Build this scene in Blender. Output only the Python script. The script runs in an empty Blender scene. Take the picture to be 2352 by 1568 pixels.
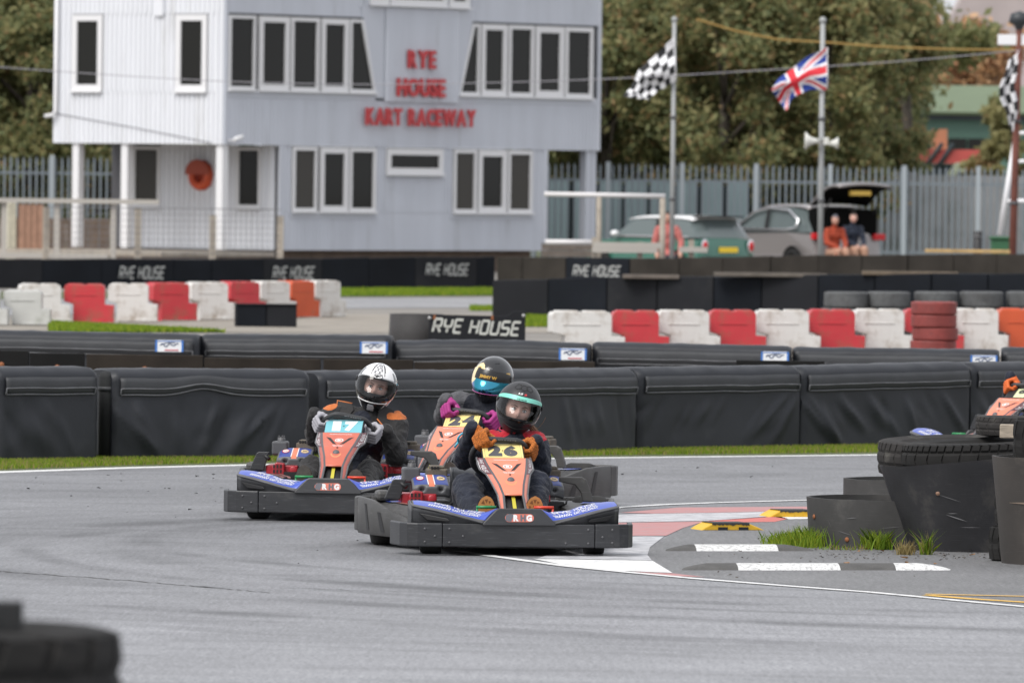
import bpy, bmesh, math, random
import numpy as np
from mathutils import Vector, Matrix, noise as mnoise
R = math.radians
scn = bpy.context.scene
col = scn.collection
# ---------------------------------------------------------------- camera
CAM_H = 2.05
FV = 2352 * 300 / 36            # focal length in the units used to read the photograph (2352 x 1568)
PITCH = math.atan((784 - 421.5) / FV)
ROLL = R(0.7)
F_ = Vector((0, math.cos(PITCH), -math.sin(PITCH)))
up0 = Vector((0, math.sin(PITCH), math.cos(PITCH)))
r0 = Vector((1, 0, 0))
U_ = up0 * math.cos(ROLL) - r0 * math.sin(ROLL)
R_ = r0 * math.cos(ROLL) + up0 * math.sin(ROLL)
CAM = Vector((0, 0, CAM_H))
cd = bpy.data.cameras.new('camera'); cam = bpy.data.objects.new('camera', cd); col.objects.link(cam)
m = Matrix.Identity(4)
for i, a in enumerate((R_, U_, -F_)):
    for j in range(3): m[j][i] = a[j]
m.translation = CAM
cam.matrix_world = m
cd.lens = 300; cd.sensor_width = 36; cd.sensor_fit = 'HORIZONTAL'
cd.clip_start = 1; cd.clip_end = 3000
cd.dof.use_dof = True; cd.dof.focus_distance = 48.2; cd.dof.aperture_fstop = 9.0
scn.camera = cam
# ---------------------------------------------------------------- light
w = bpy.data.worlds.new('World'); scn.world = w; w.use_nodes = True
nt = w.node_tree; bg = nt.nodes['Background']
SUN_EL, SUN_AZ = R(50), R(222)          # azimuth clockwise from +Y: behind the camera, to its left
sky = nt.nodes.new('ShaderNodeTexSky'); sky.sky_type = 'NISHITA'; sky.sun_disc = False
sky.sun_elevation = SUN_EL; sky.sun_rotation = SUN_AZ
sky.air_density = 1.0; sky.dust_density = 4.0; sky.ozone_density = 1.0
hs = nt.nodes.new('ShaderNodeHueSaturation'); hs.inputs['Saturation'].default_value = 0.22
ov = nt.nodes.new('ShaderNodeMix'); ov.data_type = 'RGBA'; ov.inputs[0].default_value = .78; ov.inputs[7].default_value = (4.25, 4.35, 4.62, 1)   # an even deck of cloud over the sky
nt.links.new(sky.outputs[0], hs.inputs['Color']); nt.links.new(hs.outputs[0], ov.inputs[6]); nt.links.new(ov.outputs[2], bg.inputs[0])
bg.inputs[1].default_value = 0.13
sl = bpy.data.lights.new('sun', 'SUN'); sl.energy = 1.4; sl.angle = R(30); sl.color = (1, .965, .92)
so = bpy.data.objects.new('sun', sl); col.objects.link(so)
sd = Vector((math.sin(SUN_AZ) * math.cos(SUN_EL), math.cos(SUN_AZ) * math.cos(SUN_EL), math.sin(SUN_EL)))
so.rotation_euler = sd.to_track_quat('Z', 'Y').to_euler(); so.location = sd * 50 + Vector((0, 40, 0))
scn.view_settings.view_transform = 'Standard'; scn.view_settings.look = 'None'
scn.view_settings.gamma = 1; scn.view_settings.use_curve_mapping = False
scn.view_settings.exposure = 0.86
scn.cycles.use_denoising = True
scn.cycles.max_bounces = 8; scn.cycles.transparent_max_bounces = 12
# ---------------------------------------------------------------- photograph-to-place helpers
def ray(u, v): return F_ * FV + R_ * (u - 1176) + U_ * (784 - v)
def G(u, v, z=0.0):
    d = ray(u, v); return CAM + d * ((z - CAM_H) / d.z)
def AT(u, v, y):
    d = ray(u, v); return CAM + d * (y / d.y)
def ON(u, v, p0, n):
    d = ray(u, v); n = Vector(n); return CAM + d * ((Vector(p0) - CAM).dot(n) / d.dot(n))
def ZAT(u, v, y): return AT(u, v, y).z
# ---------------------------------------------------------------- materials
MATS = {}
def L(h):
    h = h.lstrip('#'); c = [int(h[i:i + 2], 16) / 255 for i in (0, 2, 4)]
    return tuple(((x + .055) / 1.055) ** 2.4 if x > .04045 else x / 12.92 for x in c)
def mat(name, c, rough=.6, metal=0, spec=.5, var=0, vscale=6, bump=0, bscale=40, dirt=None, dscale=3, dpos=.55, coat=0, stretch=None, coord='Object', alpha=1, sheen=0, scratch=0):
    if name in MATS: return MATS[name]
    if isinstance(c, str): c = L(c)
    m = bpy.data.materials.new(name); m.use_nodes = True; t = m.node_tree; b = t.nodes['Principled BSDF']
    b.inputs['Roughness'].default_value = rough; b.inputs['Metallic'].default_value = metal
    b.inputs['Specular IOR Level'].default_value = spec
    b.inputs['Base Color'].default_value = (*c, 1)
    if coat: b.inputs['Coat Weight'].default_value = coat; b.inputs['Coat Roughness'].default_value = .08
    if sheen: b.inputs['Sheen Weight'].default_value = sheen
    N, K = t.nodes.new, t.links.new
    vec = None
    def tc():
        nonlocal vec
        if vec is None:
            q = N('ShaderNodeTexCoord'); vec = q.outputs[coord]
            if stretch:
                mp = N('ShaderNodeMapping'); mp.inputs['Scale'].default_value = stretch; K(vec, mp.inputs[0]); vec = mp.outputs[0]
        return vec
    out = None
    def noise(sc, det=5, rgh=.6):
        n = N('ShaderNodeTexNoise'); n.inputs['Scale'].default_value = sc; n.inputs['Detail'].default_value = det; n.inputs['Roughness'].default_value = rgh
        K(tc(), n.inputs['Vector']); return n.outputs['Fac']
    def mix(fac, a, b_):
        x = N('ShaderNodeMix'); x.data_type = 'RGBA'
        if hasattr(fac, 'links'): K(fac, x.inputs[0])
        else: x.inputs[0].default_value = fac
        for s, v in ((6, a), (7, b_)):
            if hasattr(v, 'links'): K(v, x.inputs[s])
            else: x.inputs[s].default_value = (*v[:3], 1)
        return x.outputs[2]
    def ramp(f, a, b_):
        r = N('ShaderNodeMapRange'); r.inputs[1].default_value = a; r.inputs[2].default_value = b_; K(f, r.inputs[0]); return r.outputs[0]
    if var:
        out = mix(ramp(noise(vscale), .3, .7), tuple(x * (1 - var) for x in c), tuple(min(1, x * (1 + var)) for x in c))
    if dirt is not None:
        d = L(dirt) if isinstance(dirt, str) else dirt
        out = mix(ramp(noise(dscale, 8, .7), dpos, dpos + .2), out if out else c, d)
    if scratch:
        q = N('ShaderNodeTexCoord'); mp = N('ShaderNodeMapping'); mp.inputs['Scale'].default_value = (4, 4, 90); mp.inputs['Rotation'].default_value = (0, .12, 0)
        K(q.outputs[coord], mp.inputs[0]); n = N('ShaderNodeTexNoise'); n.inputs['Scale'].default_value = 2.2; n.inputs['Detail'].default_value = 6
        K(mp.outputs[0], n.inputs['Vector']); f = ramp(n.outputs['Fac'], .6, .78)
        out = mix(f, out if out else c, tuple(min(1, x * (1 + scratch) + .01 * scratch) for x in c))
    if out: K(out, b.inputs['Base Color'])
    if bump:
        n = noise(bscale, 4); bp = N('ShaderNodeBump'); bp.inputs['Strength'].default_value = bump; bp.inputs['Distance'].default_value = .01
        K(n, bp.inputs['Height']); K(bp.outputs[0], b.inputs['Normal'])
    if alpha < 1: b.inputs['Alpha'].default_value = alpha
    m['n'] = 1
    MATS[name] = m; return m
def leafmat(name, c, tr=.45, rough=.6):
    if name in MATS: return MATS[name]
    m = bpy.data.materials.new(name); m.use_nodes = True; t = m.node_tree; b = t.nodes['Principled BSDF']; N, K = t.nodes.new, t.links.new
    b.inputs['Base Color'].default_value = (*c, 1); b.inputs['Roughness'].default_value = rough; b.inputs['Specular IOR Level'].default_value = .25
    q = N('ShaderNodeBsdfTranslucent'); q.inputs[0].default_value = (*c, 1); x = N('ShaderNodeMixShader'); x.inputs[0].default_value = tr
    K(b.outputs[0], x.inputs[1]); K(q.outputs[0], x.inputs[2]); K(x.outputs[0], t.nodes['Material Output'].inputs[0]); m['n'] = 1; MATS[name] = m; return m
# ---------------------------------------------------------------- meshes
class MB:
    def __init__(s): s.v = []; s.f = []; s.m = []; s.sm = []
    def add(s, v, f, m=0, sm=False):
        o = len(s.v); s.v += [tuple(x) for x in v]; s.f += [tuple(i + o for i in q) for q in f]
        s.m += [m] * len(f); s.sm += [sm] * len(f); return s
    def box(s, c, d, m=0, M=None):
        x, y, z = d[0] / 2, d[1] / 2, d[2] / 2
        v = [Vector((c[0] + a * x, c[1] + b * y, c[2] + e * z)) for a in (-1, 1) for b in (-1, 1) for e in (-1, 1)]
        if M: v = [M @ p for p in v]
        return s.add(v, [(0, 1, 3, 2), (4, 6, 7, 5), (0, 4, 5, 1), (2, 3, 7, 6), (0, 2, 6, 4), (1, 5, 7, 3)], m)
    def prism(s, poly, a, b, fn, m=0, sm=False):
        n = len(poly)
        v = [fn(p[0], p[1], a) for p in poly] + [fn(p[0], p[1], b) for p in poly]
        f = [tuple(range(n))[::-1], tuple(range(n, 2 * n))] + [(i, (i + 1) % n, n + (i + 1) % n, n + i) for i in range(n)]
        return s.add(v, f, m, sm)
    def tube(s, pts, r, n=8, m=0, cap=True, closed=False):
        pts = [Vector(p) for p in pts]; k = len(pts)
        rr = r if isinstance(r, (list, tuple)) else [r] * k
        v = []; nrm = None
        for i, p in enumerate(pts):
            if closed: t = pts[(i + 1) % k] - pts[i - 1]
            else: t = pts[min(i + 1, k - 1)] - pts[max(i - 1, 0)]
            t.normalize()
            if nrm is None: nrm = t.orthogonal().normalized()
            else:
                nrm = (nrm - t * nrm.dot(t))
                nrm = nrm.normalized() if nrm.length > 1e-6 else t.orthogonal().normalized()
            b = t.cross(nrm)
            v += [p + (nrm * math.cos(2 * math.pi * j / n) + b * math.sin(2 * math.pi * j / n)) * rr[i] for j in range(n)]
        f = []
        for i in range(k if closed else k - 1):
            i2 = (i + 1) % k
            f += [(i * n + j, i * n + (j + 1) % n, i2 * n + (j + 1) % n, i2 * n + j) for j in range(n)]
        s.add(v, f, m, True)
        if cap and not closed:
            o = len(s.v) - len(v)
            s.f += [tuple(o + j for j in range(n))[::-1], tuple(o + (k - 1) * n + j for j in range(n))]; s.m += [m, m]; s.sm += [False, False]
        return s
    def lathe(s, prof, n=24, c=(0, 0, 0), axis='z', m=0, sm=True, closed=True, ms=None):
        # prof: list of (radius, height); closed joins the last ring to the first
        k = len(prof); v = []
        for (r, h) in prof:
            for j in range(n):
                a = 2 * math.pi * j / n; x, y = r * math.cos(a), r * math.sin(a)
                p = (x, y, h) if axis == 'z' else ((h, x, y) if axis == 'x' else (y, h, x))
                v.append((p[0] + c[0], p[1] + c[1], p[2] + c[2]))
        o = len(s.v); s.v += v
        for i in range(k if closed else k - 1):
            i2 = (i + 1) % k
            for j in range(n):
                s.f.append((o + i * n + j, o + i * n + (j + 1) % n, o + i2 * n + (j + 1) % n, o + i2 * n + j)); s.m.append(ms[i] if ms else m); s.sm.append(sm)
        return s
    def grid(s, fn, nu, nv, m=0, sm=True, mf=None):
        v = [fn(i / nu, j / nv) for j in range(nv + 1) for i in range(nu + 1)]
        o = len(s.v); s.v += [tuple(p) for p in v]
        for j in range(nv):
            for i in range(nu):
                a = o + j * (nu + 1) + i
                s.f.append((a, a + 1, a + nu + 2, a + nu + 1)); s.m.append(mf((i + .5) / nu, (j + .5) / nv) if mf else m); s.sm.append(sm)
        return s
    def build(s, name, mats, parent=None, bevel=0, seg=2, solid=0, sub=0, mw=None):
        me = bpy.data.meshes.new(name); me.from_pydata(s.v, [], s.f)
        for q in (mats if isinstance(mats, (list, tuple)) else [mats]): me.materials.append(q)
        me.polygons.foreach_set('material_index', s.m); me.polygons.foreach_set('use_smooth', s.sm)
        bm = bmesh.new(); bm.from_mesh(me); bmesh.ops.recalc_face_normals(bm, faces=bm.faces[:]); bm.to_mesh(me); bm.free()
        return link(name, me, parent, bevel, seg, solid, sub)
def link(name, me, parent=None, bevel=0, seg=2, solid=0, sub=0):
    o = bpy.data.objects.new(name, me); col.objects.link(o)
    if parent: o.parent = parent
    if solid:
        q = o.modifiers.new('s', 'SOLIDIFY'); q.thickness = solid; q.offset = 0
    if bevel:
        q = o.modifiers.new('b', 'BEVEL'); q.width = bevel; q.segments = seg; q.limit_method = 'ANGLE'; q.angle_limit = R(40)
        q.harden_normals = False
    if sub:
        q = o.modifiers.new('u', 'SUBSURF'); q.levels = sub; q.render_levels = sub
    return o
def tag(o, label=None, cat=None, group=None, kind=None):
    for k, v in (('label', label), ('category', cat), ('group', group), ('kind', kind)):
        if v: o[k] = v
    return o
def empty(name, loc=(0, 0, 0), rz=0, label=None, cat=None, group=None):
    o = bpy.data.objects.new(name, None); col.objects.link(o); o.location = loc; o.rotation_euler = (0, 0, rz); o.empty_display_size = .1
    return tag(o, label, cat, group)
def sheet(name, poly, mt, z=0.0, kind='structure', parent=None):
    mb = MB(); mb.add([(p[0], p[1], z) for p in poly], [tuple(range(len(poly)))]); o = mb.build(name, mt, parent)
    if kind: o['kind'] = kind
    return o
def kids(o): return [c for c in bpy.data.objects if c.parent == o]
def dup(o, parent=None, cm=None):
    if cm is None:
        cm = {}
        for c in bpy.data.objects:
            if c.parent: cm.setdefault(c.parent.name, []).append(c)
    c = o.copy(); col.objects.link(c)
    if parent: c.parent = parent
    for ch in cm.get(o.name, []): dup(ch, c, cm)
    return c
# ---------------------------------------------------------------- lettering
_TX = {}; _TXD = {}
def text_mesh(body, shear=0, off=0.0, space=1.0, extrude=0):
    key = (body, shear, off, space, extrude)
    if key in _TX: return _TX[key]
    cu = bpy.data.curves.new('t', 'FONT'); cu.body = body; cu.size = 1; cu.shear = shear; cu.offset = off; cu.space_character = space
    cu.align_x = 'CENTER'; cu.align_y = 'CENTER'; cu.extrude = extrude; cu.resolution_u = 3
    ob = bpy.data.objects.new('t', cu); col.objects.link(ob)
    dg = bpy.context.evaluated_depsgraph_get()
    me = bpy.data.meshes.new_from_object(ob.evaluated_get(dg))
    v = [tuple(p.co) for p in me.vertices]; f = [tuple(p.vertices) for p in me.polygons]
    bpy.data.objects.remove(ob); bpy.data.meshes.remove(me)
    xs = [p[0] for p in v]; ys = [p[1] for p in v]
    cx, cy = (min(xs) + max(xs)) / 2, (min(ys) + max(ys)) / 2
    W, H = max(xs) - min(xs), max(ys) - min(ys)
    v = [((x - cx) / W, (y - cy) / H, z) for x, y, z in v]
    _TX[key] = (v, f); _TXD[body] = (W, H); return v, f
# angular racing letters drawn as strokes
STK = {'R': [[(0, 0), (0, 1), (.9, 1), (1, .9), (1, .55), (.9, .45), (0, .45)], [(.5, .45), (1, 0)]],
       'Y': [[(0, 1), (0, .6), (.12, .45), (.88, .45), (1, .6), (1, 1)], [(.5, .45), (.5, 0)]],
       'E': [[(1, 1), (.1, 1), (0, .9), (0, .1), (.1, 0), (1, 0)], [(0, .5), (.85, .5)]],
       'H': [[(0, 0), (0, 1)], [(1, 0), (1, 1)], [(0, .5), (1, .5)]],
       'O': [[(.12, 0), (0, .12), (0, .88), (.12, 1), (.88, 1), (1, .88), (1, .12), (.88, 0), (.12, 0)]],
       'U': [[(0, 1), (0, .12), (.12, 0), (.88, 0), (1, .12), (1, 1)]],
       'S': [[(1, 1), (.12, 1), (0, .88), (0, .6), (.12, .5), (.88, .5), (1, .4), (1, .12), (.88, 0), (0, 0)]]}
def stroke_text(body, w=.1, lw=.62, gap=.28, shear=.25):
    v = []; f = []; x0 = 0
    for ch in body:
        if ch == ' ': x0 += .5; continue
        s0 = len(v)
        for pl in STK[ch]:
            P = [Vector((p[0] * lw, p[1], 0)) for p in pl]; Lf = []; Rt = []
            closed = (P[0] - P[-1]).length < 1e-6
            for i, p in enumerate(P):
                a = P[i - 1] if i else (P[-2] if closed else None); b = P[i + 1] if i + 1 < len(P) else (P[1] if closed else None)
                d1 = (p - a).normalized() if a is not None else (b - p).normalized(); d2 = (b - p).normalized() if b is not None else d1
                t = (d1 + d2).normalized(); n = Vector((-t.y, t.x, 0)); k = 1 / max(.5, n.dot(Vector((-d1.y, d1.x, 0))))
                Lf.append(p + n * w * k); Rt.append(p - n * w * k)
            o = len(v)
            for a, b in zip(Lf, Rt): v += [a, b]
            f += [(o + 2 * i, o + 2 * i + 1, o + 2 * i + 3, o + 2 * i + 2) for i in range(len(P) - 1)]
        for q in v[s0:]: q.x += x0
        x0 += lw + gap
    v = [(p.x + p.y * shear, p.y, 0) for p in v]
    xs = [p[0] for p in v]; ys = [p[1] for p in v]
    cx, cy = (min(xs) + max(xs)) / 2, (min(ys) + max(ys)) / 2; W, H = max(xs) - min(xs), max(ys) - min(ys)
    return [((x - cx) / W, (y - cy) / H, 0) for x, y, z in v], f
def print_on(name, vf, fn, mt, parent=None, mb=None, m=0):
    """lettering laid on a surface: fn(u,v) with u, v in -.5 .. .5 gives the place"""
    v, f = vf
    q = mb or MB(); q.add([fn(p[0], p[1]) for p in v], f, m)
    return None if mb else q.build(name, mt, parent)
def plane_fn(c, ex, ey, w, h):
    c, ex, ey = Vector(c), Vector(ex).normalized(), Vector(ey).normalized()
    return lambda u, v: c + ex * (u * w) + ey * (v * h)
def leaves(name, pts, size, mats, parent=None, rng=None, up=.3):
    """leaf-sized faces at the points"""
    rng = rng or np.random.default_rng(3)
    n = len(pts); a = rng.normal(size=(n, 3)); a /= np.linalg.norm(a, axis=1)[:, None]
    b = rng.normal(size=(n, 3)); b = np.cross(a, b); b /= np.linalg.norm(b, axis=1)[:, None]
    s = size * rng.uniform(.6, 1.4, (n, 1)); a = a * s; b = b * s * .5
    V = np.stack([pts - a, pts + b, pts + a, pts - b], 1).reshape(-1, 3)
    me = bpy.data.meshes.new(name); me.vertices.add(4 * n); me.vertices.foreach_set('co', V.ravel())
    me.loops.add(4 * n); me.loops.foreach_set('vertex_index', np.arange(4 * n)); me.polygons.add(n)
    me.polygons.foreach_set('loop_start', np.arange(n) * 4)
    for q in mats: me.materials.append(q)
    me.polygons.foreach_set('material_index', rng.integers(0, len(mats), n)); me.update(calc_edges=True)
    return link(name, me, parent)
def blades(name, pts, h, mats, parent=None, rng=None, wd=.004, lean=.5):
    rng = rng or np.random.default_rng(5); n = len(pts)
    a = rng.uniform(0, 6.283, n); hh = h * rng.uniform(.5, 1.3, n)
    dx = np.stack([np.cos(a), np.sin(a), np.zeros(n)], 1) * wd
    ln = rng.uniform(0, 6.283, n); k = lean * hh * rng.uniform(.1, 1, n)
    tip = pts + np.stack([np.cos(ln) * k, np.sin(ln) * k, hh], 1)
    mid = pts + np.stack([np.cos(ln) * k * .3, np.sin(ln) * k * .3, hh * .55], 1)
    V = np.stack([pts - dx, pts + dx, mid + dx * .7, tip, mid - dx * .7], 1).reshape(-1, 3)
    me = bpy.data.meshes.new(name); me.vertices.add(5 * n); me.vertices.foreach_set('co', V.ravel())
    me.loops.add(5 * n); me.loops.foreach_set('vertex_index', np.arange(5 * n)); me.polygons.add(n)
    me.polygons.foreach_set('loop_start', np.arange(n) * 5)
    for q in mats: me.materials.append(q)
    me.polygons.foreach_set('material_index', rng.integers(0, len(mats), n)); me.update(calc_edges=True)
    o = link(name, me, parent); o['kind'] = 'stuff'; return o
# ================================================================ the ground
def asphalt(name, base, arcs=True):
    m = bpy.data.materials.new(name); m.use_nodes = True; t = m.node_tree; b = t.nodes['Principled BSDF']; N, K = t.nodes.new, t.links.new
    b.inputs['Roughness'].default_value = .62; b.inputs['Specular IOR Level'].default_value = .35
    tc = N('ShaderNodeTexCoord').outputs['Object']
    def noise(vec, sc, det=6, r=.6):
        n = N('ShaderNodeTexNoise'); n.inputs['Scale'].default_value = sc; n.inputs['Detail'].default_value = det; n.inputs['Roughness'].default_value = r; K(vec, n.inputs['Vector']); return n.outputs['Fac']
    def mr(f, a, c, d=0, e=1):
        q = N('ShaderNodeMapRange'); K(f, q.inputs[0])
        for i, x in enumerate((a, c, d, e)): q.inputs[i + 1].default_value = x
        return q.outputs[0]
    def mul(a, c):
        q = N('ShaderNodeMath'); q.operation = 'MULTIPLY'
        for i, x in enumerate((a, c)):
            if hasattr(x, 'links'): K(x, q.inputs[i])
            else: q.inputs[i].default_value = x
        return q.outputs[0]
    big = mr(noise(tc, .35, 4), .35, .65, .86, 1.1)
    mp = N('ShaderNodeMapping'); mp.inputs['Scale'].default_value = (1, .5, 1); K(tc, mp.inputs[0])
    mid = mr(noise(tc, 1.6, 6, .7), .3, .7, .93, 1.06)
    fine = mr(noise(tc, 55, 3), .25, .75, .5, 1.5)
    mp3 = N('ShaderNodeMapping'); mp3.inputs['Scale'].default_value = (1, .06, 1); mp3.inputs['Rotation'].default_value = (0, 0, .15); K(tc, mp3.inputs[0])
    grain = mr(noise(mp3.outputs[0], 34, 4, .7), .3, .7, .86, 1.14)
    f = mul(mul(mul(big, mid), fine), grain)
    if arcs:
        # tyre streaks: noise laid out round the corner's centre
        for (cx, cy, k, lo) in ((4.3, 47.4, 1.5, .82), (4.6, 48.0, 4.2, .96), (2.2, 47.0, 2.6, .93), (-1.5, 62, 2.4, .86)):
            s = N('ShaderNodeVectorMath'); s.operation = 'SUBTRACT'; K(tc, s.inputs[0]); s.inputs[1].default_value = (cx, cy, 0)
            ln = N('ShaderNodeVectorMath'); ln.operation = 'LENGTH'; K(s.outputs[0], ln.inputs[0])
            sp = N('ShaderNodeSeparateXYZ'); K(s.outputs[0], sp.inputs[0])
            at = N('ShaderNodeMath'); at.operation = 'ARCTAN2'; K(sp.outputs[0], at.inputs[0]); K(sp.outputs[1], at.inputs[1])
            cb = N('ShaderNodeCombineXYZ'); K(mul(ln.outputs['Value'], k), cb.inputs[0]); K(mul(at.outputs[0], 1.6), cb.inputs[1])
            f = mul(f, mr(noise(cb.outputs[0], 1.0, 4, .6), .5, .66, 1, lo))
    if arcs:
        for (cx, cy, rad, wd, lo, sd_) in ((4.3, 47.4, 6.35, .22, .60, 1), (4.3, 47.4, 6.95, .13, .70, 2), (4.6, 47.0, 7.7, .24, .66, 3), (3.4, 48.6, 5.5, .14, .66, 4), (5.4, 46.2, 8.9, .26, .74, 5), (5.6, 45.6, 9.7, .16, .82, 6), (2.6, 46.4, 3.9, .12, .80, 7), (1.5, 44.0, 4.6, .15, .80, 8)):
            s = N('ShaderNodeVectorMath'); s.operation = 'DISTANCE'; K(tc, s.inputs[0]); s.inputs[1].default_value = (cx, cy, 0)
            a_ = N('ShaderNodeMath'); a_.operation = 'SUBTRACT'; K(s.outputs['Value'], a_.inputs[0]); a_.inputs[1].default_value = rad
            b_ = N('ShaderNodeMath'); b_.operation = 'ABSOLUTE'; K(a_.outputs[0], b_.inputs[0])
            band = mr(b_.outputs[0], wd * .35, wd, 1, 0)
            o_ = N('ShaderNodeVectorMath'); o_.operation = 'ADD'; K(tc, o_.inputs[0]); o_.inputs[1].default_value = (sd_ * 13.7, sd_ * 5.1, 0)
            f = mul(f, mr(mul(band, mr(noise(o_.outputs[0], .55, 3), .44, .60)), 0, 1, 1, lo))
    if arcs:                                   # surface grows gradually paler towards the camera
        sx = N('ShaderNodeSeparateXYZ'); K(tc, sx.inputs[0]); f = mul(f, mr(sx.outputs[1], 48, 38, 1.0, 1.32))
    c = N('ShaderNodeMix'); c.data_type = 'RGBA'; c.inputs[6].default_value = (0, 0, 0, 1); c.inputs[7].default_value = (*[x * 1.5 for x in base], 1)
    K(mul(f, .6667), c.inputs[0]); c.clamp_factor = False; K(c.outputs[2], b.inputs['Base Color'])
    bp = N('ShaderNodeBump'); bp.inputs['Strength'].default_value = .5; bp.inputs['Distance'].default_value = .006; K(noise(tc, 90, 3), bp.inputs['Height']); K(bp.outputs[0], b.inputs['Normal'])
    return m
M_TRACK = asphalt('track_asphalt', (.190, .192, .201))
M_FIELD = asphalt('infield_asphalt', (.148, .148, .15), False)
M_YARD = mat('yard_ground', (.20, .185, .165), .9, var=.18, vscale=.6, dirt=(.13, .125, .11), dscale=.8)
M_GRASSB = mat('grass_soil', (.07, .085, .03), .9, var=.3, vscale=4)
M_GR = [leafmat('grass_a', (.20, .31, .025)), leafmat('grass_b', (.29, .355, .035)), leafmat('grass_c', (.14, .23, .02)), leafmat('grass_dry', (.34, .27, .12))]
M_WHITE = mat('road_paint_white', (.70, .70, .69), .6, var=.06, vscale=5, dirt=(.30, .30, .31), dscale=14, dpos=.50)
M_WWORN = mat('road_paint_worn', (.46, .46, .475), .65, var=.12, vscale=8, dirt=(.22, .22, .235), dscale=7, dpos=.47)
M_RED = mat('kerb_red', (.42, .19, .185), .65, var=.12, vscale=7, dirt=(.27, .215, .22), dscale=7, dpos=.49)
M_YEL = mat('road_paint_yellow', (.72, .42, .06), .6, dirt=(.4, .28, .1), dscale=8)
sheet('ground', [(-500, -60), (500, -60), (500, 1500), (-500, 1500)], M_YARD, 0)
def GP(uv, z=0): return [(lambda p: (p.x, p.y))(G(u, v, z)) for u, v in uv]
# racing track: from before the camera to the verge
va = [(-150, 1090), (0, 1083), (300, 1073), (600, 1066), (1000, 1056), (1400, 1050), (1800, 1046), (2060, 1043), (2500, 1040)]
sheet('track', [(-14, 10), (14, 10), (14, 40)] + GP(va[::-1]) + [(-14, 40)], M_TRACK, .0012)
# verge between the white line and the soft barriers
pv = GP(va)
back = [(x * 1.0, y + 5.5) for x, y in pv]
sheet('grass_verge', pv + back[::-1], M_GRASSB, .0012)
def strip(name, pts, w0, mt, z, w1=None):
    P = [Vector((*p, 0)) for p in pts]; a = []; b = []
    for i, p in enumerate(P):
        t = (P[min(i + 1, len(P) - 1)] - P[max(i - 1, 0)]).normalized(); n = Vector((-t.y, t.x, 0))
        q = w0 if w1 is None else w0 + (w1 - w0) * i / (len(P) - 1)
        a.append((p + n * q / 2)[:2]); b.append((p - n * q / 2)[:2])
    return sheet(name, a + b[::-1], mt, z)
strip('track_line', [(x, y - .12) for x, y in pv], .2, M_WHITE, .0026)
# infield tarmac and painted kerb
edge = [(1640, 1328), (1545, 1317), (1508, 1298), (1487, 1275), (1493, 1258), (1520, 1240), (1570, 1213), (1620, 1198), (1700, 1192), (1790, 1188), (1860, 1183)]
sheet('infield_tarmac', GP(edge + [(2600, 1180), (2700, 1414), (2352, 1390), (2000, 1357), (1640, 1328.5)]), M_FIELD, .0026)
def kerb(name, uv, mt): sheet(name, GP(uv), mt, .0040)
kerb('painted_kerb_red', [(1425, 1178), (1560, 1166), (1870, 1164), (1870, 1172), (1700, 1177), (1500, 1180)], M_RED)
kerb('painted_kerb_white', [(1380, 1184), (1500, 1180.5), (1700, 1177.5), (1860, 1173), (1760, 1187), (1620, 1197), (1380, 1201)], M_WWORN)
kerb('painted_kerb_red', [(1380, 1202), (1619, 1198), (1569, 1213), (1530, 1231), (1380, 1231)], M_RED)
kerb('painted_kerb_white', [(1330, 1233), (1526, 1232), (1493, 1257), (1487, 1275), (1497, 1287), (1235, 1283), (1300, 1262)], M_WWORN)
kerb('painted_kerb_white', [(1225, 1284), (1498, 1288), (1545, 1316.5), (1420, 1311), (1300, 1299)], M_WHITE)
kerb('painted_kerb_red', [(1450, 1313.5), (1546, 1317.5), (1620, 1326), (1560, 1324)], M_RED)
kerb('painted_kerb_red', [(1622, 1197.5), (1790, 1186.5), (1810, 1192), (1780, 1199), (1700, 1200)], mat('kerb_red_fresh', (.5, .11, .09), .6, dirt=(.35, .2, .18), dscale=5))
kerb('painted_kerb_white', [(1770, 1186.5), (1860, 1184), (1860, 1192), (1812, 1193)], M_WHITE)
strip('track_line', GP([(1380, 1172), (1420, 1166), (1520, 1160), (1650, 1155), (1800, 1151), (2000, 1146), (2500, 1136)]), .09, M_WHITE, .0054)
strip('track_line', GP([(1050, 1266), (1130, 1278), (1300, 1301), (1450, 1316), (1600, 1330), (1800, 1346), (2000, 1361), (2200, 1380), (2352, 1394), (2700, 1424)]), .075, M_WHITE, .0054)
strip('track_line', GP([(2130, 1368), (2240, 1377), (2352, 1384), (2600, 1400)]), .075, M_YEL, .0054)
strip('track_line', GP([(2125, 1366), (2352, 1371), (2600, 1376)]), .06, M_YEL, .0066)
# long crack in the asphalt
rr = random.Random(2); cpts = []
for i in range(60):
    t = i / 59; u = -20 + 640 * t; v = 1311 + 42 * t + (8 * t * t) + rr.uniform(-1.2, 1.2); cpts.append(G(u, v)[:2])
strip('asphalt_crack', cpts, .03, mat('crack_dark', (.07, .07, .07), .9), .0026, .012)
cpts = [G(640 + 1100 * i / 40, 1350 + 34 * i / 40 + rr.uniform(-1.5, 1.5))[:2] for i in range(41)]
strip('asphalt_crack', cpts, .010, MATS['crack_dark'], .0026, .004)
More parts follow.
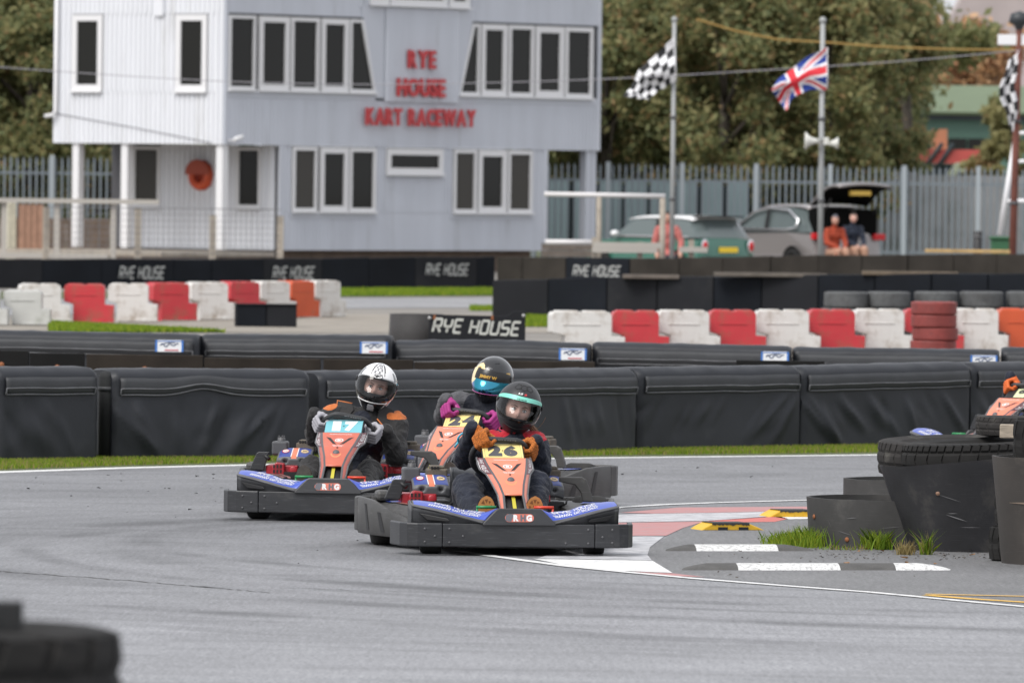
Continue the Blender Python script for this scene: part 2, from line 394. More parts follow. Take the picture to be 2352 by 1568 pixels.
# crumbs of rubber and grit
def crumbs(name, boxes, mt, seed, smin, smax):
    rg = random.Random(seed); mb = MB()
    for (u0, v0, u1, v1, n) in boxes:
        for _ in range(n):
            p = G(rg.uniform(u0, u1), rg.uniform(v0, v1)); s = rg.uniform(smin, smax); k = [Vector((rg.uniform(-1, 1), rg.uniform(-1, 1), rg.uniform(-.2, .5))) * s for _ in range(5)]
            c = Vector((p.x, p.y, .01)); mb.add([c + q for q in k], [(0, 1, 2), (0, 2, 3), (0, 3, 4), (1, 2, 4), (1, 3, 4)])
    o = mb.build(name, mt); o['kind'] = 'stuff'; return o
crumbs('rubber_crumbs', [(0, 1085, 560, 1150, 22), (100, 1130, 500, 1200, 6), (1400, 1060, 2000, 1100, 10), (600, 1200, 1000, 1400, 5)], mat('rubber_crumb', (.02, .02, .02), .8), 4, .006, .02)
crumbs('grit', [(1870, 1255, 2352, 1290, 260), (1600, 1235, 2200, 1330, 60)], mat('grit_mix', (.11, .10, .09), .9, var=.5, vscale=9), 5, .004, .016)
crumbs('fallen_leaves', [(1900, 1258, 2352, 1300, 16)], mat('leaf_litter', (.30, .15, .05), .7, var=.4, vscale=5), 8, .01, .03)
# grass of the verge and tufts by the cylinders
rg = np.random.default_rng(11)
def verge_pts(n, v0, v1):
    out = np.zeros((n, 3)); us = rg.uniform(-120, 2450, n); k = rg.uniform(0, 1, n) ** .8
    for i in range(n):
        u = us[i]; base = np.interp(u, [a for a, _ in va], [b for _, b in va])
        p = G(u, base - 3.5); t = k[i]; q = p + (Vector((0, 1, 0)) * (v0 + (v1 - v0) * t)); out[i] = (q.x, q.y, 0)
    return out
blades('verge_grass', verge_pts(110000, 0.10, 2.6), .030, M_GR, rng=rg, wd=.0035)
def tuft(u, v, n, rx, ry, h, mats=None, seed=1):
    q = np.random.default_rng(seed); p = G(u, v); a = q.normal(size=(n, 2)) * .5
    pts = np.stack([p.x + a[:, 0] * rx, p.y + a[:, 1] * ry, np.zeros(n)], 1)
    o = blades('grass_tuft', pts, h, mats or M_GR[:3], rng=q, wd=.0035, lean=.9); tag(o, kind='stuff'); return o
# ================================================================ race control building
BANG = R(52)
BG = Vector((math.cos(BANG), math.sin(BANG), 0)); BW = Vector((-math.sin(BANG), math.cos(BANG), 0))
BC = AT(512, 333, 190); BC.z = 0
bld = empty('race_control_building', BC, BANG, 'two storey corrugated white clubhouse with shade-greyed front, red lettering and overhanging upper floor', 'building')
def tg(u, v): p = ON(u, v, BC, -BW); return (p - BC).dot(BG)
def tw(u, v): p = ON(u, v, BC, -BG); return (p - BC).dot(BW)
M_CLSHD = mat('shaded_cladding_paint', (.56, .585, .64), .5, var=.05, vscale=1.2, dirt=(.40, .415, .44), dscale=1.1, dpos=.56, stretch=(2, 2, .22))  # white cladding with the front's shade put into its colour
M_CLW = mat('white_cladding_paint', (.68, .695, .73), .45, var=.04, vscale=1.2, dirt=(.50, .50, .50), dscale=1.1, dpos=.57, stretch=(2, 2, .22))
M_UPVC = mat('white_window_plastic', (.69, .69, .70), .4)
M_GLASS = mat('dark_window_glass', (.012, .012, .010), .05, spec=.22)
M_GREYGL = mat('blinded_window_glass', (.05, .047, .042), .2, spec=.22)
M_TRIMG = mat('grey_trim', (.50, .525, .58), .5)
M_DARK = mat('dark_soffit', (.10, .10, .11), .7)
M_TIMB = mat('weathered_timber', (.34, .30, .25), .8, var=.2, vscale=3, dirt=(.2, .18, .15), dscale=4)
M_TIMBD = mat('dark_timber', (.15, .11, .085), .85, var=.25, vscale=3)
def loc(ax, a, o, z): return (a, o, z) if ax == 'x' else (o, a, z)
def clad(ax, off, a0, a1, z0, z1, mt, pitch=.135, d=.03, parent=None):
    """a sheet of profiled cladding; ribs stand out towards -off"""
    mb = MB(); n = max(1, round((a1 - a0) / pitch)); p = (a1 - a0) / n; v = []
    for i in range(n):
        b = a0 + i * p
        for k, o in ((0, 0), (.26, 0), (.34, -d), (.92, -d)): v.append((b + k * p, off + o))
    v.append((a1, off))
    V = [loc(ax, a, o, z) for z in (z0, z1) for a, o in v]; k = len(v)
    mb.add(V, [(i, i + 1, k + i + 1, k + i) for i in range(k - 1)])
    # closing edges so that the sheet has thickness
    mb.add([loc(ax, a0, off + .02, z0), loc(ax, a1, off + .02, z0), loc(ax, a1, off + .02, z1), loc(ax, a0, off + .02, z1)], [(0, 1, 2, 3)])
    return mb.build('cladding_panel', mt, parent or bld)
def window(ax, off, a0, a1, z0, z1, fr=.06, glass=None, a0t=None, a1t=None, depth=.07, parent=None, mt=None):
    """frame of four bars round a pane; a0t / a1t slant the sides"""
    a0t = a0 if a0t is None else a0t; a1t = a1 if a1t is None else a1t
    mb = MB(); o = [(a0, z0), (a1, z0), (a1t, z1), (a0t, z1)]; i = [(a0 + fr, z0 + fr), (a1 - fr, z0 + fr), (a1t - fr, z1 - fr), (a0t + fr, z1 - fr)]
    V = [loc(ax, a, off - depth / 2, z) for a, z in o + i] + [loc(ax, a, off + depth / 2, z) for a, z in o + i]
    f = []
    for k in range(4):
        j = (k + 1) % 4; f += [(k, j, 4 + j, 4 + k), (8 + k, 12 + k, 12 + j, 8 + j), (k, 8 + k, 8 + j, j), (4 + k, 4 + j, 12 + j, 12 + k)]
    mb.add(V, f); w_ = mb.build('window', mt or M_UPVC, parent or bld)
    q = MB(); q.add([loc(ax, a, off + .012, z) for a, z in i], [(0, 1, 2, 3)]); q.add([loc(ax, a, off + .02, z) for a, z in i], [(0, 1, 2, 3)]); q.build('pane', glass or M_GLASS, w_)
    s_ = MB(); am, aM = a0 - .02, a1 + .02; d = (aM - am, .09, .035); c = ((am + aM) / 2, off - depth / 2 - .02, z0 - .0185)
    s_.box(c if ax == 'x' else (c[1], c[0], c[2]), d if ax == 'x' else (d[1], d[0], d[2])); s_.build('sill', mt or M_UPVC, w_)
    return w_
XE, YE, Z0, Z1, ZS, ZT, ZR = 13.76, 4.97, .49, 2.84, 4.05, 5.72, 7.9
mb = MB(); mb.box((XE / 2 + .03, YE / 2 + .03, (Z1 + .03 + ZR) / 2), (XE - .06, YE - .06, ZR - Z1 - .03)); mb.build('upper_wall', M_DARK, bld)
mb = MB(); mb.box((XE / 2, YE / 2, ZR + .08), (XE + .5, YE + .5, .16)); mb.build('roof', M_TRIMG, bld)
XL = tg(640, 460); XR = tg(1255, 460)
mb = MB(); mb.box(((XL + XR) / 2, YE / 2 + .04, (Z0 + Z1) / 2), (XR - XL - .06, YE - .06, Z1 - Z0 - .02)); mb.build('lower_wall', M_DARK, bld)
mb = MB(); mb.box(((XL + XR) / 2, YE / 2 + .15, Z0 / 2), (XR - XL - .4, YE - .3, Z0 - .006)); mb.build('plinth', M_TIMBD, bld)
# upper front, greyed for shade
aL, aR = tg(833, 45), tg(1081, 62); bL, bR = tg(860, 207), tg(1050, 212)
cL, cR = tg(880, 120), tg(1052, 30)
clad('x', -.004, .09, XE - .09, Z1, ZS - .16, M_CLSHD)
clad('x', -.004, .09, aL, ZT + .05, ZR, M_CLSHD); clad('x', -.004, aR, XE - .09, ZT + .05, ZR, M_CLSHD)
clad('x', -.06, cL, tg(1046, 120), ZS - .17, 6.02, M_CLSHD)
# flat trims beside the centre bay, slanting with the windows
for o, i in (([(bL, ZS - .1), (cL, ZS - .1), (cL, 6.02), (aL - .12, 6.02), (aL, ZT)], 0), ([(tg(1046, 120), ZS - .1), (bR, ZS - .1), (aR, ZT), (aR + .12, 6.02), (tg(1046, 120), 6.02)], 0)):
    mb = MB(); mb.prism(o, -.045, .03, lambda a, z, d: (a, d, z)); mb.build('bay_trim', M_TRIMG, bld)
mb = MB(); mb.box((bL / 2 + .06, -.012, ZS - .075), (bL - .1, .04, .165)); mb.build('sill_board', M_TRIMG, bld)
mb = MB(); mb.box(((bR + XE) / 2 - .06, -.012, ZS - .075), (XE - bR - .1, .04, .165)); mb.build('sill_board', M_TRIMG, bld)
for x, w_, z0, z1 in ((.045, .10, Z1, ZR), (XE - .045, .10, Z1, ZR)):
    mb = MB(); mb.box((x, -.012, (z0 + z1) / 2), (w_, .06, z1 - z0)); mb.build('corner_trim', M_CLSHD, bld)
for u0, u1, fr, s0, s1 in ((522, 583, .07, 0, 0), (592, 660, .13, 0, 0), (665, 729, .085, 0, 0), (735, 796, .13, 0, 0), (800, 859, .07, 0, -1),
                           (1052, 1098, .07, 1, 0), (1103, 1160, .13, 0, 0), (1165, 1222, .09, 0, 0), (1227, 1291, .15, 0, 0), (1295, 1358, .10, 0, 0)):
    a0, a1 = tg(u0, 130), tg(u1, 130)
    if s1: window('x', -.03, a0, bL - .02, ZS + .02, ZT, fr, a1t=aL - .02)
    elif s0: window('x', -.03, bR + .02, a1, ZS + .02, ZT, fr, a0t=aR + .02)
    else: window('x', -.03, a0, a1, ZS + .02, ZT, fr)
for u0, u1 in ((845, 886), (890, 1020), (1026, 1072)):
    window('x', -.07, tg(u0, 5), tg(u1, 5), 6.08, 7.3, .14)
mb = MB(); mb.box(((aL + aR) / 2, -.02, 6.75), (aR - aL - .05, .05, 1.46)); mb.build('bay_wall', M_TRIMG, bld)
# upper white side
wa = [(tw(170, 120), tw(236, 120)), (tw(408, 120), tw(476, 120))]     # (far, near) edges
clad('y', -.004, .09, YE - .09, Z1, 4.0, M_CLW, .14); clad('y', -.004, .09, YE - .09, 5.75, ZR, M_CLW, .14)
n0, f0 = wa[1][1], wa[1][0]; n1, f1 = wa[0][1], wa[0][0]
clad('y', -.004, .09, n0 - .05, 4.0, 5.75, M_CLW, .14); clad('y', -.004, f0 + .05, n1 - .05, 4.0, 5.75, M_CLW, .14); clad('y', -.004, f1 + .05, YE - .09, 4.0, 5.75, M_CLW, .14)
for a, b in ((n0, f0), (n1, f1)):
    w_ = window('y', -.02, a - .02, b + .02, 4.02, 5.73, .14); 
for y in (.045, YE - .045):
    mb = MB(); mb.box((-.012, y, (Z1 + ZR) / 2), (.06, .10, ZR - Z1)); mb.build('corner_trim', M_CLW, bld)
mb = MB(); mb.tube([(-.1, YE - .12, ZR), (-.1, YE - .12, 3.55), (-.16, YE - .05, 3.46), (-.2, YE + .12, 3.44)], .045, 8); mb.build('drainpipe', M_UPVC, bld)
mb = MB(); mb.tube([(-.035, YE - .1, 3.5), (-.035, 2.6, 3.2), (-.035, .3, 2.87)], .012, 6); mb.build('cable', mat('grey_cable', (.2, .2, .22), .6), bld)
mb = MB(); mb.box((-.06, tw(370, 20), 5.95), (.06, .26, .5)); mb.build('wall_plate', M_CLW, bld)
mb = MB(); mb.tube([(.12, -.05, 2.93), (.25, -.14, 2.93)], .02, 6); mb.tube([(.25, -.14, 2.90), (.25, -.14, 2.96), (.42, -.22, 3.02)], .05, 8); mb.build('floodlight', M_UPVC, bld)
# lower front, greyed for shade
LA = (tg(668, 410), tg(862, 410)); LB = (tg(885, 360), tg(1016, 360)); LC = (tg(1038, 410), tg(1222, 410))
zs, zt = ZAT(760, 487, 192.5), Z1 - .03
for a, b in ((XL + .09, LA[0]), (LA[1], LB[0]), (LB[1], LC[0]), (LC[1], XR - .09)): clad('x', .016, a, b, zs - .0, Z1, M_CLSHD)
clad('x', .016, XL + .09, XR - .09, Z0, zs, M_CLSHD)
zb = ZAT(950, 400, 194)
clad('x', .016, LB[0], LB[1], zs, zb - .0, M_CLSHD)
for a, b in (LA, LC):
    mb = MB(); mb.box(((a + b) / 2, .0, zs - .07), (b - a + .1, .05, .14)); mb.build('sill_board', M_TRIMG, bld)
for u0, u1, fr in ((670, 725, .075), (733, 796, .13), (800, 860, .085), (1040, 1091, .075), (1096, 1160, .14), (1164, 1220, .085)):
    window('x', -.02, tg(u0, 410), tg(u1, 410), zs + .01, zt, fr, M_GREYGL if u0 in (670, 1040, 1164) else M_GLASS)
window('x', -.02, LB[0] + .02, LB[1] - .02, zb, zt, .14)
for x in (XL + .045, XR - .045):
    mb = MB(); mb.box((x, .0, (Z0 + Z1) / 2), (.10, .06, Z1 - Z0)); mb.build('corner_trim', M_CLSHD, bld)
# recessed white wall under the overhang, posts, soffit
def tl(u, v): return (ON(u, v, BC + BG * XL, -BG) - BC).dot(BW)
YL = tl(300, 430)
q0, q1, q2, q3 = tl(602, 410), tl(546, 410), tl(370, 410), tl(308, 410)
zw = ZAT(570, 478, 191)
for a, b in ((.12, q0), (q1, q2), (q3, YL)): clad('y', XL - .004, a, b, zw, Z1, M_CLW, .15)
clad('y', XL - .004, .12, YL, Z0, zw, M_CLW, .15)
for a, b, g in ((q0, q1, M_GLASS), (q2, q3, M_GREYGL)): window('y', XL - .03, a, b, zw, Z1 - .05, .07, g)
for (x, y) in ((.12, .12), (.12, tw(283, 440)), (.12, tw(171, 440)), (XE - .35, .12), (XE - .12, .14)):
    zb_ = .5
    mb = MB(); mb.box((x, y, (zb_ + Z1) / 2), (.19, .19, Z1 - zb_)); mb.build('post', M_UPVC if x < 1 else M_TRIMG, bld)
mb = MB(); mb.box((-.3, 2.3, .40), (3.9, 4.9, .1)); mb.build('deck', M_TIMB, bld)
for k in range(3):
    mb = MB(); mb.box((-1.6 - .32 * k, 3.2, .30 - .13 * k), (.34, 1.3, .06)); mb.build('step', M_TIMB, bld)
# red letters
M_LET = mat('red_letters', (.47, .035, .04), .4)
def letters(word, u0, u1, v0, v1):
    cx0, cx1 = tg(u0, (v0 + v1) / 2), tg(u1, (v0 + v1) / 2); d = 190 + ((cx0 + cx1) / 2) * BG.y; z0, z1 = ZAT((u0 + u1) / 2, v1, d), ZAT((u0 + u1) / 2, v0, d)
    ws = []
    for ch in word:
        if ch == ' ': ws.append(.42); continue
        text_mesh(ch, 0, .04, 1, .05); W_, H_ = _TXD[ch]; ws.append(W_)
    hh = .73 + .1; gap = .07; tot = sum(ws) + gap * (len(ws) - 1); x = 0; k = (cx1 - cx0) / tot
    for ch, W_ in zip(word, ws):
        if ch != ' ':
            v, f = text_mesh(ch, 0, .04, 1, .05); mb = MB()
            cx, cz = cx0 + (x + W_ / 2) * k, (z0 + z1) / 2
            mb.add([(cx + p[0] * W_ * k, -.15 - p[2] * .5, cz + p[1] * (z1 - z0)) for p in v], f); mb.build('letter', M_LET, bld)
        x += W_ + gap
letters('RYE', 926, 989, 116, 158); letters('HOUSE', 901, 1011, 181, 223); letters('KART RACEWAY', 829, 1081, 250, 290)
# lifebuoy in its holder on the recessed wall
p = ON(460, 403, BC + BG * (XL - .08), -BG)
lb = empty('lifebuoy', p, BANG, 'round orange lifebuoy hung on the white wall under the overhang', 'lifebuoy')
mb = MB(); mb.lathe([(.235 + .10 * math.cos(a), .10 * math.sin(a)) for a in [k * math.pi / 6 for k in range(12)]], 28, axis='x'); mb.build('ring', mat('lifebuoy_orange', (.55, .075, .02), .5, var=.15), lb)
mb = MB(); mb.lathe([(.0, .04), (.345, .04), (.345, .09), (0, .09)], 28, axis='x', closed=False); mb.build('holder', mat('lifebuoy_holder', (.42, .05, .018), .6), lb)
mb = MB(); mb.prism([(-.355, .02), (.355, .02), (.32, .19), (.19, .32), (0, .365), (-.19, .32), (-.32, .19)], -.125, -.105, lambda a, z, d: (d, a, z)); mb.build('hood', mat('lifebuoy_hood', (.34, .06, .03), .6), lb)
mb = MB(); mb.box((-.10, .02, -.05), (.02, .03, .22)); mb.build('strap', mat('lifebuoy_strap', (.2, .02, .015), .7), lb)
# a wire fence with timber posts before the deck
wf = empty('wire_fence', AT(316, 590, 183), 0, 'timber post and wire fence in front of the clubhouse deck', 'fence')
o = wf.location; fp = []
for u, vt in ((105, 455), (316, 458), (488, 474), (643, 476)):
    a = AT(u, 592, 183) - o; zt_ = ZAT(u, vt, 183); fp.append((a.x, zt_))
    mb = MB(); mb.box((a.x, 0, zt_ / 2 - o.z / 2 + .0), (.14, .14, zt_ - 0 + .0)); mb.v = [(x, y, z) for x, y, z in mb.v]; mb.build('fence_post', M_TIMB, wf)
o.z = 0
for (a, z0), (b, z1) in zip(fp, fp[1:]):
    mb = MB()
    for k in range(9): mb.tube([(a, -.08, .35 + k * .135), (b, -.08, .35 + k * .135)], .006 if k < 8 else .014, 4, cap=False)
    for k in range(12): x = a + (b - a) * k / 12; mb.tube([(x, -.08, .35), (x, -.08, .35 + 8 * .135)], .005, 4, cap=False)
    q = mb.build('wire_mesh', mat('fence_wire', (.22, .22, .23), .5, metal=.6), wf); q['kind'] = 'stuff'
# pale railing on the left of the deck
pr = empty('deck_railing', AT(60, 590, 187), 0, 'pale timber handrail running past the deck at the far end of the clubhouse', 'railing')
o = pr.location; o.z = 0
z = ZAT(100, 461, 187)
mb = MB(); mb.box((.3, 0, z), (5.2, .09, .1)); mb.build('handrail', M_UPVC if False else mat('pale_timber', (.40, .375, .34), .7), pr)
for x in (-1.9, -.5, .66, 1.9): mb = MB(); mb.box((x, .1, z / 2), (.12, .1, z - .1)); mb.build('rail_post', MATS['pale_timber'], pr)
mb = MB(); mb.box((-1.3, .02, .34), (6.2, .1, .12)); mb.build('kick_board', MATS['pale_timber'], pr)
# bench boxes and plank wall seen under the deck roof
for u, v0, v1, wd, c, lab in ((70, 470, 570, .55, (.33, .19, .13), 'brown timber crate behind the deck railing'), (25, 462, 545, .2, (.6, .57, .45), 'cream panel leaning behind the deck railing')):
    a = AT(u, 500, 192); zt_ = ZAT(u, v0, 192)
    e = empty('crate' if wd > .3 else 'leaning_panel', (a.x, a.y, 0), .2, lab, 'crate' if wd > .3 else 'panel')
    for k in range(4):
        mb = MB(); mb.box((-wd / 2 + wd * (k + .5) / 4 * 1.0, 0, zt_ / 2), (wd / 4 - .015, .3, zt_)); mb.build('board', mat('crate_' + str(u), c, .8, var=.2), e)
a = AT(240, 520, 201)
e = empty('plank_wall', (a.x, a.y, 0), 0, 'low dark brown plank wall behind the clubhouse posts', 'wall')
zt_ = ZAT(240, 502, 201)
for k in range(14):
    mb = MB(); mb.box((-2.6 + k * .26, 0, zt_ / 2), (.245, .05, zt_)); mb.build('plank', M_TIMBD, e)
# dry weed against the front
wd_ = AT(935, 575, 197); rg = np.random.default_rng(4)
e = empty('dry_weed', (wd_.x, wd_.y, 0), 0, 'thin dry brown weed growing up the grey front wall', 'plant')
mb = MB(); rr = random.Random(4)
for k in range(9):
    x = rr.uniform(-.35, .4); h = rr.uniform(.3, .75); mb.tube([(x, 0, .35), (x + rr.uniform(-.05, .05), 0, .35 + h * .5), (x + rr.uniform(-.15, .15), .02, .35 + h)], [.014, .01, .004], 4)
mb.build('stem', mat('dry_stem', (.2, .12, .1), .8), e)
pts = np.stack([rg.normal(0, .25, 90), rg.normal(0, .03, 90), rg.uniform(.45, 1.05, 90)], 1); leaves('foliage', pts, .05, [mat('dry_leaf', (.22, .13, .12), .8)], e)
# ================================================================ soft barriers
M_PVC = mat('black_tarpaulin', (.016, .018, .023), .5, spec=.42, var=.25, vscale=1.5, bump=.12, bscale=60, dirt=(.034, .036, .042), dscale=2.2, dpos=.63)
M_FLAP = mat('tarpaulin_flap', (.034, .036, .040), .6, var=.2, vscale=4, bump=.2, bscale=50)
M_PIPE = mat('flap_edging', (.11, .112, .12), .6, var=.3, vscale=9)
M_GAP = mat('black_foam', (.012, .013, .014), .8)
def soft_barrier(p0, p1, H0, H1, seed, label, group, lean=.3, folds=14, sag=0, depth=.45, sticker=None, fan=None, amp=.02, arch=0):
    rg = random.Random(seed); d = Vector((p1.x - p0.x, p1.y - p0.y, 0)); Ln = d.length; rz = math.atan2(d.y, d.x)
    t = empty('soft_barrier', (p0.x, p0.y, 0), rz, label, 'barrier', group)
    H = lambda x: H0 + (H1 - H0) * x / Ln + arch * math.sin(math.pi * x / Ln)
    rid = []
    for k in range(folds):
        xt = rg.uniform(-.1, 1.05) * Ln; w_ = rg.uniform(.012, .035); a = rg.uniform(.3, 1) * amp * .78 * rg.choice((1, 1, -1))
        if fan is not None: xb = fan * Ln + (xt - fan * Ln) * rg.uniform(.25, .8)
        else: xb = xt + lean * rg.uniform(.5, 1.3)
        rid.append((xt, xb, w_, a, rg.uniform(.0, .35), rg.uniform(.6, 1.1)))
    def disp(x, z):
        s = (Hx - .16 - z) / (Hx - .16)      # 0 at flap, 1 at foot
        if s < 0: return 0
        y = 0
        for xt, xb, w_, a, s0, s1 in rid:
            c = xt + (xb - xt) * s; e = min(1, max(0, (s - s0) / .25)) * min(1, max(0, (s1 - s) / .3))
            ww = w_ * (1 + 1.6 * s); y += a * e * math.exp(-((x - c) / ww) ** 2)
        return y + .010 * (mnoise.noise((x * 1.7 + seed, z * 1.7, 0))) + .018 * s * math.sin(math.pi * min(max(x / Ln, 0), 1))
    nx = max(24, int(Ln / .022)); prof = []
    for k in range(19): prof.append((0, k / 18))                 # front, z fraction
    prof += [(.02, 1.045), (.07, 1.09), (depth * .5, 1.10), (depth - .07, 1.09), (depth - .02, 1.045), (depth, 1.0), (depth, .0)]
    mb = MB(); rows = []
    for i in range(nx + 1):
        x = Ln * i / nx; Hx = H(x); zt = Hx / 1.10; r = []
        for (y, f) in prof:
            z = f * zt; xx = x
            if y == 0: yy = -disp(x, z)
            else: yy = y + .006 * mnoise.noise((x * 6, y * 9, seed)); z += .007 * mnoise.noise((x * 7, y * 5, seed + 3))
            e = min(x, Ln - x)
            if e < .05: k = 1 - e / .05; yy = yy + (depth / 2 - yy) * .12 * k * k; z -= .015 * k * k * (f > .9)
            r.append((xx, yy, z))
        rows.append(r)
    n = len(prof); V = [p for r in rows for p in r]
    mb.add(V, [(i * n + j, i * n + j + 1, (i + 1) * n + j + 1, (i + 1) * n + j) for i in range(nx) for j in range(n - 1)], 0, True)
    mb.add(rows[0], [tuple(range(n))]); mb.add(rows[-1], [tuple(range(n))[::-1]])
    mb.build('cover', M_PVC, t)
    # closing flap along the top of the front
    def fl(u, v):
        x = .05 + (Ln - .1) * u; h = H(x) / 1.1; sg = sag * math.exp(-((u - .45) / .13) ** 2)
        return (x, -.012 - .010 * math.sin(math.pi * v) - .004 * mnoise.noise((x * 5, v, seed)), h - .135 + .125 * v + sg * (1 - .55 * v) + .006 * mnoise.noise((x * 3, seed, v * .3)))
    mb = MB(); mb.grid(fl, max(20, int(Ln / .05)), 4); q = mb.build('flap', M_FLAP, t, solid=.008)
    for v in (.0, .36):
        mb = MB(); mb.tube([Vector(fl(k / 30, v)) + Vector((0, -.006, 0)) for k in range(31)], .0065, 5); mb.build('edging', M_PIPE, q)
    for u in (0., 1.):
        mb = MB(); mb.tube([Vector(fl(u, v / 4 * .36)) + Vector((0, -.007, 0)) for v in range(5)], .0065, 5); mb.build('edging', M_PIPE, q)
    if sticker:
        x0, x1 = sticker; h = H(Ln * x0) / 1.1
        s = MB(); s.box(((x0 + x1) / 2 * Ln, -.03, h - .048), ((x1 - x0) * Ln, .012, .105), 0)
        c = (x0 + x1) / 2 * Ln; w_ = (x1 - x0) * Ln
        for e in (-1, 1): s.box((c + e * w_ * .465, -.0375, h - .048), (w_ * .07, .004, .105), 1)
        lw = []
        for k in range(24):
            a = k / 23; lw.append((c - w_ * .32 + w_ * .64 * a, -.038, h - .044 + .018 * math.sin(a * 15) * (1 - a * .6) + .012 * a))
        s.tube(lw, .0045, 4, m=2); s.tube([(c - w_ * .3, -.038, h - .035), (c - w_ * .05, -.038, h - .015), (c + w_ * .2, -.038, h - .018)], .004, 4, m=2)
        s.box((c + .02, -.0375, h - .085), (w_ * .5, .004, .010), 3); s.box((c, -.0375, h - .004), (w_, .004, .006), 1)
        s.build('sticker', [mat('sticker_white', (.74, .76, .78), .4), mat('sticker_blue', (.05, .17, .50), .4), mat('sticker_ink', (.03, .06, .16), .5), mat('sticker_red', (.5, .08, .1), .5)], t)
    return t
NEAR = [(-420, -6, 1062, 1059, 845, 845, -.25, None, 'first tarpaulin barrier behind the verge, cut off by the edge, with faint upright folds'),
        (-4, 226, 1060, 1057, 843, 842, .2, None, 'short black tarpaulin barrier beside the open gap at the far left'),
        (259, 712, 1055, 1053, 846, 848, .25, .35, 'long tarpaulin barrier left of the white helmet with fanned folds and kinked flap'),
        (735, 1104, 1051, 1046, 852, 850, .3, None, 'black tarpaulin barrier standing behind the drivers, partly hidden by the white helmet'),
        (1107, 1465, 1046, 1035, 850, 845, .12, None, 'black tarpaulin barrier right of the two dark helmets, with faint upright creases'),
        (1468, 1841, 1034, 1028, 844, 839, -.45, None, 'black tarpaulin barrier behind the yellow kerb blocks with long slanting creases'),
        (1843, 2231, 1028, 1021, 841, 831, .42, None, 'heavily creased black tarpaulin barrier behind the round tyre drum'),
        (2234, 2640, 1021, 1012, 833, 828, .3, None, 'black tarpaulin barrier behind the kart carrying number 9')]
for i, (u0, u1, vb0, vb1, vt0, vt1, lean, fan, lab) in enumerate(NEAR):
    if i == 0: continue
    a, b = G(u0, vb0), G(u1, vb1); h0, h1 = ZAT(u0, vt0, a.y), ZAT(u1, vt1, b.y)
    soft_barrier(a, b, h0, h1, i + 3, lab, 'soft barriers along the verge', lean, 22 if i in (2, 6) else 15, .05 if i == 2 else 0, fan=fan, amp=.032 if i in (2, 5, 6) else .022)
a = G(243, 1055) + Vector((0, .12, 0))
e = empty('barrier_post', (a.x, a.y, 0), .1, 'upright black padded post closing the gap between two tarpaulin barriers', 'post')
mb = MB(); mb.lathe([(0, 0), (.062, 0), (.062, .60), (.05, .635), (0, .645)], 16, closed=False); mb.build('padding', M_GAP, e)
mb = MB(); mb.lathe([(.066, .50), (.066, .53)], 16, closed=False); mb.build('band', M_FLAP, e, solid=.006)
SEC = [(-60, 456, 757, 768, 'quilted barrier of the second row, leftmost, with a sticker at its end', (.81, .935), 0),
       (460, 898, 767, 770, 'quilted barrier of the second row, behind the white helmet', (.84, .985), 0),
       (900, 1355, 783, 789, 'quilted barrier with an arched top just below the square black lettered board', (.845, .985), .02),
       (1360, 1817, 785, 795, 'quilted barrier below the right-hand row of red and white blocks', (.85, .99), 0),
       (1820, 2296, 797, 803, 'quilted barrier below the red tyre stack', (.86, .99), 0),
       (2299, 2700, 797, 805, 'quilted barrier of the second row at the right edge of the view', None, 0)]
for i, (u0, u1, vt0, vt1, lab, st, arch) in enumerate(SEC):
    a, b = G(u0, vt0, .67), G(u1, vt1, .67); b.y = a.y + (b.y - a.y) * .5
    a.y = 76.5 + i * .12; b.y = 76.4 + i * .12
    h0, h1 = ZAT(u0, vt0, a.y), ZAT(u1, vt1, b.y); a = AT(u0, vt0, a.y); b = AT(u1, vt1, b.y)
    soft_barrier(a, b, h0, h1, i + 31, lab, 'second row of soft barriers', .3, 26, 0, sticker=st, amp=.022, arch=arch)
# old belting walls between the two rows
M_OLD = mat('old_belting', (.026, .021, .017), .85, spec=.2, var=.4, vscale=2, dirt=(.075, .06, .045), dscale=1.5, dpos=.6)
M_OLD2 = mat('old_belting_black', (.009, .009, .009), .85, spec=.2, var=.3, vscale=2)
RUST = mat('rust_spot', (.25, .09, .035), .8)
for (u0, u1, vt, mt, lab, y) in ((-60, 196, 806, M_OLD2, 'short old black belting wall between the barrier rows', 71.5), (198, 738, 815, M_OLD, 'long brown stained belting wall between the barrier rows', 71), (742, 1368, 826, M_OLD, 'old belting wall behind the black helmets, between the barrier rows', 71.5), (1690, 2100, 829, M_OLD2, 'low dark belting wall glimpsed above the creased barrier', 71.5)):
    a, b = AT(u0, vt, y), AT(u1, vt, y); t = empty('belting_wall', (a.x, y, 0), 0, lab, 'wall', 'old belting walls')
    n = max(2, round((b.x - a.x) / .9)); w_ = (b.x - a.x) / n
    for k in range(n):
        mb = MB(); h = a.z + random.Random(k).uniform(-.012, .012); mb.box((w_ * (k + .5), random.Random(k + 9).uniform(0, .02), h / 2), (w_ - .008, .06, h)); q = mb.build('panel', mt, t, bevel=.008)
        mb = MB(); mb.lathe([(0, -.036), (.025, -.036), (.025, -.02)], 8, c=(w_ * (k + .5), 0, h - .12), axis='y', closed=False); mb.build('rusty_bolt', RUST, q)
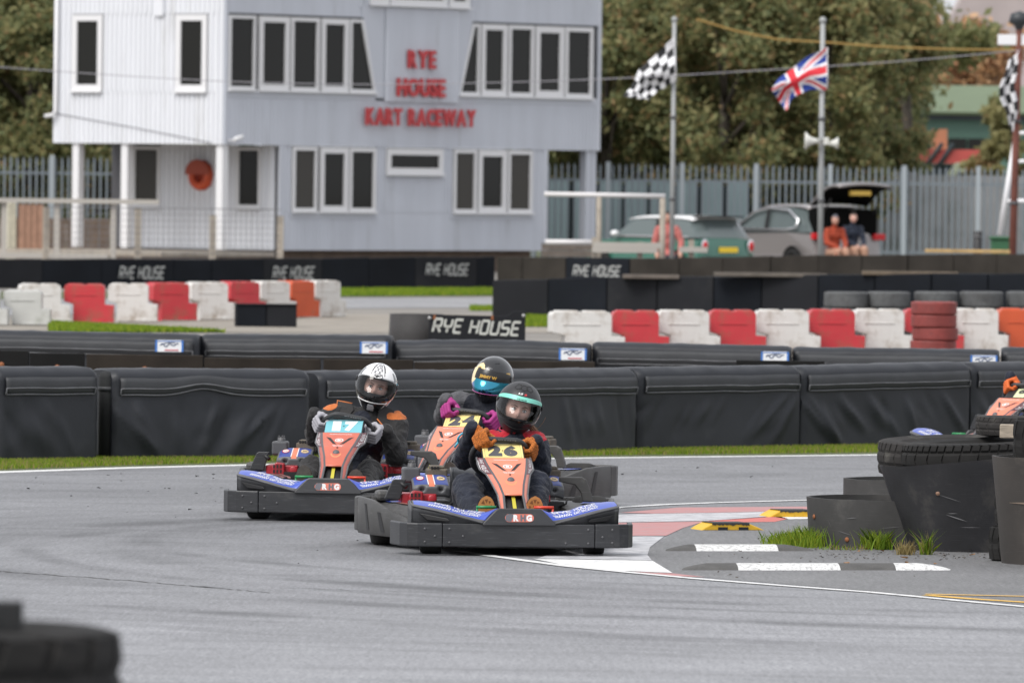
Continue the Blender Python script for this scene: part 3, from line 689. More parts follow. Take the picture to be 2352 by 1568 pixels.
# ================================================================ far black walls with lettering
M_BLK = mat('black_board', (.007, .009, .013), .8, spec=.2, var=.3, vscale=.9, dirt=(.018, .02, .024), dscale=.8, dpos=.6)
M_BLK2 = mat('black_board_dusty', (.013, .014, .017), .8, spec=.25, var=.25, vscale=.9, dirt=(.03, .03, .03), dscale=.9, dpos=.57)
M_SLP = mat('sleeper_brown', (.032, .028, .024), .9, spec=.2, var=.35, vscale=1.2, dirt=(.05, .043, .036), dscale=1.1, dpos=.58)
M_LTR = mat('stencil_paint', (.40, .41, .40), .7, var=.15, vscale=3, dirt=(.1, .1, .1), dscale=6, dpos=.58)
def board_wall(name, lab, edges, top, y0, y1, mts, group, cap=None, texts=(), seed=1, depth=.10):
    u0, u1 = edges[0], edges[-1]; t = None; rg = random.Random(seed)
    for k, (a, b) in enumerate(zip(edges, edges[1:])):
        ya, yb = (y0 + (y1 - y0) * (q - u0) / (u1 - u0) for q in (a, b)); va, vb = (np.interp(q, [p[0] for p in top], [p[1] for p in top]) for q in (a, b))
        P, Q = AT(a, va, ya), AT(b, vb, yb)
        if t is None: t = empty(name, (P.x, P.y, 0), 0, lab, 'wall', group); O = t.location.copy()
        d = Vector((Q.x - P.x, Q.y - P.y, 0)); n = Vector((d.y, -d.x, 0)).normalized() * -1; o = Vector((P.x - O.x, P.y - O.y, 0)) + n * rg.uniform(0, .03); g = d.normalized() * .012
        z0, z1 = P.z + rg.uniform(-.012, .012), Q.z + rg.uniform(-.012, .012)
        mb = MB(); mb.add([o, o + d - g, o + d - g + Vector((0, 0, z1)), o + Vector((0, 0, z0)), o + n * depth, o + d - g + n * depth, o + d - g + n * depth + Vector((0, 0, z1)), o + n * depth + Vector((0, 0, z0))],
                          [(0, 1, 2, 3), (7, 6, 5, 4), (3, 2, 6, 7), (0, 4, 5, 1), (0, 3, 7, 4), (1, 5, 6, 2)])
        q = mb.build('board', mts[rg.randrange(len(mts))] if not isinstance(mts, dict) else mts.get(k, mts['d']), t, bevel=.012)
        for (ta, tb, v0, v1) in texts:
            if a - 6 <= ta and tb <= b + 6:
                ex = d.normalized(); c0 = AT((ta + tb) / 2, (v0 + v1) / 2, ya + (yb - ya) * ((ta + tb) / 2 - a) / (b - a)); c = Vector((c0.x - O.x, c0.y - O.y, c0.z)) - n * .02
                s = 19600 / c0.y; print_on('lettering', stroke_text('RYE HOUSE', .085), plane_fn(c, ex, (0, 0, 1), (tb - ta) / s, (v1 - v0) / s), M_LTR, q)
    if cap:
        for k in range(cap): pass
    return t
board_wall('lettered_wall', 'long black board wall with stencilled lettering in front of the clubhouse', [-40, 100, 236, 402, 490, 606, 742, 850, 955, 1098, 1140], [(-40, 596), (560, 594), (1140, 590)], 157, 165, [M_BLK, M_BLK, M_BLK2], None,
           texts=[(257, 392, 611, 641), (611, 735, 611, 641), (962, 1090, 605, 633)], seed=5)
board_wall('sleeper_wall', 'brown sleeper wall in front of the parked cars with one lettered black board', [1141, 1200, 1300, 1446, 1560, 1660, 1770, 1880, 1980, 2085, 2190, 2290, 2400], [(1141, 590), (1600, 592), (2000, 585), (2400, 582)], 158, 152,
           {'d': M_SLP, 2: M_BLK}, None, texts=[(1307, 1436, 609, 635)], seed=7, depth=.16)
board_wall('tyre_wall', 'tall black belted wall behind the right-hand red and white blocks', [1131, 1260, 1395, 1510, 1640, 1750, 1880, 2010, 2140, 2270, 2400], [(1131, 643), (1300, 639), (1700, 634), (2000, 630), (2400, 628)], 130, 128, [M_BLK, M_BLK, M_BLK2], None, seed=9, depth=.5)
# planks lying on the walls
for i, (u0, u1, v, y, c, lab) in enumerate(((2125, 2320, 577, 151.5, (.42, .28, .12), 'yellowish plank lying on top of the sleeper wall'), (1430, 1560, 636, 129.4, (.12, .10, .085), 'grey plank on the black belted wall, left of the tyre row'),
                                           (1640, 1900, 631, 129, (.11, .095, .08), 'long weathered plank lying along the black belted wall'), (1980, 2200, 628, 128.7, (.13, .10, .07), 'brown plank on the black belted wall above the red tyre stack'))):
    a, b = AT(u0, v, y), AT(u1, v, y); mb = MB(); mb.box((0, 0, .03), (b.x - a.x, .22, .06)); o = mb.build('plank', mat('plank_%d' % i, c, .8, var=.25), bevel=.008)
    o.location = ((a.x + b.x) / 2, y, a.z - .02); tag(o, lab, 'plank')
# strips of grass by the far track, and the far track itself
M_FT = asphalt('far_track_asphalt', (.24, .24, .245), False); M_GRAV = mat('gravel_run_off', (.25, .225, .19), .95, var=.2, vscale=1.5, bump=.4, bscale=15)
sheet('far_track', GP([(-200, 688), (1300, 684), (1300, 706), (780, 709), (-200, 730)]), M_FT, .006)
sheet('far_grass', GP([(-200, 672), (1140, 665), (1140, 680), (-200, 690)]), M_GRASSB, .008)
sheet('run_off', GP([(-200, 760), (800, 765), (1400, 765), (1400, 722), (780, 722), (-200, 740)]), M_GRAV, .006)
def grass_band(name, uv, n, h, seed):
    q = np.random.default_rng(seed); P = [G(*x) for x in uv]; a = q.uniform(0, 1, n); b = q.uniform(0, 1, n)
    pts = np.array([((P[0] * (1 - s) + P[1] * s) * (1 - t) + (P[3] * (1 - s) + P[2] * s) * t)[:] for s, t in zip(a, b)]); pts[:, 2] = 0
    return blades(name, pts, h, M_GR[:3], rng=q, wd=.02, lean=.5)
grass_band('far_grass_blades', [(780, 681), (1140, 679), (1140, 667), (780, 668)], 9000, .07, 21)
sheet('near_grass_patch', GP([(110, 752), (330, 757), (520, 764), (110, 764)]), M_GRASSB, .010)
grass_band('run_off_grass', [(112, 764), (520, 764), (330, 756), (112, 744)], 7000, .06, 22)
sheet('near_grass_patch', GP([(1196, 752), (1290, 752), (1290, 730), (1196, 730)]), M_GRASSB, .010)
grass_band('run_off_grass', [(1196, 752), (1300, 752), (1300, 730), (1196, 730)], 6000, .07, 23)
grass_band('run_off_grass', [(1080, 714), (1140, 714), (1140, 706), (1080, 706)], 1500, .05, 24)
# ================================================================ red and white plastic blocks
M_PW = mat('white_plastic', (.64, .625, .60), .45, var=.06, vscale=2, dirt=(.36, .31, .26), dscale=4.5, dpos=.48)
M_PR = mat('red_plastic', (.50, .035, .045), .42, var=.12, vscale=2, dirt=(.30, .09, .06), dscale=4.5, dpos=.48)
M_PO = mat('orange_plastic', (.55, .09, .03), .42, var=.12, vscale=2, dirt=(.4, .13, .07), dscale=3, dpos=.58)
M_PG = mat('grey_white_plastic', (.50, .50, .48), .5, var=.1, vscale=2, dirt=(.33, .34, .30), dscale=3, dpos=.55)
BLK = {}
def block(mt, loc_, rz, label, group, first=None):
    if mt.name not in BLK:
        mb = MB(); H = .545
        P = [(.13, 0), (.15, .02), (.70, .02), (.70, .26), (.57, .27), (.57, H - .04), (.55, H), (.02, H), (0, H - .04), (0, .31), (.13, .27)]
        mb.prism(P, 0, .34, lambda x, z, d: (x, d, z))
        o = MB(); o.prism(P, 0, .34, lambda x, z, d: (x, d, z))
        for cx in (.15, .42): o.box((cx, .17, H - .004), (.20, .26, .04))
        o.box((.40, -.005, .035), (.30, .02, .03)); o.box((.28, -.004, .40), (.36, .012, .012))
        t = o.build('barrier_block', mt, bevel=.022, seg=3); BLK[mt.name] = t
    else:
        t = BLK[mt.name].copy(); col.objects.link(t)
    t.location = loc_; t.rotation_euler = (0, 0, rz); tag(t, label, 'barrier block', group); return t
def row(us, v_of, base, colours, labels, group, Lp=.57):
    pass
seq = [(-6, 47, 'w'), (47, 112, 'r'), (112, 147, 'w'), (147, 248, 'r'), (248, 352, 'w'), (352, 440, 'r'), (440, 530, 'w'), (530, 600, 'r'), (600, 670, 'w'), (670, 725, 'o'), (725, 786, 'w')]
labs = {3: 'red plastic block next to the grey-white one at the far left', 4: 'white plastic block between the two largest red blocks', 5: 'red plastic block in the middle of the left-hand row', 6: 'white plastic block just left of the low black box',
        7: 'faded red plastic block standing behind the low black box', 8: 'white plastic block behind the right end of the low black box', 9: 'orange red plastic block near the right end of the left-hand row', 10: 'last white plastic block at the right end of the left-hand row', 2: 'white plastic block squeezed behind the grey-white one'}
for i, (a, b, c) in enumerate(seq):
    if i < 2: continue
    u = (a, b); vt = np.interp(a, [100, 790], [655, 648]); vb_ = np.interp(a, [100, 800], [743, 728])
    p = G(a + 26, vb_ + 0.5); p2 = AT(a if i > 2 else 48, 700, p.y); s = 19600 / p.y; wpx = (b - a) / s; ang = math.acos(min(1, max(.45, wpx / .62)))
    k = {'w': M_PW, 'r': M_PR, 'o': M_PO}[c]
    block(k, (p2.x, p.y, 0), ang if i > 2 else .2, labs[i], 'red and white blocks left of the lettered board')
seq = [(1268, 1408, 'w'), (1408, 1515, 'r'), (1515, 1632, 'w'), (1632, 1738, 'r'), (1738, 1860, 'w'), (1860, 1966, 'r'), (1966, 2080, 'w'), (2080, 2192, 'r'), (2192, 2295, 'w'), (2295, 2410, 'o')]
labs = ['white plastic block at the left end of the right-hand row, overhanging on its left', 'red plastic block nearest the left end of the right-hand row', 'white plastic block between the first two red ones of the right-hand row', 'second red plastic block of the right-hand row', 'white plastic block in the middle of the right-hand row',
        'third red plastic block of the right-hand row, left of the tyre stack', 'white plastic block touching the left side of the red tyre stack', 'red plastic block hidden behind the red tyre stack', 'white plastic block touching the right side of the red tyre stack', 'orange red plastic block at the right edge of the view']
for i, (a, b, c) in enumerate(seq):
    y = 100 + i * .45; p = AT(a, 760, y); vt = np.interp(a, [1268, 2400], [710, 704])
    t = block({'w': M_PW, 'r': M_PR, 'o': M_PO}[c], (p.x, y, 0), .12, labs[i], 'red and white blocks right of the lettered board')
    t.rotation_euler.z = .12 + random.Random(i).uniform(-.05, .05); t.location.y += random.Random(i + 40).uniform(-.03, .03)
    t.scale = ((b - a) / (19600 / y) / .575 * 1.0, 1, ZAT(a, vt, y) / .575)
p = AT(8, 700, 118)
t = block(M_PG, (p.x, 118, 0), 0, 'grey-white plastic block standing apart, nearest in the left-hand row', 'red and white blocks left of the lettered board'); t.scale = (.92, 1.3, ZAT(50, 664, 118) / .575)
p = AT(-90, 700, 117.6); t = block(M_PG, (p.x, 117.6, 0), 0, 'stained grey-white block cut off by the edge of the view', 'red and white blocks left of the lettered board'); t.scale = (.92, 1.3, ZAT(50, 662, 118) / .575)
p = AT(610, 738, 119.5)
e = empty('black_box', (p.x, p.y, 0), .12, 'low black box standing before the faded red block of the left-hand row', 'box')
h = ZAT(610, 700, 119.5)
for k, x in enumerate((-.215, .215)): mb = MB(); mb.box((x, 0, h / 2), (.42, .3, h)); mb.build('panel', M_BLK2 if k else M_BLK, e, bevel=.012)
mb = MB(); mb.box((0, 0, h + .008), (.88, .34, .016)); mb.build('lid', M_BLK2, e)
# board with lettering fixed to a belted drum
p = AT(960, 745, 95); h = ZAT(960, 722, 95)
e = empty('belted_drum', (p.x - .02, p.y + .35, 0), 0, 'round black belted drum left of the square lettered board', 'drum')
mb = MB(); mb.lathe([(.30, 0), (.31, h * .5), (.30, h), (.27, h), (.27, 0)], 28); mb.build('belt', mat('drum_belt', (.032, .030, .030), .7, var=.3, vscale=3), e)
mb = MB(); mb.lathe([(.2, h * .7), (.26, h * .75), (.27, h * .9), (.26, h * .98), (.2, h * .93)], 24); mb.build('tyre', mat('dusty_rubber', (.045, .043, .04), .8), e)
a, b = AT(982, 745, 94.6), AT(1207, 745, 94.4)
e = empty('lettered_board', (a.x, a.y, 0), 0, 'square cut black board with large stencilled lettering behind the quilted barriers', 'sign'); h0, h1 = ZAT(982, 722, 94.5), ZAT(1207, 715, 94.5); W_ = b.x - a.x
mb = MB(); mb.prism([(0, 0), (W_, 0), (W_, h1), (W_ * .88, h1), (W_ * .8, h0 - .01), (.02, h0)], 0, .04, lambda x, z, d: (x, d, z)); q = mb.build('board', M_BLK2, e, bevel=.006)
c = AT(1094, 751, 94.5); s = 19600 / 94.5
print_on('lettering', stroke_text('RYE HOUSE', .088, shear=.25), plane_fn((c.x - a.x, -.004, c.z), (1, 0, -.03), (0, 0, 1), 206 / s, 35 / s), mat('stencil_paint_pale', (.52, .53, .49), .7, dirt=(.22, .21, .19), dscale=6), q)
for x, z in ((W_ * .02, h0 - .04), (W_ * .98, h1 - .05), (W_ * .98, .24)):
    mb = MB(); mb.lathe([(0, -.012), (.02, -.012), (.02, 0)], 10, c=(x, 0, z), axis='y', closed=False); mb.build('bolt', mat('zinc_bolt', (.4, .4, .4), .4, metal=.6), q)
for x in (W_ * .07, W_ * .66):
    mb = MB(); mb.box((x, -.004, h0 - .03), (.025, .008, .05)); mb.build('rust_streak', RUST, q)
mb = MB(); mb.box((W_ / 2, .3, h0 / 2 - .02), (W_ - .2, .45, h0 - .05)); mb.build('backing', M_BLK, e)
# ================================================================ tyres
M_RUB = mat('tyre_rubber', (.017, .0165, .016), .8, spec=.2, var=.25, vscale=5, dirt=(.045, .042, .039), dscale=6, dpos=.56)
M_RUBD = mat('tyre_rubber_dusty', (.034, .032, .031), .9, spec=.2, var=.2, vscale=5, dirt=(.10, .095, .085), dscale=6, dpos=.55)
M_TRED = mat('red_painted_tyre', (.20, .035, .03), .6, var=.3, vscale=4, dirt=(.10, .03, .03), dscale=5, dpos=.55)
M_TGRY = mat('grey_painted_tyre', (.085, .088, .09), .8, var=.35, vscale=4, dirt=(.05, .05, .05), dscale=5, dpos=.5)
def tyre_mesh(mb, Ro, W_, Ri=None, n=64, tread=True, c=(0, 0, 0), axis='z', m=0, groove=.010, rows=9, skew=1, period=4):
    Ri = Ri or Ro * .62; prof = []
    # rounded section: inner lip, sidewall, shoulder, tread, and back
    prof += [(Ri, .30), (Ri + (Ro - Ri) * .25, .44), (Ri + (Ro - Ri) * .62, .5), (Ro - .022, .47)]
    for k in range(rows): prof.append((Ro, .44 - .88 * k / (rows - 1)))
    prof += [(Ro - .022, -.47), (Ri + (Ro - Ri) * .62, -.5), (Ri + (Ro - Ri) * .25, -.44), (Ri, -.30), (Ri - .012, 0)]
    V = []; K = len(prof); lugs = n // 3 if tread else n; A = []
    for i in range(lugs):
        for q, g in (((0, 1), (.16, 1), (.20, 0), (.96, 0)) if tread else ((0, 0),)): A.append((2 * math.pi * (i + q) / lugs, g, i))
    for a0, g, i in A:
        for k, (r, h) in enumerate(prof):
            a = a0
            if tread and 4 <= k < 4 + rows:
                j = k - 4; sh = j < 3 or j > rows - 4; a += (abs(j - (rows - 1) / 2) / rows) * .9 * 2 * math.pi / lugs
                if sh and g: r -= groove
                elif j in (3, rows - 4): r -= groove
                elif not sh and g and i % 2: r -= groove * .7
                r -= .004 * abs(j - (rows - 1) / 2) ** 2 / rows
            elif tread and k in (3, 4 + rows) and g: r -= groove * .6
            x, y, z = r * math.cos(a), r * math.sin(a), h * W_
            p = (x, y, z) if axis == 'z' else (z, x, y)
            V.append((p[0] + c[0], p[1] + c[1], p[2] + c[2]))
    n = len(A)
    mb.add(V, [(i * K + k, i * K + (k + 1) % K, ((i + 1) % n) * K + (k + 1) % K, ((i + 1) % n) * K + k) for i in range(n) for k in range(K)], m, not tread)
    return mb
def tyre(loc_, Ro, W_, mt, label, group=None, rot=(0, 0, 0), n=64, tread=True, me=None, **kw):
    if me is None:
        mb = MB(); tyre_mesh(mb, Ro, W_, n=n, tread=tread, **kw); o = mb.build('tyre', mt)
    else: o = link('tyre', me)
    o.location = loc_; o.rotation_euler = rot; tag(o, label, 'tyre', group); return o
p = AT(2146, 740, 98.2); me = None
for k in range(5):
    lab = ['bottom tyre of the red painted stack', 'second tyre up in the red painted stack', 'middle tyre of the red painted stack, bright worn paint', 'fourth tyre up in the red painted stack', 'top tyre of the red painted stack, darkest of them'][k]
    q = random.Random(k); o = tyre((p.x + q.uniform(-.012, .012), p.y + q.uniform(-.01, .01), .085 + k * .148), .265, .153, M_TRED, lab, 'red painted tyre stack', n=36, tread=False, me=me, rot=(0, 0, k)); me = me or o.data
me = None
for j, u in enumerate((1940, 2042, 2150, 2254, 2358)):
    for k in range(3):
        p = AT(u, 690, 112 + j * .1); zt_ = ZAT(u, 671, 112)
        o = tyre((p.x + random.Random(j * 5 + k).uniform(-.02, .02), p.y, zt_ - .1 - .21 * (2 - k)), .29, .215, M_TGRY, ['bottom', 'middle', 'top'][k] + ' grey painted tyre in the ' + ['leftmost stack of the grey tyre row', 'second stack of the grey tyre row', 'stack directly behind the red tyre stack', 'stack right of the red tyre stack', 'last stack of the grey tyre row'][j], 'grey painted tyre row', n=30, tread=False, me=me, rot=(0, 0, j + k)); me = me or o.data
# ================================================================ drums and tyres at the apex
M_BELT = mat('conveyor_belt', (.032, .032, .035), .6, spec=.3, var=.3, vscale=2.5, dirt=(.085, .08, .072), dscale=2.5, dpos=.54, bump=.1, bscale=25, scratch=.35)
M_BELTG = mat('conveyor_belt_grey', (.052, .051, .050), .65, spec=.3, var=.3, vscale=2.5, dirt=(.10, .096, .09), dscale=2.5, dpos=.54, bump=.1, bscale=25, scratch=.3)
M_BELTB = mat('conveyor_belt_brown', (.040, .035, .031), .65, var=.3, vscale=2, dirt=(.085, .072, .06), dscale=3, dpos=.55, scratch=.3)
M_SCR = mat('scuff_mark', (.13, .13, .135), .75)
def drum(u, vb, vt, rt, rb, mt, label, tilt=0, y=None, extra=None, thick=.016, n=64):
    f = G(u, vb); c = Vector((f.x, f.y + max(rt, rb), 0)) if y is None else Vector((AT(u, vb, y).x, y, 0)); yf = c.y - rt
    H = ZAT(u, vt, yf); t = empty('belt_drum', c, 0, label, 'drum', None)
    mb = MB(); V = []; rgn = random.Random(int(u))
    prof = [(rb, 0), (rb + (rt - rb) * .5, H * .5), (rt, H), (rt - thick, H), (rb + (rt - rb) * .5 - thick, H * .5), (rb - thick, 0)]
    for i in range(n):
        a = 2 * math.pi * i / n
        for r, z in prof: V.append((r * math.cos(a), r * math.sin(a), z + tilt * math.cos(a) * z / H + .004 * mnoise.noise((a * 2, z, u)) * (z > 0)))
    k = len(prof); mb.add(V, [(i * k + j, ((i + 1) % n) * k + j, ((i + 1) % n) * k + (j + 1) % k, i * k + (j + 1) % k) for i in range(n) for j in range(k)], 0, True)
    o = mb.build('belt', mt, t)
    o.modifiers.new('e', 'EDGE_SPLIT').split_angle = R(45)
    return t, c, H
def scuffs(t, rfun, items, mt=M_SCR):
    """short scrapes on the outside of a drum: (angle, z, length, slope, width)"""
    for a0, z0, ln, sl_, w_ in items:
        mb = MB(); n = 8; V = []
        for i in range(n + 1):
            a = a0 + ln * i / n / rfun(z0); z = z0 + sl_ * ln * i / n; ww = w_ * math.sin(math.pi * min(.98, max(.02, i / n))); r = rfun(z) + .0025
            for e in (-1, 1): V.append((r * math.cos(a), r * math.sin(a), z + e * ww))
        mb.add(V, [(2 * i, 2 * i + 1, 2 * i + 3, 2 * i + 2) for i in range(n)]); mb.build('scuff', mt, t)
def bolts(t, rfun, items, mt, rad=.018):
    for a, z in items:
        mb = MB(); r = rfun(z); mb.lathe([(0, .006), (rad, .005), (rad * 1.2, 0)], 10, axis='x', closed=False)
        M = Matrix.Translation((r * math.cos(a), r * math.sin(a), z)) @ Matrix.Rotation(a, 4, 'Z'); mb.v = [tuple(M @ Vector(p)) for p in mb.v]; mb.build('bolt', mt, t)
F0 = -math.pi / 2
tB, cB, HB = drum(2082, 1200, 1104, .385, .385, M_BELTG, 'smaller round black drum behind the low wide one, its rim open', y=51.6)
mb = MB(); mb.lathe([(.0, .03), (.36, .03), (.36, .05), (0, .05)], 24, closed=False); mb.build('base_disc', M_GAP, tB)
tA, cA, HA = drum(2062, 1262, 1150, .505, .485, M_BELTG, 'low wide round black drum with scuffed sides left of the big drum')
scuffs(tA, lambda z: .487 + .02 * z / HA, [(F0 - .75, .10, .10, -.25, .0018), (F0 - .62, .17, .07, .1, .002), (F0 - .9, .16, .03, -1.6, .0014), (F0 - .2, .12, .12, .1, .0013)])
bolts(tA, lambda z: .487 + .02 * z / HA, [(F0 - .62, .05), (F0 - 1.2, .17), (F0 - .1, .05)], MATS['rust_spot'] if 'rust_spot' in MATS else RUST, .012)
tC, cC, HC = drum(2250, 1272, 1057, .545, .375, M_BELT, 'big round black drum flaring upward under two large tyres', tilt=.055, n=72)
rC = lambda z: .378 + .17 * z / HC
scuffs(tC, lambda z: rC(z) + .004, [(F0 - .42, .215, .12, -.3, .003), (F0 - .40, .222, .06, .02, .0016), (F0 - .5, .33, .14, -.3, .0013), (F0 - .25, .145, .12, .0, .0012)])
bolts(tC, rC, [(F0 + .30, .325), (F0 + .42, .10), (F0 - .5, .335)], mat('copper_bolt', (.22, .13, .085), .6), .012)
tD, cD, HD = drum(2462, 1302, 1054, .42, .36, M_BELTB, 'brownish dusty drum at the right edge with an open rim')
scuffs(tD, lambda z: .362 + .06 * z / HD, [(F0 - 1.0, .34, .4, 0, .006)], mat('pale_brown_band', (.16, .12, .09), .7))
z = HC - .098
tyre((cC.x + .045, cC.y - .05, z + .105), .475, .185, M_RUB, 'large treaded tyre lying on the big drum, deep grooves facing the track', rot=(.0, -.045, .2), n=168, groove=.011, rows=13, period=4)
tyre((cC.x - .09, cC.y + .24, z + .095), .46, .2, M_RUBD, 'second large tyre lying behind the deep grooved one on the drum', rot=(0, -.04, 1.1), n=150, groove=.007, rows=11, period=3)
q = AT(2378, 985, cC.y + .35)
tyre((q.x, q.y, ZAT(2350, 1000, q.y) + .05), .345, .115, M_RUBD, 'smaller worn tyre lying on top of the large tyres', rot=(.0, .02, .4), n=120, groove=.004, rows=11, period=3)
a = AT(2321, 990, cC.y - .25)
mb = MB(); mb.box((0, 0, 0), (.20, .1, .078)); o = mb.build('timber_block', mat('old_timber', (.33, .28, .22), .85, var=.25, vscale=12, stretch=(1, 6, 6), bump=.5, bscale=14), bevel=.006); o.location = (a.x + .04, a.y, a.z); o.rotation_euler = (0, 0, -.08); tag(o, 'short weathered timber block resting on the large tyres', 'timber')
for k, (u, v0, v1, Rr_) in enumerate(((2330, 1290, 1206, .145), (2332, 1205, 1132, .118), (2335, 1131, 1060, .12), )):
    y = 47.1; a = AT(u, v0, y); b = AT(u, v1, y)
    tyre((a.x, y, (a.z + b.z) / 2 if k else (b.z) / 2), Rr_, (b.z - (a.z if k else 0)) * .99, M_RUB, ['fat kart tyre at the bottom between the two drums', 'middle kart tyre wedged between the two drums', 'top kart tyre wedged between the two drums'][k], 'kart tyres between the drums', n=48, groove=.006, rows=7, period=3)
q = AT(2385, 970, 46.9)
tyre((q.x + .02, 46.9, ZAT(2360, 1010, 46.9)), .16, .24, M_RUB, 'kart tyre standing on the rim of the brownish drum', n=40, groove=.006, rows=7, period=3)
tuft(1822, 1251, 800, .13, .4, .065, seed=31); tuft(1855, 1254, 500, .12, .3, .10, seed=32)
tuft(2012, 1262, 260, .09, .1, .10, seed=33); tuft(2128, 1274, 70, .035, .04, .12, M_GR, seed=34); tuft(2078, 1274, 110, .05, .05, .07, [M_GR[3]], seed=35); tuft(1935, 1263, 90, .14, .04, .03, [M_GR[3], M_GR[0]], seed=36)
# yellow rubber kerb blocks
M_YR = mat('yellow_rubber', (.62, .37, .02), .55, var=.1, vscale=6, dirt=(.06, .055, .05), dscale=7, dpos=.63)
M_BR = mat('black_rubber_worn', (.035, .035, .035), .8)
def kerb_block(u0, u1, v, label):
    a, b = G(u0, v), G(u1, v); Ln = b.x - a.x; t = empty('kerb_block', ((a.x + b.x) / 2, a.y, 0), math.atan2(b.y - a.y, Ln), label, 'kerb block', 'yellow kerb blocks')
    mb = MB(); mb.prism([(-Ln / 2, 0), (Ln / 2, 0), (Ln / 2 - .05, .022), (Ln / 2 - .11, .045), (-Ln / 2 + .08, .045), (-Ln / 2 + .03, .02)], 0, .22, lambda x, z, d: (x, d, z)); mb.build('body', M_YR, t, bevel=.006)
    rg = random.Random(int(u0))
    mb = MB(); V = []; n = 24
    for i in range(n + 1):
        x = -Ln / 2 + .07 + (Ln - .17) * i / n; V += [(x, -.003, .044 - .005 - .010 * rg.random()), (x, -.003, .0465), (x, .21, .0465)]
    mb.add(V, [f for i in range(n) for f in ((3 * i, 3 * i + 3, 3 * i + 4, 3 * i + 1), (3 * i + 1, 3 * i + 4, 3 * i + 5, 3 * i + 2))]); mb.build('worn_top', M_BR, t)
    for x in (-Ln * .16, Ln * .16):
        mb = MB(); mb.box((x, -.002, .010), (.058, .012, .022)); mb.build('slot', M_GAP if u0 < 1700 else M_YR, t)
kerb_block(1606, 1760, 1217, 'yellow rubber kerb block with two dark slots in front of the grass')
kerb_block(1763, 1905, 1187, 'yellow rubber kerb block partly hidden by the low wide drum')
# raised tarmac humps with white paint
M_HUMP = mat('hump_tarmac', (.085, .083, .080), .9, var=.2, vscale=10, bump=.7, bscale=70)
M_HWH = mat('hump_paint', (.70, .70, .69), .75, var=.08, vscale=20, bump=1, bscale=90, dirt=(.22, .22, .22), dscale=45, dpos=.49)
def hump(segs, v, w_=.28, h=.034):
    u0, u1 = segs[0][0], segs[-1][1]; a, b = G(u0, v), G(u1, v); d = b - a; d.z = 0; Ln = d.length
    t = empty('tarmac_hump', (a.x, a.y, 0), math.atan2(d.y, d.x)); t['kind'] = 'structure'
    for s0, s1, mt in segs:
        x0, x1 = (s0 - u0) / (u1 - u0) * Ln, (s1 - u0) / (u1 - u0) * Ln
        def fn(p, q):
            x = x0 + (x1 - x0) * p; e = min(1, (x + .0) / .16, (Ln - x) / .16); e = max(0, e) ** .6
            return (x + .05 * (q - .5), w_ * (q - .0) * (0.6 + .4 * e), .001 + h * e * math.sin(math.pi * q) ** .7)
        mb = MB(); mb.grid(fn, 16, 10); mb.build('hump_strip', mt, t)
hump([(1538, 1610, M_HUMP), (1610, 1798, M_HWH), (1798, 1880, M_HUMP)], 1266)
hump([(1575, 1706, M_HUMP), (1706, 1940, M_HWH), (1940, 2068, M_HUMP), (2068, 2196, M_HWH)], 1310)
# blurred tyre stack near the camera
p = AT(-92, 1450, 16.4); zt_ = ZAT(0, 1446, 16.3); me = None
for k in range(4):
    o = tyre((p.x, p.y, zt_ - .11 - .225 * k), .315, .225, M_RUB, ['topmost tyre of the close stack at the lower left corner', 'second tyre down in the close stack at the lower left corner', 'third tyre down in the close stack at the lower left corner', 'lowest tyre of the close stack at the lower left corner'][k], 'close tyre stack', n=56, tread=True, me=me, rot=(0, 0, k * .7), Ri=.17); me = me or o.data
for dx, dy in ((.02, -.26), (.2, -.2)):
    pass
e = empty('bracket', (AT(0, 1440, p.y).x - .05, p.y - .12, zt_), 0, 'small black bracket with a bright bolt on the close tyre stack', 'bracket')
mb = MB(); mb.box((.05, 0, .028), (.10, .06, .056)); mb.build('plate', M_GAP, e, bevel=.004)
mb = MB(); mb.lathe([(0, -.05), (.016, -.048), (.02, -.03)], 10, c=(.025, 0, .03), axis='y', closed=False); mb.build('bolt', mat('bright_bolt', (.7, .68, .64), .25, metal=1), e)
# ================================================================ karts
K_PLA = mat('kart_plastic', (.026, .027, .030), .42, var=.2, vscale=4, dirt=(.065, .064, .062), dscale=5, dpos=.58, scratch=1.8)
K_PLD = mat('kart_plastic_dusty', (.052, .051, .050), .5, var=.25, vscale=5, dirt=(.12, .115, .11), dscale=6, dpos=.57, scratch=1.0)
K_EDGE = mat('kart_plastic_edge', (.085, .085, .09), .5, var=.2, vscale=8)
K_BLK = mat('kart_black', (.012, .012, .013), .5)
K_BLUE = mat('kart_blue_sticker', (.045, .085, .42), .3, var=.1, vscale=6, dirt=(.14, .15, .22), dscale=7, dpos=.62)
K_WHT = mat('kart_white_print', (.72, .72, .72), .4, dirt=(.4, .4, .4), dscale=30, dpos=.6)
K_ORG = mat('kart_orange', (.75, .215, .125), .32, var=.06, vscale=5, dirt=(.5, .2, .13), dscale=9, dpos=.62)
K_ORG2 = mat('kart_orange_faded_red', (.52, .125, .075), .35, var=.1, vscale=5, dirt=(.36, .15, .11), dscale=9, dpos=.58)
K_MAR = mat('kart_maroon', (.115, .028, .035), .3, var=.1, vscale=6)
K_PNK = mat('kart_orange_side', (.60, .19, .13), .35, var=.1, vscale=6)
K_RED = mat('engine_red', (.36, .018, .028), .35, var=.2, vscale=9, dirt=(.15, .02, .02), dscale=12, dpos=.55)
K_RUBR = mat('kart_tyre', (.014, .014, .014), .75, var=.2)
K_MET = mat('kart_metal', (.35, .35, .36), .35, metal=.9)
K_YEL = mat('kart_yellow_strip', (.50, .44, .04), .5)
K_ORST = mat('kart_orange_stripe', (.72, .19, .10), .35, dirt=(.5, .2, .14), dscale=9, dpos=.6)
K_CRM = mat('kart_cream_badge', (.65, .50, .28), .4, dirt=(.35, .2, .1), dscale=40, dpos=.5)
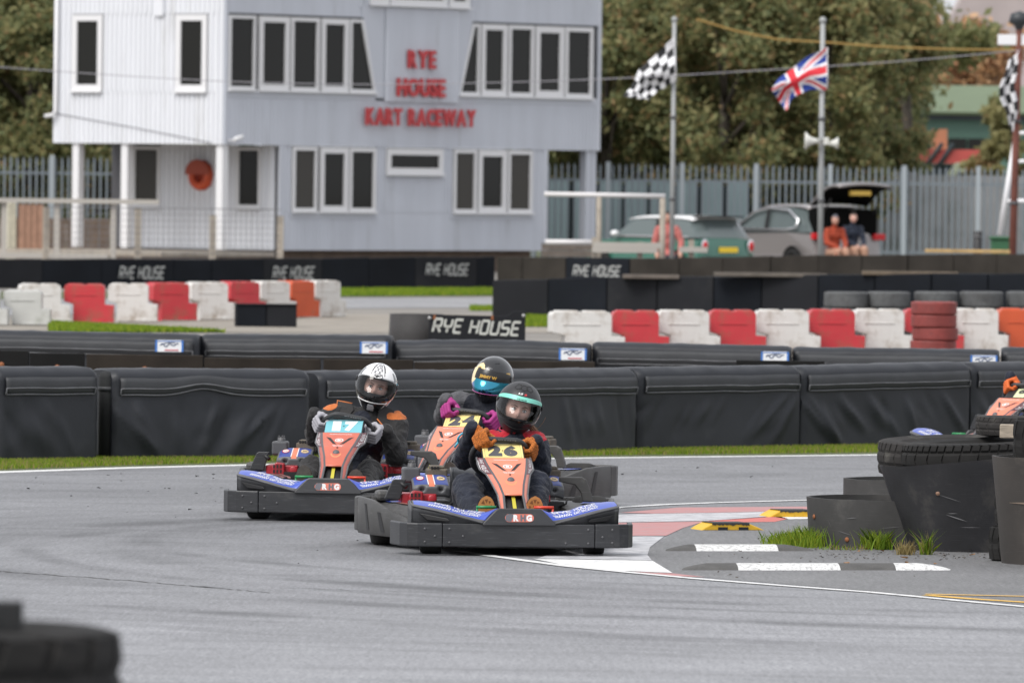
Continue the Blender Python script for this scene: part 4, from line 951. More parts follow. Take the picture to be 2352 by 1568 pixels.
K_GRN = mat('pedal_green', (.02, .22, .07), .35); K_PRED = mat('pedal_red', (.62, .05, .02), .35)
K_DUST = mat('exhaust_dusty', (.105, .088, .068), .75, var=.3, vscale=12, dirt=(.2, .17, .13), dscale=14, dpos=.55)
def poly_at(P, t):
    n = len(P) - 1; x = min(max(t, 0), 1) * n; i = min(int(x), n - 1); f = x - i
    return Vector(P[i]) * (1 - f) + Vector(P[i + 1]) * f
def plan_band(mb, out, th, z0, z1, m=0):
    P = [Vector((*p, 0)) for p in out]; O = []; I = []
    for i, p in enumerate(P):
        t = (P[min(i + 1, len(P) - 1)] - P[max(i - 1, 0)]).normalized(); n = Vector((-t.y, t.x, 0)); O.append(p); I.append(p + n * th)
    k = len(P); V = [(*q[:2], z) for z in (z0, z1) for q in O] + [(*q[:2], z) for z in (z0, z1) for q in I]
    f = []
    for i in range(k - 1):
        f += [(i, i + 1, k + i + 1, k + i), (2 * k + i, 3 * k + i, 3 * k + i + 1, 2 * k + i + 1), (k + i, k + i + 1, 3 * k + i + 1, 3 * k + i), (i, 2 * k + i, 2 * k + i + 1, i + 1)]
    f += [(0, k, 3 * k, 2 * k), (k - 1, 3 * k - 1, 4 * k - 1, 2 * k - 1)]
    mb.add(V, f, m)
FB = [(.115, -.265, .262), (.17, -.205, .238), (.30, -.13, .247), (.36, -.09, .268), (.45, -.03, .284), (.53, .0, .292), (.565, .01, .290)]
FF = [(.197, -.30, .183), (.24, -.30, .194), (.31, -.297, .212), (.375, -.285, .229), (.46, -.25, .249), (.54, -.20, .264), (.572, -.14, .270)]
SEC_F = [(.245, -.14, .052, .078, .03), (.327, -.03, .048, .082, .035), (.381, .06, .061, .100, .045), (.433, .16, .083, .122, .055), (.457, .22, .094, .150, .075), (.490, .30, .106, .152, .085), (.518, .365, .114, .149, .08)]
def secf(s):
    s = min(max(s, 0), len(SEC_F) - 1.001); i = int(s); f = s - i
    return [a * (1 - f) + b * f for a, b in zip(SEC_F[i], SEC_F[i + 1])]
def fair_front(u, s, off=.002):
    z, y, hw, ho, yo = secf(s); return (u * hw, y - off * .8 - .012 * (1 - u * u), z + off * .5)
def fair_side(sgn, q, s, off=.003):
    z, y, hw, ho, yo = secf(s); e = hw + .012; x = e + (ho - e) * q; return (sgn * (x + off), y + yo * q - off * .7 + .004, z + off * .4)
def make_kart(label):
    t = empty('kart', (0, 0, 0), 0, label, 'kart', 'hire karts racing on the track')
    # bumper of three panels, with bolts
    side = [(.424, -.300), (.56, -.286), (.615, -.255), (.648, -.18), (.676, .06)]
    dm = MB(); dm.lathe([(0, -.003), (.0062, -.0025), (.0068, 0)], 8, axis='y', closed=False)
    bm_ = None
    def bolt(par, x, z, y=-.3015):
        nonlocal bm_
        if bm_ is None: o = dm.build('bolt', K_EDGE, par); bm_ = o.data
        else: o = link('bolt', bm_, par)
        o.location = (x, y, z)
    mb = MB(); mb.box((0, -.285, .115), (.842, .03, .128)); c = mb.build('bumper_panel', K_PLA, t, bevel=.006)
    for x, z in ((-.385, .15), (-.385, .075), (.385, .15), (.385, .075), (.26, .075), (-.31, .11)): bolt(c, x, z)
    for s in (-1, 1):
        mb = MB(); plan_band(mb, [(s * x, y) for x, y in side], .028 * s, .050, .181); q = mb.build('bumper_panel', K_PLA, t, bevel=.007)
        for x, z, y in ((.52, .15, -.2925), (.52, .078, -.2925), (.465, .11, -.2975)): bolt(q, s * x, z, y)
    # raised nose panel with its badge
    mb = MB(); mb.prism([(-.205, .17), (.205, .17), (.200, .186), (.128, .258), (.115, .264), (-.115, .264), (-.128, .258), (-.200, .186)], -.318, -.288, lambda x, z, d: (x, d + .15 * (z - .18), z)); n_ = mb.build('nose_panel', K_PLA, t, bevel=.006)
    st = [(.05 * math.cos(a) * 0 + (.058 if math.cos(a) >= 0 else -.058) + .022 * math.cos(a), .213 + .022 * math.sin(a)) for a in [2 * math.pi * k / 24 for k in range(24)]]
    nf = lambda x, z, o=0: (x, -.3205 - o + .15 * (z - .18), z)
    mb = MB(); mb.add([nf(x, z) for x, z in st], [tuple(range(24))])
    mb.add([nf(x * 1.0, z, .0008) for x, z in ((-.078, .2), (-.06, .193), (-.045, .193), (-.03, .233), (-.058, .235), (-.075, .228))], [tuple(range(6))], 1)
    for ch, cx, w_, m_ in (('R', -.019, .030, 2), ('H', .020, .030, 1), ('G', .054, .032, 2)):
        print_on('', text_mesh(ch, 0, .07), lambda u, v, cx=cx, w_=w_: nf(cx + u * w_, .213 + v * .036, .0016), None, mb=mb, m=m_)
    mb.build('badge', [mat('badge_orange', (.62, .17, .12), .4, dirt=(.3, .2, .2), dscale=20), mat('badge_grey', (.12, .12, .14), .5), K_WHT], n_)
    # front wings
    for s in (-1, 1):
        sx = lambda p: Vector((s * p[0], p[1], p[2]))
        def top(u, v): return sx(poly_at(FB, u)).lerp(sx(poly_at(FF, u)), v) + Vector((0, 0, .010 * math.sin(math.pi * v)))
        mb = MB(); mb.grid(top, 30, 8, mf=lambda u, v: 1 if (v > .86 or u > .97) else 0)
        def skirt(u, v):
            p = sx(poly_at(FF, u)); return p + Vector((0, .004 + .02 * v, -(p.z - .160) * v))
        mb.grid(skirt, 30, 4, m=2)
        e0, e1 = sx(FF[-1]), sx(FB[-1])
        mb.grid(lambda u, v: e0.lerp(e1 + Vector((s * .012, .03, 0)), u) + Vector((0, .024 * v * (1 - u), -(e0.z - .10) * v)), 4, 4, m=2)
        w_ = mb.build('front_wing', [K_BLUE, K_EDGE, K_PLA], t, solid=.006)
        mb = MB(); mb.tube([top(k / 30, 1.0) + Vector((0, -.003, .0)) for k in range(31)] + [e1 + Vector((s * .006, .02, 0))], .0055, 6); mb.build('wing_edge', K_EDGE, w_)
        def tx(u, v, h0=.60, h1=.12, a=.18, b=.86):
            tt = a + (b - a) * (u + .5) if s > 0 else b - (b - a) * (u + .5)
            return top(tt, (h0 + h1) / 2 - v * (h0 - h1)) + Vector((0, -.003, .006))
        mb = MB(); st_ = stroke_text('RYE HOUSE', .075, shear=.15); print_on('', st_, (lambda u, v: tx(u, v, .56, .16, .16, .66)), None, mb=mb)
        v_, f_ = text_mesh('KART RACEWAY', .2, .015); print_on('', (v_, f_), (lambda u, v: tx(u, v, .80, .60, .14, .48) if s < 0 else tx(u, v, .80, .60, .34, .66)), None, mb=mb)
        for k in range(9):                               # small chequers beside the wording
            for r_ in range(2):
                a0 = (.50 + .026 * k + .013 * r_) if s < 0 else (.08 + .026 * k + .013 * r_)
                mb.add([top(a, b) + Vector((0, -.003, .006)) for a, b in ((a0, .62 + .09 * r_), (a0 + .013, .62 + .09 * r_), (a0 + .013, .71 + .09 * r_), (a0, .71 + .09 * r_))], [(0, 1, 2, 3)])
        mb.build('wing_lettering', K_WHT, w_)
        mb = MB(); mb.prism([(s * .545, .232), (s * .40, .207), (s * .385, .196), (s * .40, .189), (s * .50, .194)], 0, .012, lambda x, z, d: (x, -.30 + (abs(x) - .385) * .62 + d - .001, z)); mb.build('wing_pocket', K_BLK, w_, bevel=.003)
    # floor and rails
    mb = MB(); mb.box((0, .45, .052), (.66, 1.45, .012)); mb.build('floor_tray', K_BLK, t)
    for s in (-1, 1):
        mb = MB(); mb.tube([(s * .12, -.22, .10), (s * .34, .0, .09), (s * .36, .8, .08), (s * .32, 1.25, .10)], .016, 8); mb.build('frame_rail', K_BLK, t)
    mb = MB(); mb.tube([(-.36, 0, .12), (.36, 0, .12)], .018, 8); mb.tube([(-.5, 1.08, .14), (.5, 1.08, .14)], .02, 8); mb.build('axle', K_MET, t)
    # wheels
    for nm, x, y, r, w_, st_ in (('front_wheel', -.455, 0, .13, .125, -.12), ('front_wheel', .455, 0, .13, .125, -.12), ('rear_wheel', -.575, 1.10, .143, .20, 0), ('rear_wheel', .575, 1.10, .143, .20, 0)):
        h = w_ / 2; mb = MB()
        mb.lathe([(r * .5, -h * .9), (r * .62, -h), (r * .93, -h * .9), (r, -h * .62), (r, h * .62), (r * .93, h * .9), (r * .62, h), (r * .5, h * .9)], 32, axis='x'); q = mb.build('wheel', K_RUBR if nm[0] == 'f' else mat('rear_tyre_dusty', (.022, .021, .020), .85, var=.3, vscale=9), t)
        q.location = (x, y, r); q.rotation_euler = (0, 0, st_)
        mb = MB(); mb.lathe([(.02, -h * .3), (r * .4, -h * .5), (r * .52, -h * .88), (r * .52, h * .88), (r * .4, h * .5), (.02, h * .3)], 20, axis='x'); mb.build('rim', K_MET, q)
    # side pods
    Y = [.05, .30, .52, .72, .93, 1.12, 1.26]; XO = [.50, .515, .55, .625, .69, .722, .735]; ZW = [.150, .158, .172, .212, .258, .266, .266]; ZD = [.205, .222, .234, .240, .246, .248, .248]
    for s in (-1, 1):
        def sec(y):
            xo = np.interp(y, Y, XO); zw = np.interp(y, Y, ZW); zd = np.interp(y, Y, ZD)
            return [(xo - .01, .062), (xo, .085), (xo, zw - .012), (xo - .006, zw), (xo - .022, zw + .002), (xo - .036, zw - .02), (xo - .05, max(zw - .02, zd - .03)), (xo - .075, zd), (.42, zd + .004), (.38, zd - .01), (.365, .062)]
        ys = np.linspace(.05, 1.26, 34); V = []
        for y in ys: V += [(s * x, y, z) for x, z in sec(y)]
        k = 11; mb = MB()
        mb.add(V, [(i * k + j, i * k + (j + 1) % k, (i + 1) * k + (j + 1) % k, (i + 1) * k + j) for i in range(33) for j in range(k)], 0, True)
        mb.add(V[:k], [tuple(range(k))]); mb.add(V[-k:], [tuple(range(k))[::-1]])
        p_ = mb.build('side_pod', K_PLD, t); p_.modifiers.new('e', 'EDGE_SPLIT').split_angle = R(38)
        mb = MB(); plan_band(mb, [(s * x, y) for x, y in ((.735, 1.24), (.742, 1.32), (.725, 1.40), (.68, 1.45), (.60, 1.465), (.42, 1.45))], .026 * s, .075, .266); mb.build('pod_loop', K_PLD, p_, bevel=.008)
        for y0, z0, z1, ww in ((.74, .085, .195, .05), (.96, .088, .235, .045)):
            mb = MB(); P = [(y0, z0), (y0 + ww, z0), (y0 + ww + .05, z1), (y0 + .06, z1)]
            mb.add([(s * (np.interp(y, Y, XO) + .0025), y, z) for y, z in P], [(0, 1, 2, 3)]); mb.build('pod_slot', K_BLK, p_)
        def deck(y, q, o=.003): return (s * (np.interp(y, Y, XO) - .08 - q), y, np.interp(y, Y, ZD) + .004 + o)
        mb = MB()
        for (y0, y1, q0, q1, m_) in ((.86, 1.20, .0, .10, 0), (.50, .84, .02, .06, 1), (.46, .80, .08, .10, 1), (.42, .76, .12, .14, 1), (.30, .42, .0, .05, 2)):
            if s > 0 and m_ == 1: continue
            mb.grid(lambda a, b: deck(y0 + (y1 - y0) * a, q0 + (q1 - q0) * b), 6, 1, m=m_)
        print_on('', text_mesh('RHG', .2, .05), lambda u, v: deck(1.06 - .10 * v, .05 - s * .07 * u, .0045), None, mb=mb, m=3)
        mb.build('pod_sticker', [K_BLUE, mat('pod_stripe_faded', (.26, .09, .075), .5, dirt=(.14, .11, .11), dscale=12, dpos=.52), mat('pod_badge', (.72, .42, .32), .4), K_WHT], p_)
    # rear guards, bumper
    mb = MB(); mb.prism([(-.625, .27), (-.580, .372), (-.568, .380), (-.50, .380), (-.505, .37), (-.535, .265)], .84, .86, lambda x, z, d: (x, d, z)); mb.build('wheel_guard', K_PLA, t, bevel=.005)
    mb = MB(); mb.prism([(.37, .40), (.50, .40), (.525, .385), (.555, .30), (.56, .26), (.505, .26), (.495, .31), (.46, .355), (.37, .372)], .86, .89, lambda x, z, d: (x, d, z)); mb.build('wheel_guard', K_PLD, t, bevel=.006)
    mb = MB(); mb.box((-.615, 1.0, .283), (.085, .16, .06)); mb.build('corner_block', K_PLD, t, bevel=.02)
    mb = MB(); plan_band(mb, [(.66, 1.52), (.5, 1.56), (-.5, 1.56), (-.66, 1.52)], -.03, .07, .22); mb.build('rear_bumper', K_PLA, t, bevel=.01)
    # engines
    for ox in (0, .645):
        e = MB(); e.box((-.425 + ox, .97, .20), (.20, .22, .20), 0); e.prism([(-.485, .215), (-.405, .215), (-.405, .312), (-.458, .318), (-.485, .288)], .83, .90, lambda x, z, d: (x + ox, d, z))
        e.lathe([(0, -.02), (.026, -.02), (.028, 0)], 14, c=(-.352 + ox, .86, .27), axis='y', closed=False)
        q = e.build('engine', K_RED, t, bevel=.008)
        g = MB()
        for a in range(3):
            for b in range(3): g.box((-.470 + ox + .021 * a, .829, .292 - .030 * b), (.011, .004, .020))
        g.build('grille_slots', K_BLK, q)['kind'] = 'stuff'
        mb = MB(); mb.box((-.33 + ox, .98, .15), (.16, .3, .22)); mb.tube([(-.28 + ox, .83, .23), (-.24 + ox, .82, .25), (-.235 + ox, .82, .285)], .006, 6); mb.tube([(-.50 + ox, .83, .335), (-.53 + ox, .85, .36), (-.545 + ox, .87, .33), (-.55 + ox, .88, .27)], .014, 6); mb.build('crankcase', K_BLK, q)
        # cover with two hand dimples, band and badges
        cx = -.353 + ox; W_, = (.215,)
        prof = [(.90, .287), (.872, .292), (.862, .335), (.880, .352), (.995, .398), (1.03, .392), (1.04, .30)]
        def cov(u, v):
            y, z = (lambda p: (p.x, p.y))(poly_at([(a, b, 0) for a, b in prof], v)); x = (u - .5) * 2
            sq = 1 - .10 * abs(x) ** 4; d = 0
            for px in (-.5, .5): d += math.exp(-(((x - px) / .17) ** 2 + ((v - .33) / .075) ** 2) ** 2)
            return Vector((cx + x * W_ / 2 * (1 - .05 * v), y + .018 * abs(x) ** 5 + .025 * d, z - .012 * abs(x) ** 5 - .016 * d))
        def cm(u, v):
            x = abs(u - .5)
            if v > .46 and .04 < u < .96 and v < .8: return 2 if x < .085 else (3 if x < .105 else 1)
            if v > .36 and v <= .46 and x < .075: return 2
            for px in (.25, .75):
                if ((u - px) / .075) ** 2 + ((v - .33) / .06) ** 2 < 1: return 4
            return 0
        mb = MB(); mb.grid(cov, 40, 36, mf=cm)
        for px, m_ in ((.22, 3), (.78, 5)):
            c0 = cov(px, .60); ex = (cov(px + .05, .60) - c0).normalized(); ey = (cov(px, .66) - c0).normalized(); n_ = ex.cross(ey).normalized()
            if n_.z < 0: n_ = -n_
            for r_, h_, m2 in ((.023, .002, 6 if m_ == 3 else m_), (.018, .003, m_)):
                mb.add([c0 + ex * r_ * math.cos(a) + ey * r_ * 1.15 * math.sin(a) + n_ * h_ for a in [k * math.pi / 8 for k in range(16)]], [tuple(range(16))], m2)
            mb.add([c0 + ex * a + ey * b + n_ * .004 for a, b in ((-.012, -.004), (.012, -.004), (.012, .004), (-.012, .004))], [(0, 1, 2, 3)], 2 if m_ == 3 else 7)
        mb.build('engine_cover', [mat('engine_cover_grey', (.105, .108, .115), .5, var=.15, vscale=6, dirt=(.17, .165, .16), dscale=9, dpos=.58), mat('cover_blue', (.035, .06, .26), .35, dirt=(.1, .1, .16), dscale=9, dpos=.6), K_ORST, K_WHT, mat('dimple_dark', (.035, .035, .037), .7), K_CRM, mat('badge_red', (.5, .04, .04), .4), K_BLK], q, solid=.008)
        mb = MB(); mb.box((-.455 + ox, 1.03, .40), (.098, .11, .085)); q2 = mb.build('fuel_tank', mat('tank_grey', (.075, .078, .085), .5, dirt=(.2, .19, .17), dscale=8, dpos=.58), q, bevel=.012, seg=3)
        mb = MB(); mb.lathe([(0, .028), (.022, .026), (.025, 0)], 12, c=(-.45 + ox, 1.03, .440), closed=False)
        for k in range(5): a = k * 1.2566; mb.tube([(-.45 + ox + .012 * math.cos(a), 1.03 + .012 * math.sin(a), .466), (-.45 + ox + .02 * math.cos(a), 1.03 + .02 * math.sin(a), .476)], .004, 4)
        mb.build('tank_cap', K_EDGE, q)
        mb = MB(); mb.box((-.302 + ox, 1.09, .405), (.115, .12, .06)); mb.box((-.302 + ox, 1.09, .442), (.085, .10, .02)); mb.build('silencer', K_DUST, q, bevel=.014, seg=2)
        mb = MB()
        for k in range(3): mb.box((-.335 + ox + .017 * k, 1.036, .440), (.010, .02, .014))
        mb.build('silencer_slots', K_BLK, q)['kind'] = 'stuff'
    # seat
    def seat(u, v):
        a = math.pi * (u - .5) * 1.25; w_ = .205; P = poly_at([(.72, .13, 0), (.80, .085, 0), (1.0, .075, 0), (1.14, .16, 0), (1.19, .30, 0), (1.23, .44, 0)], v)
        side = abs(math.sin(a)) ** 3; return (w_ * math.sin(a) * (1 + .06 * v), P.x - .16 * side * max(0, v - .4), P.y + .10 * side * (1 - v))
    mb = MB(); mb.grid(seat, 24, 20); mb.build('seat', mat('seat_grey', (.11, .115, .125), .4, dirt=(.2, .2, .2), dscale=6), t, solid=.012)
    # column fairing
    mb = MB(); nS = 36
    cols = [-1.0, -.5, -.02, 0, 1, 2, 3, 4, 5.02, 5.5, 6.0]
    def fpt(ci, s):
        if ci in (0, 1, 2): return Vector(fair_side(-1, [1, .5, 0][ci], s, 0))
        if ci in (12, 13, 14): return Vector(fair_side(1, [0, .5, 1][ci - 12], s, 0))
        u = (ci - 3) / 8 * 2 - 1; return Vector(fair_front(u, s, 0))
    V = []; n = 15; SS = [k * 6 / nS for k in range(nS + 1)]
    for s in SS: V += [fpt(c_, s) for c_ in range(n)]
    f = []; ms = []
    for i in range(nS):
        s = (SS[i] + SS[i + 1]) / 2
        for j in range(n - 1):
            if s < 1.0 and 3 <= j <= 10: continue
            f.append((i * n + j, i * n + j + 1, (i + 1) * n + j + 1, (i + 1) * n + j))
            if j in (2, 11): ms.append(1)
            elif j < 2 or j > 11: ms.append(2 if s > 3.05 else 3)
            else: ms.append(0)
    o = len(mb.v); mb.add(V, f, 0, True); mb.m = ms
    q = mb.build('column_fairing', [K_ORG, K_EDGE, K_MAR, K_PNK], t, solid=.006)
    for s_ in (-1, 1):
        mb = MB(); mb.tube([Vector(fair_side(s_, 1.0, k / 40 * 6, .001)) for k in range(41)], .006, 6); mb.build('fairing_edge', K_EDGE, q)
        mb = MB(); mb.grid(lambda a, b: fair_side(s_, .80 + .07 * b, .1 + 5.4 * a, .0035), 50, 1); v_, f_ = stroke_text('RYE HOUSE', .075, shear=.1)
        if s_ < 0: print_on('', (v_, f_), lambda u, v: fair_side(-1, .40 - v * .50, 4.55 - u * 2.3, .0035), None, mb=mb)
        else: print_on('', (v_, f_), lambda u, v: fair_side(1, .40 - v * .50, 4.55 + u * 2.3, .0035), None, mb=mb)
        mb.build('fairing_lettering', K_WHT, q)
        mb = MB(); mb.add([fair_front(s_ * a, b, .0045) for a, b in ((.80, 5.10), (.53, 4.92), (.10, 3.72), (.36, 3.92))], [tuple(range(4))]); mb.build('fairing_vent', K_BLK, q)
    mb = MB()
    ring = [(.26 * math.cos(a), 4.55 + .30 * math.sin(a)) for a in [k * math.pi / 10 for k in range(20)]]
    mb.add([fair_front(a, b, .004) for a, b in ring], [tuple(range(20))], 0)
    mb.add([fair_front(a * .74, 4.55 + (b - 4.55) * .74, .0045) for a, b in ring], [tuple(range(20))], 1)
    print_on('', text_mesh('B', 0, .06), lambda u, v: fair_front(u * .20, 4.55 + v * .32, .005), None, mb=mb)
    mb.build('fairing_badge', [K_WHT, K_ORST], q); mb = MB()
    print_on('', text_mesh('Rye House', 0, .03), lambda u, v: fair_front(u * .74, 3.56 + v * .13, .004), None, mb=mb)
    print_on('', text_mesh('Kart Club', 0, .03), lambda u, v: fair_front(u * .62, 3.38 + v * .13, .004), None, mb=mb)
    rgz = random.Random(6); zz = [(-.62 + 1.24 * k / 60, 5.66 + .07 * math.sin(k * 1.9) * rgz.uniform(.5, 1.2)) for k in range(61)]
    mb.add([fair_front(a, b + e, .004) for a, b in zz for e in (-.028, .028)], [(2 * k, 2 * k + 1, 2 * k + 3, 2 * k + 2) for k in range(60)])
    mb.build('fairing_lettering', K_WHT, q); mb = MB()
    mb.add([fair_front(.36 * math.cos(a) * r_, 2.35 + .30 * math.sin(a) * r_, .004) for r_ in (1.0, 1.35) for a in [math.pi + k * math.pi / 12 for k in range(13)]], [(k, k + 1, 14 + k, 13 + k) for k in range(12)], 0)
    mb.build('fairing_arc', mat('fairing_yellow', (.78, .275, .12), .35), q)
    c = Vector(fair_front(0, 2.45, .004)); mb = MB(); mb.lathe([(0, .008), (.010, .008), (.020, .003), (.021, 0)], 14, closed=False); M = Matrix.Translation(c) @ Matrix.Rotation(R(55), 4, 'X'); mb.v = [tuple(M @ Vector(p)) for p in mb.v]; mb.build('fairing_bolt', K_EDGE, q)
    c = Vector(fair_front(.02, 2.98, .004)); mb = MB(); mb.lathe([(0, .003), (.006, .002), (.006, 0)], 10, closed=False); M = Matrix.Translation(c) @ Matrix.Rotation(R(55), 4, 'X'); mb.v = [tuple(M @ Vector(p)) for p in mb.v]; mb.build('fairing_hole', K_BLK, q)
    mb = MB(); mb.grid(lambda a, b: (Vector(fair_front((a - .5) * 2, b, 0)) + Vector((0, .05, 0))), 4, 6); mb.build('column_recess', K_BLK, t)
    mb = MB(); mb.grid(lambda a, b: (Vector(fair_front((a - .5) * .40, .08 + b * .85, 0)) + Vector((0, .03, 0))), 2, 4); mb.build('yellow_strip', K_YEL, t)
    mb = MB(); mb.tube([(0, .62, .52), (0, .02, .14)], .014, 8); mb.build('steering_column', K_MET, t)
    # pedals
    for s, mt, x in ((-1, K_GRN, -.165), (1, K_PRED, .155)):
        mb = MB(); mb.tube([(x - .055, -.15, .265), (x + .055, -.15, .265)], .0085, 8); mb.tube([(x + s * .05, -.15, .265), (x + s * .05, -.13, .10)], .006, 6); mb.tube([(x - s * .04, -.14, .245), (x - s * .04, -.12, .10)], .006, 6); mb.build('pedal', mt, t)
    return t
def plate(t, num, bg_, fg, ang=0, border=True, small=None, shift=(0, 0, 0)):
    c = Vector((0, .4925, .551)) + Vector(shift); ex = Vector((1, 0, 0)); ey = Vector((0, .125, .083)).normalized(); n = ey.cross(ex).normalized()
    if n.y > 0: n = -n
    if ang: M = Matrix.Rotation(ang, 3, n); ex = M @ ex; ey = M @ ey
    W_, H_ = .238, .152; mb = MB()
    P = lambda u, v, o: c + ex * u * W_ + ey * v * H_ + n * o
    mb.add([P(u, v, o) for o in (-.006, .004) for u, v in ((-.5, -.5), (.5, -.5), (.5, .5), (-.5, .5))], [(3, 2, 1, 0), (4, 5, 6, 7), (0, 1, 5, 4), (1, 2, 6, 5), (2, 3, 7, 6), (3, 0, 4, 7)])
    f = mb.build('plate_frame', K_BLK, t, bevel=.003)
    mb = MB(); rg = random.Random(num)
    if small:
        mb.add([P(u, v, .0052) for u, v in ((-.47, -.45), (.47, -.45), (.47, .45), (-.47, .45))], [(0, 1, 2, 3)], 2); a = .19
        mb.add([P(u, v, .0060) for u, v in ((-a, -.36), (a, -.36), (a, .36), (-a, .36))], [(0, 1, 2, 3)], 0)
        print_on('', text_mesh(num, 0, .06), lambda u, v: P(u * .22, v * .54, .0068), None, mb=mb, m=1)
    else:
        mb.add([P(u, v, .0052) for u, v in ((-.475, -.46), (.475, -.46), (.475, .46), (-.475, .46))], [(0, 1, 2, 3)], 0)
        if border:
            for (x0, y0, x1, y1) in ((-.43, -.41, .43, -.40), (-.43, .40, .43, .41), (-.43, -.41, -.425, .41), (.425, -.41, .43, .41)): mb.add([P(u, v, .0058) for u, v in ((x0, y0), (x1, y0), (x1, y1), (x0, y1))], [(0, 1, 2, 3)], 1)
        for k, ch in enumerate(num):
            w_ = .33 if ch != '1' else .22
            print_on('', text_mesh(ch, 0, .085), lambda u, v: P((k - .5) * .37 + u * w_, v * .68, .0062), None, mb=mb, m=1)
        mb.add([P(.022 * math.cos(a) * r_, .03 * math.sin(a) * r_, .0075) for a, r_ in [(j * .628, rg.uniform(.4, 1.5)) for j in range(10)]], [tuple(range(10))], 2)
    mb.build('number_plate', [mat('plate_' + num, bg_, .4, dirt=tuple(x * .7 for x in bg_), dscale=14, dpos=.62), mat('digits_' + num, fg, .5), K_BLK], t)
    for u in (-.22, .22):
        mb = MB(); mb.box(P(u, .5, .0), (.022, .012, .014)); mb.box(P(u, -.5, .004), (.022, .012, .010)); mb.build('plate_clip', K_BLK, f)
WN = Vector((0, .72, .69)).normalized(); WC = Vector((0, .625, .520))
WX = Vector((1, 0, 0)); WY = WX.cross(WN).normalized() * -1
if WY.z < 0: WY = -WY
def rim_pt(a, rot, k=1.0):
    r = .158
    if math.sin(a) > 0: r = min(r, .132 / max(.001, math.sin(a)) if math.sin(a) > .80 else .158)
    x, y = r * k * math.cos(a), r * k * math.sin(a); c, s = math.cos(rot), math.sin(rot)
    return WC + WX * (x * c - y * s) + WY * (x * s + y * c)
def steering(t, rot, text=True):
    mb = MB(); mb.tube([rim_pt(2 * math.pi * k / 48, rot) for k in range(48)], .0165, 10, closed=True); q = mb.build('steering_wheel', mat('wheel_grip', (.028, .029, .031), .55, bump=.3, bscale=90), t)
    mb = MB()
    for a in (-.35, math.pi + .35, -math.pi / 2): mb.tube([WC, rim_pt(a, rot)], .009, 6)
    mb.build('spoke', K_BLK, q)
    if text:
        mb = MB(); a0 = math.pi * .46
        fr = lambda u, v: rim_pt(a0 - u * .75, rot, 1.0) - WN * .013 + WY * (.011 + v * .010) 
        print_on('', text_mesh('BIZ KARTS', 0, .03), fr, None, mb=mb); mb.build('wheel_lettering', mat('grip_print', (.35, .35, .35), .6), q)
KROOT = {}
def yawed(u, v, a): p = G(u, v); return p, R(a)
base = make_kart('orange and blue kart with yellow plate 26, foremost of the pack')
specs = [('26', (1176, 1272), 7, None, None), ('17', (766, 1194), -5.5, 'faded red kart with turquoise plate 17, left of the foremost kart', K_ORG2), ('24', (996, 1174), -20, 'kart with tilted yellow plate 24, half hidden behind the foremost kart', None), ('9', (2322, 1075), -32, 'kart with black plate bearing a 9, mostly hidden behind the tyre drum', None)]
cmap = {}
for c in bpy.data.objects:
    if c.parent: cmap.setdefault(c.parent.name, []).append(c)
for nm, uv, yaw, lab, om in specs:
    t = base if nm == '26' else dup(base, None, cmap)
    p = G(*uv) if nm != '9' else AT(2272, 900, 62.3); t.location = (p.x, p.y, 0.0); t.rotation_euler = (0, 0, R(yaw))
    if lab: t['label'] = lab
    if om:
        for c in bpy.data.objects:
            if c.parent == t and c.name.startswith('column_fairing'): c.data = c.data.copy(); c.data.materials[0] = om; c.data.materials[3] = mat('kart_side_faded', (.40, .10, .075), .35, var=.1)
    KROOT[nm] = t
KROOT['9'].location.z = 0
YL_, DK_ = (.78, .64, .25), (.075, .075, .085)
plate(KROOT['26'], '26', YL_, DK_); plate(KROOT['24'], '24', YL_, DK_, R(7)); plate(KROOT['17'], '17', (.17, .46, .52), (.75, .76, .76), 0, False); plate(KROOT['9'], '9', (.62, .66, .40), (.05, .05, .05), 0, False, small=True)
WROT = {'26': R(-4), '17': R(-14), '24': R(-6), '9': R(0)}
for k, t in KROOT.items(): steering(t, WROT[k], k != '9')
bpy.context.view_layer.update()
# ================================================================ people
def capsule(mb, a, b, ra, rb, n=14):
    a, b = Vector(a), Vector(b); d = (b - a)
    d = d.normalized() if d.length > 1e-6 else Vector((0, 0, 1))
    pts = []; rr = []
    for k in range(5): t = math.pi / 2 * k / 4; pts.append(a - d * ra * math.cos(t)); rr.append(max(ra * math.sin(t), ra * .03))
    for k in range(5): t = math.pi / 2 * k / 4; pts.append(b + d * rb * math.sin(t)); rr.append(max(rb * math.cos(t), rb * .03))
    mb.tube(pts, rr, n)
def chain(mb, pts, rs):
    for (a, b), (ra, rb) in zip(zip(pts, pts[1:]), zip(rs, rs[1:])): capsule(mb, a, b, ra, rb)
def ell(mb, c, r, M=None, n=18):
    V = []; c = Vector(c)
    P = [(math.sin(math.pi * k / 10) + .001, math.cos(math.pi * k / 10)) for k in range(11)]
    q = MB(); q.lathe(P, n, closed=False); V = [Vector((x * r[0], y * r[1], z * r[2])) for x, y, z in q.v]
    if M: V = [M @ v for v in V]
    mb.add([v + c for v in V], q.f + [tuple(range(n)), tuple(range(10 * n, 11 * n))], 0, True)
def skin_over(mb, name, mt, parent, vox=.013, it=6, fac=.5, wr=0):
    o = mb.build(name, mt, parent)
    for p in o.data.polygons: p.use_smooth = True
    r_ = o.modifiers.new('r', 'REMESH'); r_.mode = 'VOXEL'; r_.voxel_size = vox; r_.use_smooth_shade = True
    s_ = o.modifiers.new('s', 'SMOOTH'); s_.iterations = it; s_.factor = fac
    if wr:
        tx = bpy.data.textures.get('cloth_folds') or bpy.data.textures.new('cloth_folds', 'CLOUDS'); tx.noise_scale = .055; tx.noise_depth = 2
        d_ = o.modifiers.new('d', 'DISPLACE'); d_.texture = tx; d_.strength = wr; d_.mid_level = .5
    return o
